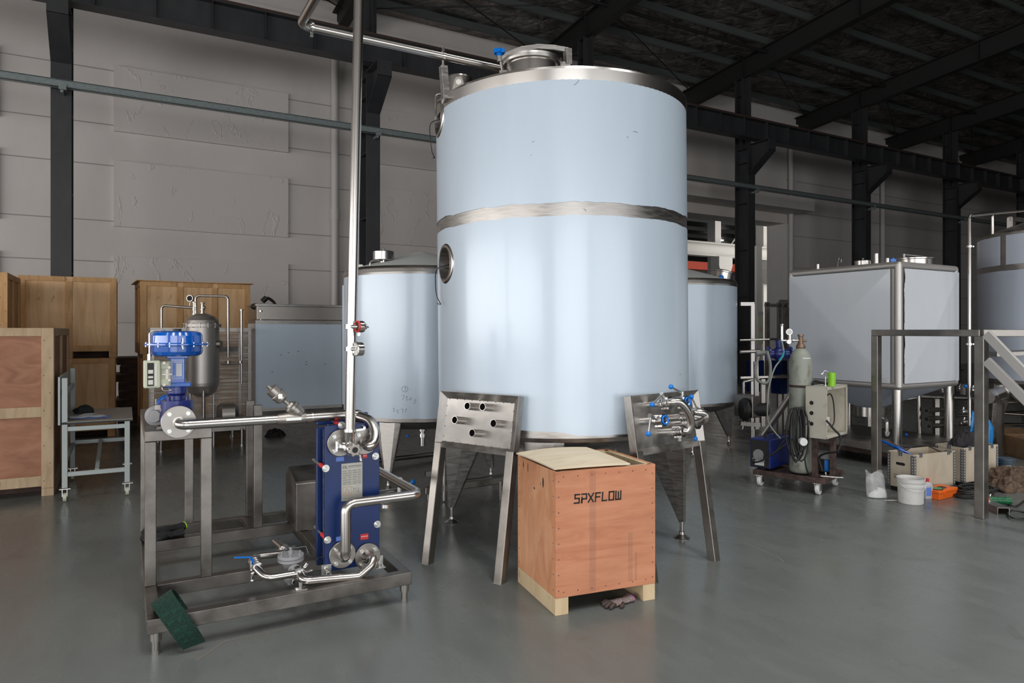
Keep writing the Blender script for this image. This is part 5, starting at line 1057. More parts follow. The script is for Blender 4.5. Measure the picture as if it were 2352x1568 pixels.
# ---- wheeled work table
a, b = FL(150, 1150), FL(297, 1136)
tx0, ty0 = -.52, 7.62
tb = thing('work_table', 'grey steel work table on castors with a worn top, beside the large crate', 'table', (tx0, ty0, 0)); tw, td, th_ = .56, 1.15, .73
MB().bb((.0, -.0, th_), (tw+.02, td, th_+.018)).build('table_top', M_['tabletop'], tb, .003); MB().bb((0, -.003, th_-.006), (tw+.02, .003, th_+.010)).build('black_edge', M_['black'], tb)
for x, y in ((0, 0), (tw-.05, 0), (0, td-.05), (tw-.05, td-.05)):
    hgt = th_ if x > 0 else (1.16 if y < .1 else 1.2)
    lg = MB().bb((x, y, .13), (x+.045, y+.045, hgt)).build('leg', M_['tablegrey'], tb, .003)
    m = MB(); m.bb((x-.02, y-.02, .12), (x+.07, y+.07, .127)); m.bb((x+.0, y+.0, .05), (x+.006, y+.05, .12)); m.bb((x+.038, y+.0, .05), (x+.044, y+.05, .12)); m.build('castor_fork', M_['zinc'], lg)
    MB().cyl((x+.008, y+.025, .042), (x+.036, y+.025, .042), .042, n=24).build('castor_wheel', M_['cream'], lg)
for p0, p1 in (((.045, .0225, th_-.05), (tw-.05, .0225, th_-.05)), ((.045, .0225, .255), (tw-.05, .0225, .255)), ((.045, td-.025, .40), (tw-.05, td-.025, .40)), ((.0225, .045, .38), (.0225, td-.05, .38)), ((tw-.03, .045, .38), (tw-.03, td-.05, .38)), ((tw/2, .03, .26), (tw/2, td-.03, .40)), ((.0225, .045, 1.02), (.0225, td-.05, 1.02)), ((tw-.03, .045, th_-.05), (tw-.03, td-.05, th_-.05))):
    MB().bar(p0, p1, .035, .04).build('brace', M_['tablegrey'], tb, .002)
MB().bb((-.03, .0, .72), (-.012, td-.1, 1.17)).build('side_board', M_['tablegrey'], tb, .003)
random.seed(5)
for k in range(3):
    o = thing('paper_sheet', ['white paper sheet on the work table, topmost', 'blue-edged paper sheet under the others on the work table', 'crumpled pink-white paper at the back of the work table'][k], 'paper', (tx0+.06+.02*k, ty0+.18+(.3 if k == 2 else 0), th_+.0195+.006*(1-min(k, 1))), .2-.25*k)
    m = MB(); m.grid(lambda s, t: Vector((.30*s if k < 2 else .12*s, .21*t, .002+.010*abs(noise.noise(Vector((s*3+k, t*3, 0)))))), 10, 8); m.build('sheet', M_['paper'] if k != 1 else M_['bluelabel'], o, solid=.001)
def cloth(label, cat, c, r_, hgt, mt, seed=0, name='cloth_bundle', sc=(1, .7), k=1.0):
    m = MB()
    def f(s, t):
        a = 2*math.pi*s; b = math.pi/2*t; n_ = 1+.35*k*noise.noise(Vector((math.cos(a)*1.5+seed, math.sin(a)*1.5, t*2)))+.15*k*noise.noise(Vector((math.cos(a)*5+seed, math.sin(a)*5, t*6)))+.07*k*abs(noise.noise(Vector((math.cos(a)*11+seed, math.sin(a)*11, t*13))))
        return Vector((c[0]+r_*sc[0]*n_*math.cos(a)*math.cos(b), c[1]+r_*sc[1]*n_*math.sin(a)*math.cos(b), c[2]+hgt*n_*math.sin(b)))
    m.grid(f, 90, 36); return one(m, name, M_[mt], label, cat)
cloth('small black cloth bundle at the back left of the work table', 'cloth', (tx0+.14, ty0+.75, th_+.019), .10, .07, 'gloveblack', 3)
q = FL(632, 1001); cloth('dark purple rag on the floor beside the cabinet foot', 'rag', (q.x, q.y, 0), .15, .10, 'blackbag', 9, 'rag')
# ---- film-covered cabinet behind the pipe
x0, x1 = PY(587, 800, 10.4).x, PY(786, 800, 10.4).x
cb = thing('steel_cabinet', 'box-shaped machine cabinet with pale blue film sides, left of the smaller round tank', 'cabinet', (x0, 10.4, 0)); cw = x1-x0; cd = .7
z0, z1 = .43, 1.76
MB().bb((0, 0, z0), (cw, cd, z1)).build('body', M_['satin'], cb, .004)
MB().bb((.0, -.004, z0+.05), (cw-.015, -.001, z1-.06)).build('film_front', M_['film'], cb); MB().bb((-.004, .02, z0+.04), (-.001, cd-.02, z1-.05)).build('film_side', M_['film2'], cb)
m = MB(); m.bb((.02, .03, z1), (cw+.05, cd+.1, z1+.215)); m.build('wrapped_top', M_['cast'], cb, .01); MB().bb((0, -.01, z1+.20), (cw+.1, cd+.12, z1+.235)).build('top_edge', M_['steel'], cb, .004)
m = MB(); m.bb((cw, .05, z0+.1), (cw+.11, cd+.1, z1+.2)); m.build('wrapped_side', M_['cast'], cb, .01)
m = MB(); m.loft([[(0.02, .02, z0-.12), (cw-.02, .02, z0-.12), (cw-.02, cd-.02, z0-.12), (.02, cd-.02, z0-.12)], [(0, 0, z0), (cw, 0, z0), (cw, cd, z0), (0, cd, z0)]]); m.build('base_frame', M_['tube'], cb)
for x, y in ((.05, .05), (cw-.05, .05), (.05, cd-.05), (cw-.05, cd-.05)): m = MB(); m.cyl((x, y, .01), (x, y, z0-.10), .02, n=12); m.cyl((x, y, 0), (x, y, .012), .045, n=20); m.build('foot', M_['pipe'], cb)
m = MB()
for px, py in ((1430/3.92, 0),): pass
for a_, b_ in ((.35, 1.25), (.46, 1.28), (.60, 1.30), (.72, 1.14), (.72, 1.10), (.23, 1.0), (1.0, 1.1)): m.sphere((a_, -.005, b_), .009, (1.6, .3, .6), 8)
m.build('scuffs', M_['grey_ink'], cb)
m = MB(); m.cyl((.08, .05, z1), (.08, .05, z1+.22), .02, n=14); m.cyl((.08, .05, z1+.12), (.08, .05, z1+.14), .03, n=14); m.build('corner_tube', M_['pipe'], cb)
m = MB(); m.tube(smooth_path([(.34, .3, z1+.21), (.30, .3, z1+.28), (.22, .28, z1+.33), (.16, .28, z1+.31)], 5), .022, 10); m.cyl((.14, .28, z1+.28), (.20, .28, z1+.34), .04, n=12); m.build('black_hose', M_['black'], cb)
m = MB(); m.sphere((.03, .2, z1+.20), .07, (1, 1, .7), 14); m.build('motor_cap', M_['black'], cb)
# ---- filter vessel on its wrapped skid
def at(px, py, v=9.3): return PV(px, py, v)
c = W((465-CX)/FOC*9.3, 9.3); fs = thing('filter_skid', 'domed steel filter vessel on a skid wrapped in clear film, behind the blue actuator', 'skid', tuple(c))
I = ROOTM[fs.name].inverted()
m = MB(); m.lathe([(.001, .70), (.08, .71), (.17, .77), (.205, .86), (.21, .9), (.21, 1.65)], n=48); v_ = m.build('vessel', M_['vessel'], fs)
m = MB(); m.lathe([(.21, 1.655), (.235, 1.655), (.235, 1.695), (.21, 1.695), (.20, 1.745), (.15, 1.80), (.07, 1.835), (.001, 1.84)], n=48); m.build('dome_lid', M_['vessel'], v_)
m = MB()
for k in range(14): a = k*math.pi/7; m.cyl((.228*math.cos(a), .228*math.sin(a), 1.645), (.228*math.cos(a), .228*math.sin(a), 1.705), .010, n=8)
m.build('lid_bolts', M_['cast'], v_)
for a in (.5, 2.6, 4.7): m = MB(); m.cyl((.17*math.cos(a), .17*math.sin(a), .0), (.17*math.cos(a), .17*math.sin(a), .8), .022, n=12); m.build('vessel_leg', M_['steel'], v_)
m = WM(fs); m.cyl(at(465, 722), at(465, 698), .022); 
for py in (697, 712, 720): m.cyl(at(465, py), at(465, py-2), .032)
m.cyl(at(465, 706), at(471, 706), .02); m.build('lid_nozzle', M_['steel'], fs)
m = WM(fs); m.tube(arc_pts([at(371, 756), at(371, 701), at(446, 707), at(446, 712)], .05), .016, 10); m.cyl(at(446, 725), at(446, 695), .02); 
for py in (722, 712, 708, 695): m.cyl(at(446, py), at(446, py-2), .03)
m.tube(arc_pts([at(450, 722), at(449, 679), at(524, 680), at(524, 820)], .05), .016, 10); m.build('upper_pipes', M_['steel'], fs)
m = WM(fs); m.cyl(at(436, 702), at(437, 694), .008); tfv = -Vector((SP, CP, 0)); g_ = at(437, 685); m.cyl(g_-tfv*.02, g_+tfv*.02, .045, n=24); gq = m.build('pressure_gauge', M_['steel'], fs); m = WM(fs); m.disc(g_+tfv*.021, tfv, .036); m.build('dial', M_['bore'], gq)
m = WM(fs); m.cyl(at(555, 880), at(555, 712), .016, n=12); m.cyl(at(555, 713), at(555, 710), .026); m.tube([at(508, 836), at(552, 834)], .014, 10); m.cyl(at(524, 835), at(524, 828), .03); m.cyl(at(552, 834), at(552, 828), .03); m.build('side_pipes', M_['steel'], fs)
m = WM(fs); m.cyl(at(500, 790), at(508, 790), .05, n=20); m.build('side_nozzle', M_['satin'], fs)
fr = [(347, 9.0), (573, 9.35)]
X0, X1, Y0, Y1 = PV(352, 900, 9.0).x, PV(570, 900, 9.3).x, 10.1, 11.0
yb0 = PV(352, 900, 9.0).y
X0, X1 = PY(350, 800, yb0).x, PY(573, 800, yb0).x; Y0, Y1 = yb0, yb0+.95
zt_ = EYE+(HOR-757)/FOC*9.1; zl_ = .24
for x, y in ((X0, Y0), (X1, Y0), (X0, Y1), (X1, Y1)): m = WM(fs); m.bb((x-.02, y-.02, .1), (x+.02, y+.02, zt_)); m.build('frame_post', M_['tube'], fs)
for a_, b_ in (((X0, Y0), (X1, Y0)), ((X0, Y1), (X1, Y1)), ((X0, Y0), (X0, Y1)), ((X1, Y0), (X1, Y1))):
    for z in (zt_, .30): m = WM(fs); m.bar((a_[0], a_[1], z), (b_[0], b_[1], z), .05, .05 if z > 1 else .08); m.build('frame_rail', M_['tube'], fs)
m = WM(fs); m.bb((X0, Y0, .22), (X1, Y1, .26)); m.build('skid_deck', M_['tube'], fs)
m = WM(fs); q = PV(515, 930, 9.2); m.lathe([(.001, 0), (.11, .01), (.15, .06), (.15, .22), (.10, .27), (.001, .28)], (q.x-.1, q.y, .48), (1, 0, 0), 24); m.build('pump_motor', M_['cast'], fs)
for x, y in ((X0+.1, Y0), (X1-.1, Y0), (X0+.1, Y1), (X1-.1, Y1)): m = WM(fs); m.cyl((x, y, 0), (x, y, .24), .02, n=10); m.cyl((x, y, 0), (x, y, .02), .04, n=14); m.build('foot', M_['steel'], fs)
m = WM(fs); e = .03; m2 = []
def wr(s, t):
    P_ = [(X0-e, Y1+e), (X0-e, Y0-e), (X1+e, Y0-e), (X1+e, Y1+e)]; i = min(int(s*3), 2); f = s*3-i; x = P_[i][0]+(P_[i+1][0]-P_[i][0])*f; y = P_[i][1]+(P_[i+1][1]-P_[i][1])*f
    n_ = .03*noise.noise(Vector((x*2, y*2, t*7))); return Vector((x, y+n_*(1 if i == 1 else 0), .42+(zt_+.02-.42)*t))
m.grid(wr, 60, 40); m.build('stretch_wrap', M_['wrap'], fs, label='clear stretch film')
# ================================================================ SQUARE TANK on a wheeled weighing base
qx, qy, qw, qd = 7.83, 4.69, 1.24, 1.52; q0, q1 = .965, 2.40
sq = thing('square_tank', 'square hopper tank in pale creased film, right of the gas cylinder trolley', 'tank', (qx, qy, 0))
m = MB(); m.bb((.01, .01, q0), (qw-.01, qd-.01, q1-.02)); m.build('body', M_['softsteel'], sq, .01)
m = MB()
for x, y in ((.03, .03), (qw-.03, .03), (.03, qd-.03), (qw-.03, qd-.03)): m.cyl((x, y, q0-.02), (x, y, q1-.02), .045, n=20)
m.build('corner_tubes', M_['softsteel'], sq)
for z in (q1-.03, q0-.01):
    m = MB()
    for a_, b_ in (((.03, .03), (qw-.03, .03)), ((qw-.03, .03), (qw-.03, qd-.03)), ((qw-.03, qd-.03), (.03, qd-.03)), ((.03, qd-.03), (.03, .03))): m.tube([(a_[0], a_[1], z), (b_[0], b_[1], z)], .045, 14)
    for x, y in ((.03, .03), (qw-.03, .03), (.03, qd-.03), (qw-.03, qd-.03)): m.sphere((x, y, z), .0455, n=14)
    m.build('edge_tube', M_['softsteel'], sq)
def creased(a, b, c_, d, n_, off, jag):
    """film face a,b,c,d with a cross-break: the middle stands proud by off; the right-hand edge is torn"""
    m = MB(); a, b, c_, d = map(Vector, (a, b, c_, d)); n_ = Vector(n_)
    def f(s, t):
        p = a.lerp(b, s).lerp(d.lerp(c_, s), t); h_ = min(s, 1-s, t, 1-t)*2*off
        e = 0
        if jag and s <= .001: e = .028*noise.noise(Vector((0, t*7, 1)))+.012*noise.noise(Vector((0, t*40, 1)))
        return p+n_*h_+(b-a).normalized()*e
    m.grid(f, 40, 60, False); return m
creased((-.018, qd-.02, q0+.02), (-.018, .10, q0+.02), (-.018, .10, q1-.07), (-.018, qd-.02, q1-.07), (-1, 0, 0), .045, 0).build('film_side', M_['film2'], sq)
creased((.07, -.018, q0+.02), (qw-.01, -.018, q0+.02), (qw-.01, -.018, q1-.07), (.07, -.018, q1-.07), (0, -1, 0), .05, 1).build('film_front', M_['film2'], sq)
m = MB(); m.bb((.04, .04, q1-.02), (qw-.04, qd-.04, q1+.005)); m.build('top_plate', M_['satin'], sq)
L5 = lambda p: Vector((p.x-qx, p.y-qy, p.z))
p = L5(PV(2098, 590, 8.7)); m = MB(); m.lathe([(.215, q1), (.215, q1+.10), (.235, q1+.105), (.235, q1+.12), (.14, q1+.14), (.001, q1+.145)], (p.x, p.y, 0), n=40); mh = m.build('manhole', M_['pipe'], sq)
m = MB(); m.bar((p.x-.12, p.y+.05, q1+.17), (p.x+.16, p.y-.05, q1+.15), .03, .012); m.cyl((p.x-.12, p.y+.05, q1+.13), (p.x-.12, p.y+.05, q1+.18), .018); m.bar((p.x+.2, p.y-.05, q1+.05), (p.x+.25, p.y-.06, q1+.14), .03, .02); m.build('lid_arm', M_['satin'], mh)
p = L5(PV(2049, 592, 8.3)); m = MB(); poly, h_, mk_ = knob((p.x, p.y, q1+.045), -Vector((SP, CP, 0)), .04, .03); m.prism(poly, h_, mk_); m.build('knob', M_['ball'], mh, .004, label='blue hand knob'); m = MB(); m.cyl((p.x-.06, p.y, q1+.04), (p.x+.09, p.y, q1+.05), .012); m.cyl((p.x-.09, p.y, q1), (p.x-.09, p.y, q1+.08), .022); m.build('clamp', M_['pipe'], mh)
p = L5(PV(1982, 603, 8.7)); m = MB(); m.lathe([(.10, q1), (.10, q1+.09), (.09, q1+.10), (.001, q1+.11)], (p.x, p.y, 0), n=28); m.sphere((p.x, p.y, q1+.12), .012); m.build('vent_cap', M_['pipe'], sq)
p = L5(PV(2013, 600, 8.3)); m = MB(); m.cyl((p.x, p.y, q1), (p.x, p.y, q1+.14), .028); m.build('nozzle', M_['pipe'], sq)
p = L5(PV(1879, 620, 8.9)); m = MB(); m.cyl((p.x, p.y, q1), (p.x, p.y, q1+.07), .022); m.build('nozzle', M_['pipe'], sq)
p = L5(PV(1926, 612, 8.8)); m = MB(); m.tube(arc_pts([(p.x-.03, p.y, q1), (p.x, p.y, q1+.14), (p.x+.06, p.y, q1+.14), (p.x+.05, p.y, q1+.08)], .04), .008, 8); m.build('lifting_loop', M_['pipe'], sq)
m = MB(); a = .03; m.loft([[(qw/2-.12, qd/2-.12, .62), (qw/2+.12, qd/2-.12, .62), (qw/2+.12, qd/2+.12, .62), (qw/2-.12, qd/2+.12, .62)], [(a, a, q0-.04), (qw-a, a, q0-.04), (qw-a, qd-a, q0-.04), (a, qd-a, q0-.04)]]); m.build('hopper', M_['film3'], sq)
m = MB(); m.cyl((qw/2, qd/2, .50), (qw/2, qd/2, .62), .20, n=32); m.cyl((qw/2, qd/2, .36), (qw/2, qd/2, .50), .05); m.build('outlet_drum', M_['pipe'], sq)
m = MB(); m.tube(arc_pts([(qw/2-.12, qd/2-.3, .28), (qw/2-.12, qd/2-.3, .48), (qw/2, qd/2-.15, .50)], .04), .025, 10); m.cyl((qw/2-.12, qd/2-.3, .30), (qw/2-.12, qd/2-.3, .34), .04); m.tube([(qw/2+.2, qd/2-.2, .28), (qw/2+.2, qd/2-.2, .5)], .022, 10); m.build('outlet_pipes', M_['pipe'], sq)
for x, y in ((.07, .07), (qw-.07, .07), (.07, qd-.07), (qw-.07, qd-.07)): m = MB(); m.cyl((x, y, .26), (x, y, q0), .055, n=28); m.build('leg', M_['pipe'], sq)
m = MB(); m.bb((-.05, -.08, .17), (qw+.05, qd+.05, .26)); bs = m.build('base_platform', M_['tube'], sq, .004)
m = MB(); m.bb((.03, -.02, .10), (.14, qd, .17)); m.bb((qw-.14, -.02, .10), (qw-.03, qd, .17)); m.build('base_channel', M_['rust'], sq)
for x, y in ((.08, .05), (qw-.08, .05), (.08, qd-.1), (qw-.08, qd-.1)): m = MB(); m.cyl((x-.02, y, .05), (x+.02, y, .05), .05, n=20); m.bb((x-.03, y-.04, .05), (x-.022, y+.03, .10)); m.bb((x+.022, y-.04, .05), (x+.03, y+.03, .10)); m.build('castor', M_['black'], sq)
# ================================================================ TROLLEY with gas cylinder, welder, control box
A, B, Cc = FL(1729, 1080, .155), FL(1893, 1103, .155), FL(1947, 1076, .155)
ux = (B-A).normalized(); uy = (Cc-B); uy = (uy-ux*uy.dot(ux)).normalized(); yaw = math.atan2(ux.y, ux.x); tl = (B-A).length; tw_ = .62
tr = thing('trolley', 'rusty steel trolley on white castors carrying the gas cylinder', 'trolley', (A.x, A.y, 0), yaw)
I = ROOTM[tr.name].inverted(); G = lambda p: I @ p
m = MB(); m.bb((0, 0, .115), (tl, .045, .165)); m.bb((0, tw_-.045, .115), (tl, tw_, .165)); m.bb((0, .045, .115), (.045, tw_-.045, .165)); m.bb((tl-.045, .045, .115), (tl, tw_-.045, .165)); m.bb((.045, .045, .14), (tl-.045, tw_-.045, .146)); m.build('deck', M_['rust'], tr, .003)
for x, y in ((.06, .05), (tl-.07, .05), (.06, tw_-.05), (tl-.07, tw_-.05)):
    m = MB(); m.bb((x-.04, y-.04, .108), (x+.04, y+.04, .115)); m.bb((x-.028, y-.03, .04), (x-.022, y+.03, .108)); m.bb((x+.022, y-.03, .04), (x+.028, y+.03, .108)); cf = m.build('castor_fork', M_['zinc'], tr)
    m = MB(); m.lathe([(.001, -.018), (.05, -.018), (.054, -.012), (.054, .012), (.05, .018), (.001, .018)], (x, y, .054), (1, 0, .0), 28); m.build('castor_wheel', M_['white'], cf)
cy_ = G(PV(1839, 900, 6.95)); 
m = MB(); px_ = G(PV(1872, 1000, 6.75)); m.bar((px_.x, px_.y, .165), (px_.x, px_.y, .55), .05, .05); m.bar((px_.x+.10, px_.y+.22, .165), (px_.x+.10, px_.y+.22, .55), .05, .05); m.build('post', M_['rust'], tr, .003)
gc = thing('gas_cylinder', 'tall worn grey-green gas cylinder standing on the trolley', 'gas cylinder', tuple(ROOTM[tr.name] @ Vector((cy_.x, cy_.y, .166))))
m = MB(); m.lathe_s([(.001, .0), (.09, .0), (.108, .02), (.1095, .05), (.1095, 1.08), (.106, 1.14), (.095, 1.19), (.075, 1.225), (.05, 1.25), (.034, 1.262), (.001, 1.262)], n=40); m.build('body', M_['argon'], gc)
m = MB(); m.lathe([(.042, 1.255), (.046, 1.27), (.046, 1.285), (.034, 1.30), (.026, 1.32), (.022, 1.36), (.022, 1.375), (.030, 1.38), (.030, 1.40), (.001, 1.40)], n=24); m.cyl((.02, 0, 1.335), tuple(Vector((CP, -SP, 0))*.06+Vector((0, 0, 1.335))), .012); vl = m.build('valve', M_['brass'], gc)
e_ = Vector((CP, -SP, 0)); f_ = -Vector((SP, CP, 0))
m = MB(); m.cyl(Vector((0, 0, 1.337)), -e_*.11+Vector((0, 0, 1.337)), .010); m.cyl(-e_*.07+Vector((0, 0, 1.337)), -e_*.085+Vector((0, 0, 1.337)), .02, n=6); m.cyl(-e_*.11+Vector((0, 0, 1.325)), -e_*.11+Vector((0, 0, 1.40)), .016); m.cyl(-e_*.13+f_*.03+Vector((0, 0, 1.325)), -e_*.13-f_*.01+Vector((0, 0, 1.325)), .022, n=20); rg_ = m.build('regulator', M_['pipe'], gc)
m = MB(); c_ = -e_*.12+Vector((0, 0, 1.425)); m.cyl(c_-f_*.012, c_+f_*.014, .032, n=28); gg2 = m.build('gauge', M_['pipe'], rg_); MB().disc(c_+f_*.0145, f_, .027, 24).build('dial', M_['meter'], rg_)
m = MB(); m.cyl(-e_*.19+Vector((0, 0, 1.345)), -e_*.19+Vector((0, 0, 1.49)), .014, n=14); m.cyl(-e_*.14+Vector((0, 0, 1.337)), -e_*.20+Vector((0, 0, 1.337)), .010); m.sphere(-e_*.19+Vector((0, 0, 1.495)), .018, n=12); m.build('flow_tube', M_['chrome'], rg_)
m = MB(); m.lathe([(.111, 0), (.113, .002), (.113, .022), (.111, .024)], (0, 0, .865), n=40); m.build('strap', M_['rust'], gc)
m = MB(); lb = [(math.cos(t)*.108, math.sin(t)*.108) for t in (0,)]
def lab(s, t): 
    a = math.atan2(f_.y, f_.x)-.2+.9*s; rr = .1095+.001; z = 1.07+.035*t; rr = .1102; 
    z = 1.155+.035*t; rr = .104-.012*t; return Vector((rr*math.cos(a), rr*math.sin(a), z))
m.grid(lab, 8, 3); m.build('paper_label', M_['paper'], gc)
# hose from the regulator
g0_ = ROOTM[gc.name] @ (-e_*.19+Vector((0, 0, 1.33)))
m = MB(); m.tube(smooth_path([g0_, PV(1800, 812, 6.95), PV(1792, 828, 6.95)], 6), .008, 8); h1 = one(m, 'gas_hose', M_['greyhose'], 'grey hose with a teal end hanging from the cylinder regulator', 'hose')
m = MB(); m.tube(smooth_path([PV(1801, 806, 6.94), PV(1797, 818, 6.94), PV(1790, 828, 6.94)], 6), .0098, 8); m.build('teal_end', M_['tealhose'], h1)
m = MB(); m.tube(smooth_path([PV(1792, 827, 6.95), PV(1778, 848, 6.95), PV(1766, 890, 6.95), PV(1763, 930, 6.97), PV(1764, 966, 7.0), PV(1778, 990, 6.98), PV(1793, 1007, 6.9)], 7), .008, 8); m.build('hose_tail', M_['greyhose'], h1)
# welder
wl = A+ux*.02+uy*.10; wq = G(PV(1726, 1060, 7.3)); 
w0 = Vector((.012, .16, .167)); wd = thing('welding_machine', 'blue box-shaped welding machine with a black front on the trolley', 'welder', tuple(ROOTM[tr.name] @ Vector((-.06, .07, .167))), yaw+math.radians(-4))
ww, wdp, wh = .23, .46, .30; 
m = MB(); m.bb((0, 0, .012), (.22, wdp, .012+wh)); m.M = Matrix(); 
# its long side runs away from the camera along local y; front at y=0
m.build('case', M_['welder'], wd, .008); MB().bb((.012, -.008, .02), (.208, 0, wh)).build('front_panel', M_['black'], wd, .003)
m = MB(); m.cyl((.10, -.02, .15), (.10, -.008, .15), .055, n=24); m.cyl((.06, -.025, .10), (.06, -.008, .10), .02, n=16); m.cyl((.15, -.025, .10), (.15, -.008, .10), .02, n=16); m.bb((.07, -.0095, .045), (.15, -.008, .10)); m.build('front_fittings', M_['grey'], wd)
m = MB(); m.tube(arc_pts([(.11, .12, .31), (.11, .12, .36), (.11, .34, .36), (.11, .34, .31)], .03), .012, 8); m.build('handle', M_['black'], wd); MB().bb((.06, -.0105, .04), (.16, -.0095, .10)).build('white_label', M_['paper'], wd)
m = MB(); m.tube(smooth_path([(.06, -.02, .10), (.08, -.10, .08), (.20, -.12, .12), (.36, -.05, .26), (.42, .06, .34)], 6), .009, 8); m.tube(smooth_path([(.15, -.02, .1), (.2, -.09, .13), (.3, -.08, .2), (.38, .02, .36)], 6), .007, 8); m.build('weld_cable', M_['black'], wd)
# control box
m0 = G(PV(1852, 1000, 6.72)); cbx = ROOTM[tr.name] @ Vector((m0.x, m0.y, 0))
p00 = W(2.901, 6.75); p10 = W(2.901+.69*.2, 6.75-.72*.2); p11 = p10+W(.72*.547, .69*.547)
bx_ = (p10-p00); by_ = (p11-p10); bx_.z = by_.z = 0; bl, bw2 = bx_.length, by_.length; bx_.normalize(); by_ = (by_-bx_*by_.dot(bx_)).normalized()
zb0, zb1 = .55, 1.055; Mb = frame_of((p00.x, p00.y, zb0), bx_, by_)
bx = thing('control_box', 'dirty cream electrical box with open side and three round holes, on the trolley posts', 'electrical box', M=Mb); hh_ = zb1-zb0
m = MB(); m.bb((0, 0, 0), (bl, .006, hh_)); m.bb((0, 0, 0), (.006, bw2, hh_)); m.bb((0, bw2-.006, 0), (bl, bw2, hh_)); m.bb((0, 0, 0), (bl, bw2, .006)); m.bb((0, 0, hh_-.006), (bl, bw2, hh_))
for lo, hi in (((bl-.006, 0, 0), (bl, .03, hh_)), ((bl-.006, bw2-.03, 0), (bl, bw2, hh_)), ((bl-.006, 0, 0), (bl, bw2, .03)), ((bl-.006, 0, hh_-.03), (bl, bw2, hh_))): m.bb(lo, hi)
m.build('case', M_['creambox'], bx, .003)
m = MB()
for z in (.345, .245, .14): m.cyl((.06, -.0015, z), (.06, .002, z), .020, n=24)
m.build('knockout_holes', M_['bore'], bx)
m = MB(); m.bb((.05, .12, .28), (.12, .22, .45)); m.build('contactor', M_['black'], bx, .004); MB().bb((bl-.03, .03, .13), (bl-.004, .10, .21)).build('socket', M_['white'], bx, .004)
m = MB(); m.tube(smooth_path([(.12, .2, .4), (.14, .26, .42), (.15, .31, .33), (.15, .33, .15), (.14, .28, .08)], 6), .006, 8); m.build('wiring', M_['black'], bx)
# cup, roll, clamp ring on the box
cpq = PV(1911, 888, 6.72); r = thing('plastic_cup', 'lime green cup standing on the cream electrical box', 'cup', (cpq.x, cpq.y, zb1+.001)); MB().lathe([(.001, 0), (.034, 0), (.037, .135), (.034, .135), (.030, .01)], n=28).build('body', M_['lime'], r)
m = MB(); q = PV(1896, 880, 6.76); ctr = Vector((q.x, q.y, zb1+.125)); m.torus(ctr, f_, .026, .0045, 24, 8); m.cyl(ctr+Vector((0, 0, -.03)), ctr+Vector((0, 0, -.122)), .006); m.cyl(ctr-e_*.026, ctr-e_*.045+Vector((0, 0, -.01)), .008); m.cyl(ctr+Vector((0, 0, -.115)), ctr+Vector((0, 0, -.124)), .02, n=12); one(m, 'pipe_clamp', M_['chrome'], 'small shiny pipe clamp standing beside the lime green cup', 'clamp')
m = MB(); z = zb1+.014; m.tube(smooth_path([Vector((PV(1866, 880, 6.8).x, PV(1866, 880, 6.8).y, z)), Vector((PV(1872, 876, 6.85).x, PV(1872, 876, 6.85).y, z+.03)), Vector((PV(1890, 880, 6.85).x, PV(1890, 880, 6.85).y, z+.01)), Vector((PV(1900, 882, 6.86).x, PV(1900, 882, 6.86).y, z))], 6), .012, 10); one(m, 'black_hose', M_['black'], 'short black hose lying behind the lime green cup on the box', 'hose')
# coiled cable
hk = PV(1832, 935, 6.66); m = MB(); random.seed(11); pts = []
for k in range(9):
    for i in range(14):
        t = 2*math.pi*i/14; L_ = .24+.028*math.sin(k*2.1); ww_ = .055+.022*math.cos(k*1.7)
        pts.append(hk+e_*(math.sin(t)*ww_+(k-4)*.010)+Vector((0, 0, -L_+math.cos(t)*L_+random.uniform(-.006, .006)))+f_*(.02*math.sin(k*1.3)+.01))
m.tube(pts, .008, 7); cc = one(m, 'coiled_cable', M_['black'], 'thick bundle of black cable hanging beside the gas cylinder', 'cable')
m = MB(); q = PV(1844, 1014, 6.58); m.cyl(q-f_*.02, q+f_*.022, .038, n=10); m.build('white_plug', M_['white'], cc, .006); m = MB(); m.tube(smooth_path([hk+Vector((0, 0, -.4)), PV(1840, 1010, 6.62), q], 5), .008, 8); m.tube(smooth_path([PV(1848, 1050, 6.6), PV(1852, 1075, 6.6), PV(1858, 1088, 6.62)], 5), .007, 8); m.tube(smooth_path([hk+e_*.04+Vector((0, 0, -.15)), PV(1850, 975, 6.62), PV(1859, 967, 6.68)], 5), .007, 8); m.build('cable_tail', M_['black'], cc)
m = MB(); m.tube(smooth_path([PV(1898, 965, 6.52), PV(1915, 985, 6.5), PV(1931, 1005, 6.5), PV(1924, 1035, 6.5), PV(1900, 1040, 6.6), PV(1882, 1050, 6.7), PV(1888, 1080, 6.7)], 6), .010, 8); one(m, 'power_cable', M_['black'], 'black cable looping down from the open side of the cream box', 'cable')
q = ROOTM[tr.name] @ Vector((tl-.13, .40, .166))
r = thing('small_machine', 'small grey and black box with a bright blue tab low on the trolley', 'device', tuple(q), yaw); MB().bb((-.09, -.07, 0), (.09, .09, .13)).build('case', M_['black'], r, .008); MB().bb((-.09, -.07, .131), (.09, .09, .20)).build('upper_case', M_['grey'], r, .01); MB().bb((.03, -.076, .02), (.07, -.07, .13)).build('blue_tab', M_['ball'], r)
q = G(PV(1890, 1098, 6.7)); q = ROOTM[tr.name] @ Vector((q.x-.03, .12, .168)); m = MB(); m.cyl(q, q+ux*.16+uy*.05, .010, n=10); m.cyl(q+uy*.035, q+ux*.19+uy*.07, .008, n=10); m.cyl(q+ux*.02+uy*.08, q+ux*.02+uy*.08+Vector((0, 0, .03)), .012, n=10); one(m, 'steel_rods', M_['chrome'], 'short shiny steel fittings lying on the front of the trolley deck', 'tool')
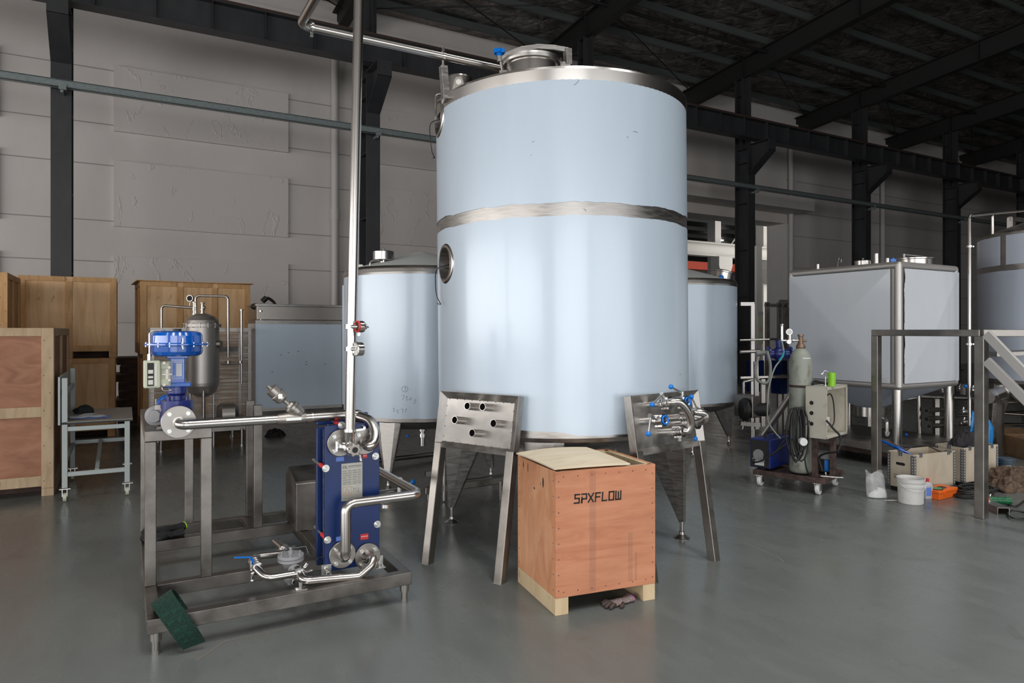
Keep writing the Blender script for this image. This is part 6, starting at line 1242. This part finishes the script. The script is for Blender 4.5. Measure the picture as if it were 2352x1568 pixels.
# leaning pipe
m = MB(); m.tube([PV(1752, 1000, 7.55), PV(1832, 885, 7.3)], .035, 16); m.cyl(PV(1738, 1021, 7.6), PV(1752, 1000, 7.55), .035, n=16); one(m, 'leaning_pipe', M_['tube'], 'thick steel pipe leaning diagonally behind the gas cylinder', 'pipe')
# ================================================================ PLATFORM STAND at the right edge
s0, s1 = FL(2254, 1189), FL(2013, 1135); 
pf = thing('platform_frame', 'steel platform frame with diagonal stair rails, cut off by the right edge', 'frame', tuple(s0)); s0.z = s1.z = 0
dirp = (s0-s1).normalized(); Z_ = 1.605
for s_, wv in ((s1, .068), (s0, .078)):
    m = WM(pf); m.bar(s_, s_+Vector((0, 0, Z_-.05)), wv, wv, tuple(dirp)); m.build('post', M_['tube'], pf, .004)
nx = PV(2420, 757, 5.4); a = s1+Vector((0, 0, Z_-.022))-dirp*.035; b = s0+Vector((0, 0, Z_-.022)); 
m = WM(pf); m.bar(a, b, .06, .06); m.build('top_rail', M_['tube'], pf, .004)
b2 = PV(2520, 764, 5.83); m = WM(pf); m.bar(b, (b2.x, b2.y, b.z), .06, .06); m.build('top_rail', M_['tube'], pf, .004)
for (xa_, ya_, xb2, yb2) in ((2266, 766, 2500, 1010), (2266, 828, 2500, 1062)):
    m = WM(pf); m.bar(PV(xa_, ya_, 5.76), PV(xb2, yb2, 5.1), .035, .075, (0, 0, 1)); m.build('diagonal_rail', M_['pale_bar'], pf, .003)
m = WM(pf); gq0, gq1 = PV(2268, 813, 6.3), PV(2400, 808, 6.3); m.bar(gq0, gq1, .25, .04); m.build('step_tread', M_['tube'], pf, .003)
far = s1-dirp*0+W(1.5, .55); 
# ================================================================ BOXES and small things on the floor
def fold_box(label, f3, f1, f2, zt, handle=True):
    """folding plywood box: near corner f3, left corner f1, right corner f2"""
    ux_ = (f2-f3); uy_ = (f1-f3); ux_.z = uy_.z = 0; w_, d_ = ux_.length, uy_.length; ux_.normalize(); yw = math.atan2(ux_.y, ux_.x); 
    r = thing('folding_box', label, 'box', (f3.x, f3.y, 0), yw); z0 = .045
    for nm, lo, hi in (('front_panel', (0, 0, z0), (w_, .009, zt)), ('side_panel', (0, .009, z0), (.009, d_, zt)), ('side_panel', (w_-.009, .009, z0), (w_, d_, zt)), ('back_panel', (0, d_-.009, z0), (w_, d_, zt)), ('floor_panel', (.01, .01, z0), (w_-.01, d_-.01, z0+.012))): MB().bb(lo, hi).build(nm, M_['whiteply'], r)
    for x, y in ((0, 0), (w_, 0), (0, d_), (w_, d_)):
        sx, sy = (1 if x == 0 else -1), (1 if y == 0 else -1); m = MB(); m.bb((x-sx*.002, y-sy*.001, z0), (x+sx*.030, y+sy*.0, zt-.01)) if False else None
        m.bb((min(x, x+sx*.032), y-sy*.002-.001, z0), (max(x, x+sx*.032), y-sy*.002+.001, zt-.012)); m.bb((x-sx*.002-.001, min(y, y+sy*.032), z0), (x-sx*.002+.001, max(y, y+sy*.032), zt-.012)); e1 = m.build('steel_edge', M_['zinc_dark'], r)
        m = MB(); k = 0
        while z0+.02+k*.028 < zt-.02:
            zz = z0+.02+k*.028; m.bb((x+sx*.012-.004, y-sy*.0035-.001, zz), (x+sx*.012+.006, y-sy*.0035+.001, zz+.014)); m.bb((x-sx*.0035-.001, y+sy*.012-.004, zz), (x-sx*.0035+.001, y+sy*.012+.006, zz+.014)); k += 1
        m.build('tabs', M_['whiteply'], e1)
    m = MB()
    for x in (.10, w_-.10): m.bb((x-.02, -.004, zt-.03), (x-.004, .012, zt+.012)); m.bb((x+.004, -.004, zt-.03), (x+.02, .012, zt+.012))
    m.bb((-.004, d_/2-.02, zt-.03), (.012, d_/2-.004, zt+.012)); m.bb((-.004, d_/2+.004, zt-.03), (.012, d_/2+.02, zt+.012)); m.build('clips', M_['zinc_dark'], r)
    for x in (.03, w_-.10): MB().bb((x, 0.01, 0), (x+.07, d_-.01, z0)).build('skid_block', M_['black'], r)
    if handle:
        m = MB(); m.cyl((-.0015, d_/2-.035, zt-.11), (.002, d_/2-.035, zt-.11), .014, n=16); m.cyl((-.0015, d_/2+.035, zt-.11), (.002, d_/2+.035, zt-.11), .014, n=16); m.bb((-.0015, d_/2-.035, zt-.124), (.002, d_/2+.035, zt-.096)); m.build('hand_hole', M_['bore'], r)
        m = MB()
        for k in range(3):
            y = d_*(.68-.25*k); zz = .13; m.bb((-.001, y-.018, zz), (0, y-.016, zz+.04)); m.bb((-.001, y+.016, zz), (0, y+.018, zz+.04)); m.bb((-.001, y-.018, zz), (0, y+.018, zz+.002)); m.bb((-.001, y-.018, zz+.038), (0, y+.018, zz+.04))
            if k == 0: m.bb((-.001, y-.010, zz+.010), (0, y-.007, zz+.032)); m.bb((-.001, y+.007, zz+.010), (0, y+.010, zz+.032)); m.bb((-.001, y-.014, zz+.006), (0, y+.014, zz+.009))
            if k == 1: m.cyl((-.001, y, zz+.020), (0, y, zz+.020), .010, n=3)
            if k == 2: m.bb((-.001, y-.008, zz+.010), (0, y+.008, zz+.030))
        m.build('cargo_symbols', M_['ink'], r)
    return r, w_, d_
M_['zinc_dark'] = mat('grey_steel_edge', (.20, .22, .25), .45, .6)
b1, w1_, d1_ = fold_box('open pale plywood folding box behind the white bucket, with an oval hand hole', W(3.92, 6.66), W(3.81, 6.92), W(4.478, 6.90), .39)
b2_, w2_, d2_ = fold_box('open pale plywood folding box heaped with black cloth', W(4.63, 7.0), W(4.50, 7.27), W(5.14, 7.22), .40, False)
bc = W(4.25, 6.95); 
m = MB(); a, b = PV(2013, 1006, 7.2), PV(2096, 1046, 6.85); m.tube([b+Vector((0, 0, -.12)), b, a], .014, 8); m.bar(b+Vector((.0, 0, -.03)), PV(2060, 1025, 7.0), .06, .012); one(m, 'leaning_tool', M_['blue'], 'blue-handled tool sticking out of the box with the hand hole', 'tool')
m = MB(); a, b = PV(2016, 1004, 7.25), PV(2078, 1034, 7.0); m.bar(a, b, .05, .02); one(m, 'steel_strip', M_['rust'], 'dark steel bar leaning out of the box behind the blue tool', 'bar')
m = MB(); m.tube(smooth_path([PV(2080, 1035, 6.95), PV(2100, 1024, 7.0), PV(2130, 1024, 7.0), PV(2163, 1038, 6.95), PV(2175, 1034, 6.9), PV(2185, 1038, 6.86)], 6), .006, 8); one(m, 'thin_cable', M_['black'], 'thin black cable arching over the box with the hand hole', 'cable')
q = W(4.80, 7.22); cloth('heap of black cloth in the right-hand folding box', 'cloth', (q.x, q.y, .30), .24, .23, 'blackbag', 1, 'cloth_heap', (1, .55), .7)
q = W(5.10, 7.47); cloth('crumpled bright blue plastic bag behind the right-hand folding box', 'plastic bag', (q.x, q.y, .0), .17, .56, 'bluebag', 6, 'plastic_bag', (1, .6), 1.8)
# bucket
q = FL(2092, 1154); r = thing('bucket', 'white plastic bucket with a handle in front of the pale folding box', 'bucket', (q.x, q.y, 0))
MB().lathe([(.001, 0), (.100, 0), (.104, .006), (.110, .15), (.116, .155), (.117, .175), (.112, .18), (.113, .195), (.119, .20), (.120, .225), (.121, .235), (.115, .236), (.108, .15), (.098, .01)], n=48).build('body', M_['bucket'], r)
MB().disc((0, 0, .19), (0, 0, 1), .112, 32).build('contents', M_['bucket'], r)
m = MB(); m.tube([Vector((.119*math.cos(a), .119*math.sin(a), 0))+Vector((0, 0, .20-.07*math.sin((a-a0_)/(a1_-a0_)*math.pi))) for a0_, a1_ in ((math.radians(150), math.radians(330)),) for a in [a0_+(a1_-a0_)*i/20 for i in range(21)]], .0025, 6); m.build('handle', M_['white'], r)
# clear bag of white powder
q = FL(2015, 1142); r = thing('plastic_bag', 'clear plastic bag with white powder at the foot of the steel post', 'plastic bag', (q.x, q.y, 0), -PSI)
def bagf(s, t):
    a = 2*math.pi*s; w = .095*(1-.12*t)+.008*noise.noise(Vector((math.cos(a)*2, math.sin(a)*2, t*4))); z = .24*t+.012*noise.noise(Vector((a, t*3, 2)))*t; return Vector((w*math.cos(a)-.03*t, w*.55*math.sin(a)*(1+.1*math.sin(5*a)), z+.004+.02*(t > .9)*math.sin(3*a)))
m = MB(); m.grid(bagf, 36, 18); m.build('bag_film', M_['bag'], r)
m = MB(); m.grid(lambda s, t: Vector((.088*math.cos(2*math.pi*s)*math.cos(t*1.57)+.0, .045*math.sin(2*math.pi*s)*math.cos(t*1.57), .008+.07*math.sin(t*1.57)**.6*(1+.3*math.cos(2*math.pi*s)))), 30, 8); m.build('powder', M_['powder'], r)
q = FL(2048, 1149); m = MB(); m.grid(lambda s, t: Vector((q.x+.07*math.cos(2*math.pi*s)*t*CP+.014*math.sin(2*math.pi*s)*t, q.y-.07*SP*math.cos(2*math.pi*s)*t+.014*math.sin(2*math.pi*s)*t, .002+.003*(1-t))), 20, 3); one(m, 'spilled_powder', M_['powder'], 'thin spill of white powder on the floor beside the clear bag', 'powder', kind='stuff')
# bottle
q = FL(2129, 1144); r = thing('bottle', 'milky plastic bottle with a red cap right of the white bucket', 'bottle', (q.x, q.y, 0), -PSI+.2); m = MB(); m.loft([[(-a, -b, z), (a, -b, z), (a, b, z), (-a, b, z)] for a, b, z in ((.040, .028, 0), (.042, .03, .01), (.042, .03, .125), (.030, .024, .148), (.015, .015, .158), (.015, .015, .165))]); m.build('body', M_['bottle'], r, .008)
MB().cyl((0, 0, .16), (0, 0, .19), .019, n=20).build('red_cap', M_['red'], r, .002); MB().bb((-.034, -.0315, .03), (.02, -.0305, .11)).build('label', M_['bluelabel'], r)
# orange box + disc
a, b, c_ = FL(2158, 1149), FL(2194, 1140), FL(2139, 1138); ux_ = (b-a).normalized(); r = thing('toolbox', 'flat orange plastic case on the floor right of the bottle', 'case', (a.x, a.y, 0), math.atan2(ux_.y, ux_.x)); MB().bb((0, 0, 0), ((b-a).length+.05, .17, .085)).build('body', M_['orange'], r, .006); MB().bb((-.001, -.001, .056), ((b-a).length+.051, .171, .059)).build('lid_seam', M_['rust'], r)
m = MB(); m.bb((.08, -.006, .045), (.11, 0, .068)); m.build('latch', M_['orange'], r)
q = ROOTM[r.name] @ Vector((.085, .075, .086)); r = thing('grinding_disc', 'green-faced grinding disc lying on the orange case', 'disc', tuple(q)); MB().lathe([(.011, .0), (.062, .0), (.0625, .003), (.062, .006), (.011, .006)], n=40).build('disc', M_['black'], r); MB().lathe([(.014, .0068), (.055, .0068)], n=40).build('face', mat('disc_green', (.12, .28, .09), .6), r); MB().disc((0, 0, .0065), (0, 0, 1), .012).build('hub', M_['zinc'], r)
q = ROOTM['toolbox'] @ Vector((.192, .075, .086)); r = thing('grinding_disc', 'dark grinding disc beside the green-faced one on the orange case', 'disc', (q.x, q.y, q.z)); MB().lathe([(.011, .0), (.040, .0), (.0405, .002), (.040, .004), (.011, .004)], n=36).build('disc', M_['rust'], r)
# angle grinder
ga_, gb_ = FL(2268, 1148, .06), FL(2322, 1150, .05); ax_ = (gb_-ga_).normalized(); r = thing('angle_grinder', 'green angle grinder lying right of the steel post at the right edge', 'grinder', tuple(ga_)); m = WM(r); L_ = (gb_-ga_).length
m.lathe([(.001, 0), (.028, .004), (.034, .02), (.034, .08), (.030, .09), (.032, .10), (.030, L_*.7), (.036, L_*.75), (.036, L_*.95), (.02, L_), (.001, L_)], ga_, ax_, 24); m.build('body', M_['darkgreen'], r)
m = WM(r); m.lathe([(.001, 0), (.03, .0), (.036, .012), (.036, .05), (.034, .06)], ga_-ax_*.06, ax_, 20); m.build('red_gear_head', M_['red'], r)
m = WM(r); h_ = ga_-ax_*.02; m.cyl(h_+Vector((0, 0, .03)), h_+Vector((0, 0, .05)), .018); m.cyl(h_+ax_*.04+Vector((0, 0, .035)), h_+ax_*.05+Vector((0, 0, .055)), .008); m.cyl(h_+f_*.03, h_+f_*.055, .01); m.build('bright_fittings', M_['chrome'], r)
# cable heap and sack
random.seed(4); c0_ = FL(2232, 1140); pts = []
for k in range(7):
    for i in range(12):
        t = 2*math.pi*i/12; pts.append(c0_+Vector((math.cos(t)*(.17+.03*random.uniform(-1, 1))+.02*k, math.sin(t)*(.13+.03*random.uniform(-1, 1)), .014+.010*k+.01*random.random())))
m = MB(); m.tube(smooth_path(pts, 3), .010, 7); one(m, 'coiled_cable', M_['black'], 'heap of coiled black cable on the floor between the orange case and the grinder', 'cable')
pts = [FL(2290, 1150, .012)]+[FL(x, y, .012+.01*random.random()) for x, y in ((2330, 1162), (2352, 1150), (2376, 1140), (2372, 1180), (2350, 1176), (2325, 1172), (2315, 1180), (2330, 1190), (2380, 1188))]; m = MB(); m.tube(smooth_path(pts, 6), .008, 7); one(m, 'power_cable', M_['black'], 'black cable with plug trailing right of the green grinder', 'cable')
q = FL(2322, 1120); cloth('brown sack slumped on the floor behind the green grinder at the right edge', 'sack', (q.x, q.y, 0), .27, .19, 'sack', 4, 'sack', (1, .7), 1.2)
a, b = FL(2268, 1166, .0), FL(2305, 1182, .0); d_ = (b-a).normalized(); n_ = Vector((d_.y, -d_.x, 0)); up = Vector((0, 0, 1)); m = MB(); a = a-d_*.12
for off, wv, hv in ((0, .10, .006),): m.bar(a+up*.06, b+up*.06, wv, .006); m.bar(a+n_*.047+up*.03, b+n_*.047+up*.03, .006, .06); m.bar(a-n_*.047+up*.03, b-n_*.047+up*.03, .006, .06)
one(m, 'steel_channel', M_['tube'], 'short piece of steel channel on the floor under the green grinder', 'channel')
q = FL(2310, 1098); r = thing('pail', 'dark blue-grey pail behind the sack near the right edge', 'pail', (q.x, q.y, 0)); MB().lathe([(.001, 0), (.07, 0), (.085, .20), (.088, .205), (.088, .22), (.001, .225)], n=32).build('body', mat('slate_plastic', (.05, .075, .10), .4), r); m = MB(); fy = math.atan2(f_.y, f_.x)
for k in range(5): m.lathe([(.0815+.0009*k*1, .075+.018*k), (.0822+.0009*k, .082+.018*k)], a0=fy-.6, a1=fy+.3-.1*(k % 2), n=12)
m.build('label_print', M_['paper'], r)
# cardboard box
a, b, c_ = FL(2296, 1020), FL(2296, 1020), FL(2380, 1040); r = thing('cardboard_box', 'open brown cardboard box at the right edge behind the pail', 'box', tuple(PV(2296, 1036, 9.0).xy)+(0,), math.atan2((c_-a).y, (c_-a).x)-.1)
r.location.z = 0
for lo, hi in (((0, 0, 0), (.8, .006, .25)), ((0, 0, 0), (.006, .5, .25)), ((.794, 0, 0), (.8, .5, .25)), ((0, .494, 0), (.8, .5, .25)), ((0, 0, 0), (.8, .5, .006))): MB().bb(lo, hi).build('panel', M_['cardboard'], r)
m = MB(); m.bar((0, -.0, .25), (-.14, 0, .30), .005, .005); m.add([(0, 0, .25), (.0, .5, .25), (-.15, .5, .31), (-.15, 0, .31)], [(0, 1, 2, 3)]); m.add([(0, .5, .25), (.8, .5, .25), (.8, .62, .36), (0, .62, .36)], [(0, 1, 2, 3)]); m.build('flaps', M_['cardboard'], r)
# ================================================================ PIPE MANIFOLD RACKS behind
def rack(label, v, x0, x1, posts, bars, stubs, ztop, extra=None):
    c = W((x0-CX)/FOC*v, v); r = thing('pipe_rack', label, 'pipe rack', tuple(c)); 
    for px in posts: m = WM(r); p = PV(px, 0, v); m.bar((p.x, p.y, 0), (p.x, p.y, ztop), .06, .06, tuple(e_)); m.build('post', M_['tube'], r, .003)
    for (a, b, rr) in bars: m = WM(r); m.tube([PV(*a), PV(*b)], rr, 12); m.build('pipe', M_['pipe'], r)
    for (px, py, ln) in stubs: m = WM(r); a = PV(px, py, v-.15); b = PV(px+ln, py-ln*.1, v+.05); m.tube([a, b], .032, 14, caps=True); s_ = m.build('pipe_stub', M_['tube'], r); m = WM(r); m.disc(a+(a-b).normalized()*.001, (a-b), .027); m.build('bore', M_['bore'], s_)
    return r
v = 8.9
rk = rack('low rack of open-ended pipe stubs right of the square tank legs', v, 2150, 2290, (2150, 2172, 2240, 2298), [((2072, 918, v), (2110, 912, v), .022), ((2103, 910, v), (2250, 915, v+.1), .026), ((2110, 905, v), (2112, 1003, v), .028), ((2110, 1003, v), (2110, 1015, v), .028), ((2195, 955, v), (2352, 945, v+.3), .02), ((2200, 973, v), (2352, 975, v+.3), .025), ((2290, 905, v), (2420, 900, v), .03), ((2290, 925, v), (2420, 915, v), .03), ((2290, 948, v), (2420, 956, v), .02)], [(2128, 943, 40), (2128, 962, 40), (2134, 979, 34)], .72)
m = WM(rk); m.tube([PV(2268, 912, 7.9), PV(2300, 900, 8.2)], .075, 24); m.cyl(PV(2299, 900.5, 8.2), PV(2302, 899.5, 8.22), .09, n=24); m.cyl(PV(2275, 909, 7.97), PV(2277, 908, 7.98), .08, n=24); m.build('filter_housing', M_['pipe'], rk)
for px, py in ((2165, 898), (2205, 892), (2235, 895), (2180, 905), (2213, 945), (2215, 968)): m = WM(rk); p = PV(px, py, v-.05); m.cyl(p-e_*.03, p+e_*.03, .035, n=16); m.cyl(p, p+Vector((0, 0, .06)), .012); vv = m.build('small_valve', M_['chrome'], rk)
m = WM(rk); m.bb(tuple(PV(2205, 905, 8.6)), tuple(PV(2236, 882, 8.6)+Vector((0, .02, 0)))); m.build('valve_plate', M_['steel'], rk); m = WM(rk); m.sphere(PV(2218, 887, 8.55), .022); m.sphere(PV(2081, 998, 8.7), .02); m.build('blue_knobs', M_['ball'], rk)
m = WM(rk); m.bar(PV(2240, 921, 8.3), PV(2296, 920, 8.5), .06, .05); m.bar(PV(2298, 925, 8.5), (PV(2298, 925, 8.5).x, PV(2298, 925, 8.5).y, 0), .06, .06); m.build('rack_shelf', M_['tube'], rk)
# process frame between the right small tank and the square tank
v = 10.6; rk = rack('tangled steel process frame with blue valve, between the right-hand small tank and square tank', v, 1705, 1815, (1728, 1762, 1790, 1803), [((1700, 781, v-1.5), (1800, 778, v-1.5), .014), ((1700, 808, v-1.4), (1745, 806, v-1.4), .024), ((1700, 868, v-1), (1830, 864, v-1), .03), ((1705, 986, v-1), (1712, 960, v-1), .02), ((1708, 915, v-1.4), (1708, 877, v-1.4), .018), ((1708, 877, v-1.4), (1745, 868, v-1.4), .018)], [], 2.05)
m = WM(rk); p = PV(1785, 690, v); q = PV(1822, 690, v); m.bar(PV(1700, 698, v-1), PV(1731, 698, v-1), .06, .05); m.bar(PV(1728, 698, v-1), (PV(1728, 0, v-1).x, PV(1728, 0, v-1).y, 0), .05, .05, tuple(e_)); m.bar(PV(1757, 700, v), PV(1822, 703, v), .06, .05); m.bar(PV(1790, 692, v), PV(1825, 692, v), .05, .05); m.build('upper_frame', M_['steel'], rk)
for px in (1803, 1813, 1820): m = WM(rk); m.tube([PV(px, 760, v), PV(px, 696, v)], .024, 10); m.build('riser', M_['steel'], rk)
for (a, b) in (((1731, 828), (1768, 900)), ((1795, 828), (1815, 905))): m = WM(rk); p, q = PV(a[0], b[1], v-.7), PV(b[0], a[1], v-.7); m.bb((p.x, p.y, p.z), (q.x+.02, q.y+.25, q.z)); m.build('plate_exchanger', M_['navy'], rk, .004, label='dark blue plate exchanger')
m = WM(rk); p = PV(1790, 812, 8.4); m.sphere(p, .10, (1, .8, .9), 16); m.cyl(p-e_*.14, p+e_*.13, .055, n=20); m.cyl(p-e_*.145, p-e_*.125, .09, n=24); m.cyl(p+e_*.12, p+e_*.14, .09, n=24); m.cyl(p, p+Vector((-.02, 0, .17)), .035); bv_ = m.build('gate_valve', M_['valveblue'], rk, .004, label='indigo gate valve')
m = WM(rk); c_ = p+Vector((-.03, 0, .18)); m.torus(c_, (0, 0, 1), .085, .010, 24, 8); m.bar(c_-e_*.085, c_+e_*.085, .015, .012); m.bar(c_-f_*.085, c_+f_*.085, .015, .012); m.build('handwheel', M_['black'], bv_)
m = WM(rk); m.tube([PV(1737, 811, 8.4), PV(1765, 810, 8.4)], .03, 14); m.tube(smooth_path([PV(1742, 818, 8.3), PV(1735, 850, 8.3), PV(1740, 872, 8.3), PV(1757, 880, 8.3), PV(1768, 868, 8.3), PV(1769, 835, 8.3), PV(1762, 806, 8.3)], 6), .018, 10); m.build('flexible_hose', M_['greyhose'], rk)
m = WM(rk); p = PV(1700, 940, 8.8); m.lathe([(.001, 0), (.12, .01), (.15, .05), (.15, .08), (.09, .10), (.09, .35), (.001, .36)], p, (CP, -SP, 0), 28); m.build('pump_motor', M_['black'], rk); m = WM(rk); p = PV(1728, 935, 8.7); m.bb((p.x, p.y, p.z-.14), (p.x+.22, p.y+.3, p.z+.14)); m.build('pump_box', M_['tube'], rk, .01)
m = WM(rk); m.bar(PV(1700, 972, 8.8), PV(1745, 975, 8.8), .06, .05); m.bar(PV(1752, 870, 8.8), PV(1752, 978, 8.8), .05, .05, tuple(e_)); m.bar(PV(1736, 830, 8.8), PV(1738, 985, 8.8), .05, .05, tuple(e_)); m.build('lower_frame', M_['tube'], rk)
# switch box on the far wall beyond the dark column
a = PV(1741, 760, 16.0); r = thing('switch_box', 'pale green electrical box with a warning triangle beyond the process frame', 'electrical box', (a.x, a.y, 0)); MB().bb((0, 0, 1.3), (.18, .1, 1.95)).build('case', M_['cream'], r, .005); MB().bb((-.02, .02, 0), (.16, .08, 3.6)).build('post', M_['whitepaint'], r); MB().bb((.0, -.002, 1.96), (.18, .1, 2.06)).build('top_cap', M_['tablegrey'], r)
m = MB(); m.stroke([(.05, 0), (.13, 0), (.09, .09), (.05, 0)], .008, T(0, -.003, 1.6) @ FK); m.build('warning_triangle', M_['orange'], r)
# floor manifold under the left small tank
mf = thing('pipe_manifold', 'low steel pipe run near the floor, passing behind the left leg of the tallest tank', 'pipe run', tuple(FL(975, 1115)))
def fl_(x, y, z=.10): return FL(x, y, z)
m = WM(mf); m.tube([FL(866, 1067, .13), PV(935, 1047, (EYE-.33)*FOC/(1047-760))], .02, 10)
m = WM(mf); a, b = PV(868, 1057, 8.0), PV(1010, 1041, 8.6); m.tube([a, b], .032, 12); m.build('rear_pipe', M_['pipe'], mf)
m = WM(mf); a, b = PV(975, 1127, 6.3), PV(1175, 1099, 6.9); m.bar(a, b, .05, .065); m.build('front_rail', M_['tube'], mf, .006)
m = WM(mf); m.tube([PV(1000, 1108, 6.6), PV(1175, 1088, 7.2)], .012, 8); m.tube([PV(866, 1133, 5.9), PV(930, 1124, 6.1)], .022, 12); m.build('thin_pipe', M_['pipe'], mf)
m = WM(mf); p = PV(918, 1126, 5.95); m.cyl(p-e_*.012, p+e_*.012, .045, n=16); m.cyl(p, p+Vector((.02, 0, .08)), .010); m.bar(p+Vector((.02, 0, .06)), PV(946, 1109, 5.95), .008, .008); m.build('clamp', M_['white'], mf); m = WM(mf); m.sphere(PV(949, 1106, 5.95), .022); m.build('ball_knob', M_['ball'], mf, label='blue ball knob')
m = WM(mf); p = PV(1020, 1100, 6.4); m.cyl(p+Vector((0, 0, .2)), (p.x, p.y, .012), .016, n=12); m.build('stay', M_['pipe'], mf); m = WM(mf); p = FL(989, 1110); m.bb((p.x-.06, p.y-.02, .08), (p.x+.06, p.y+.02, .13)); m.build('bracket', M_['tube'], mf)
for x, y in ((1150, 1104), (985, 1128)): m = WM(mf); p = PV(x, y, 6.5); m.cyl((p.x, p.y, 0), p, .018, n=10); m.build('stay', M_['tube'], mf)
for o in list(bpy.data.objects):
    b = o.name.split('.')[0]
    if o.type == 'MESH' and b in ('rim_bolts', 'lid_bolts', 'screws', 'outlet_pipes', 'thin_pipe', 'corner_tubes', 'side_pipes', 'blue_knobs', 'air_tube', 'valve_plate', 'drain_nut', 'base_channel'):
        explode(o, {'rim_bolts': 'rim_bolt', 'lid_bolts': 'lid_bolt', 'screws': 'screw', 'outlet_pipes': 'outlet_pipe', 'thin_pipe': 'thin_pipe', 'corner_tubes': 'corner_tube', 'side_pipes': 'side_pipe', 'blue_knobs': 'blue_knob'}.get(b, b))
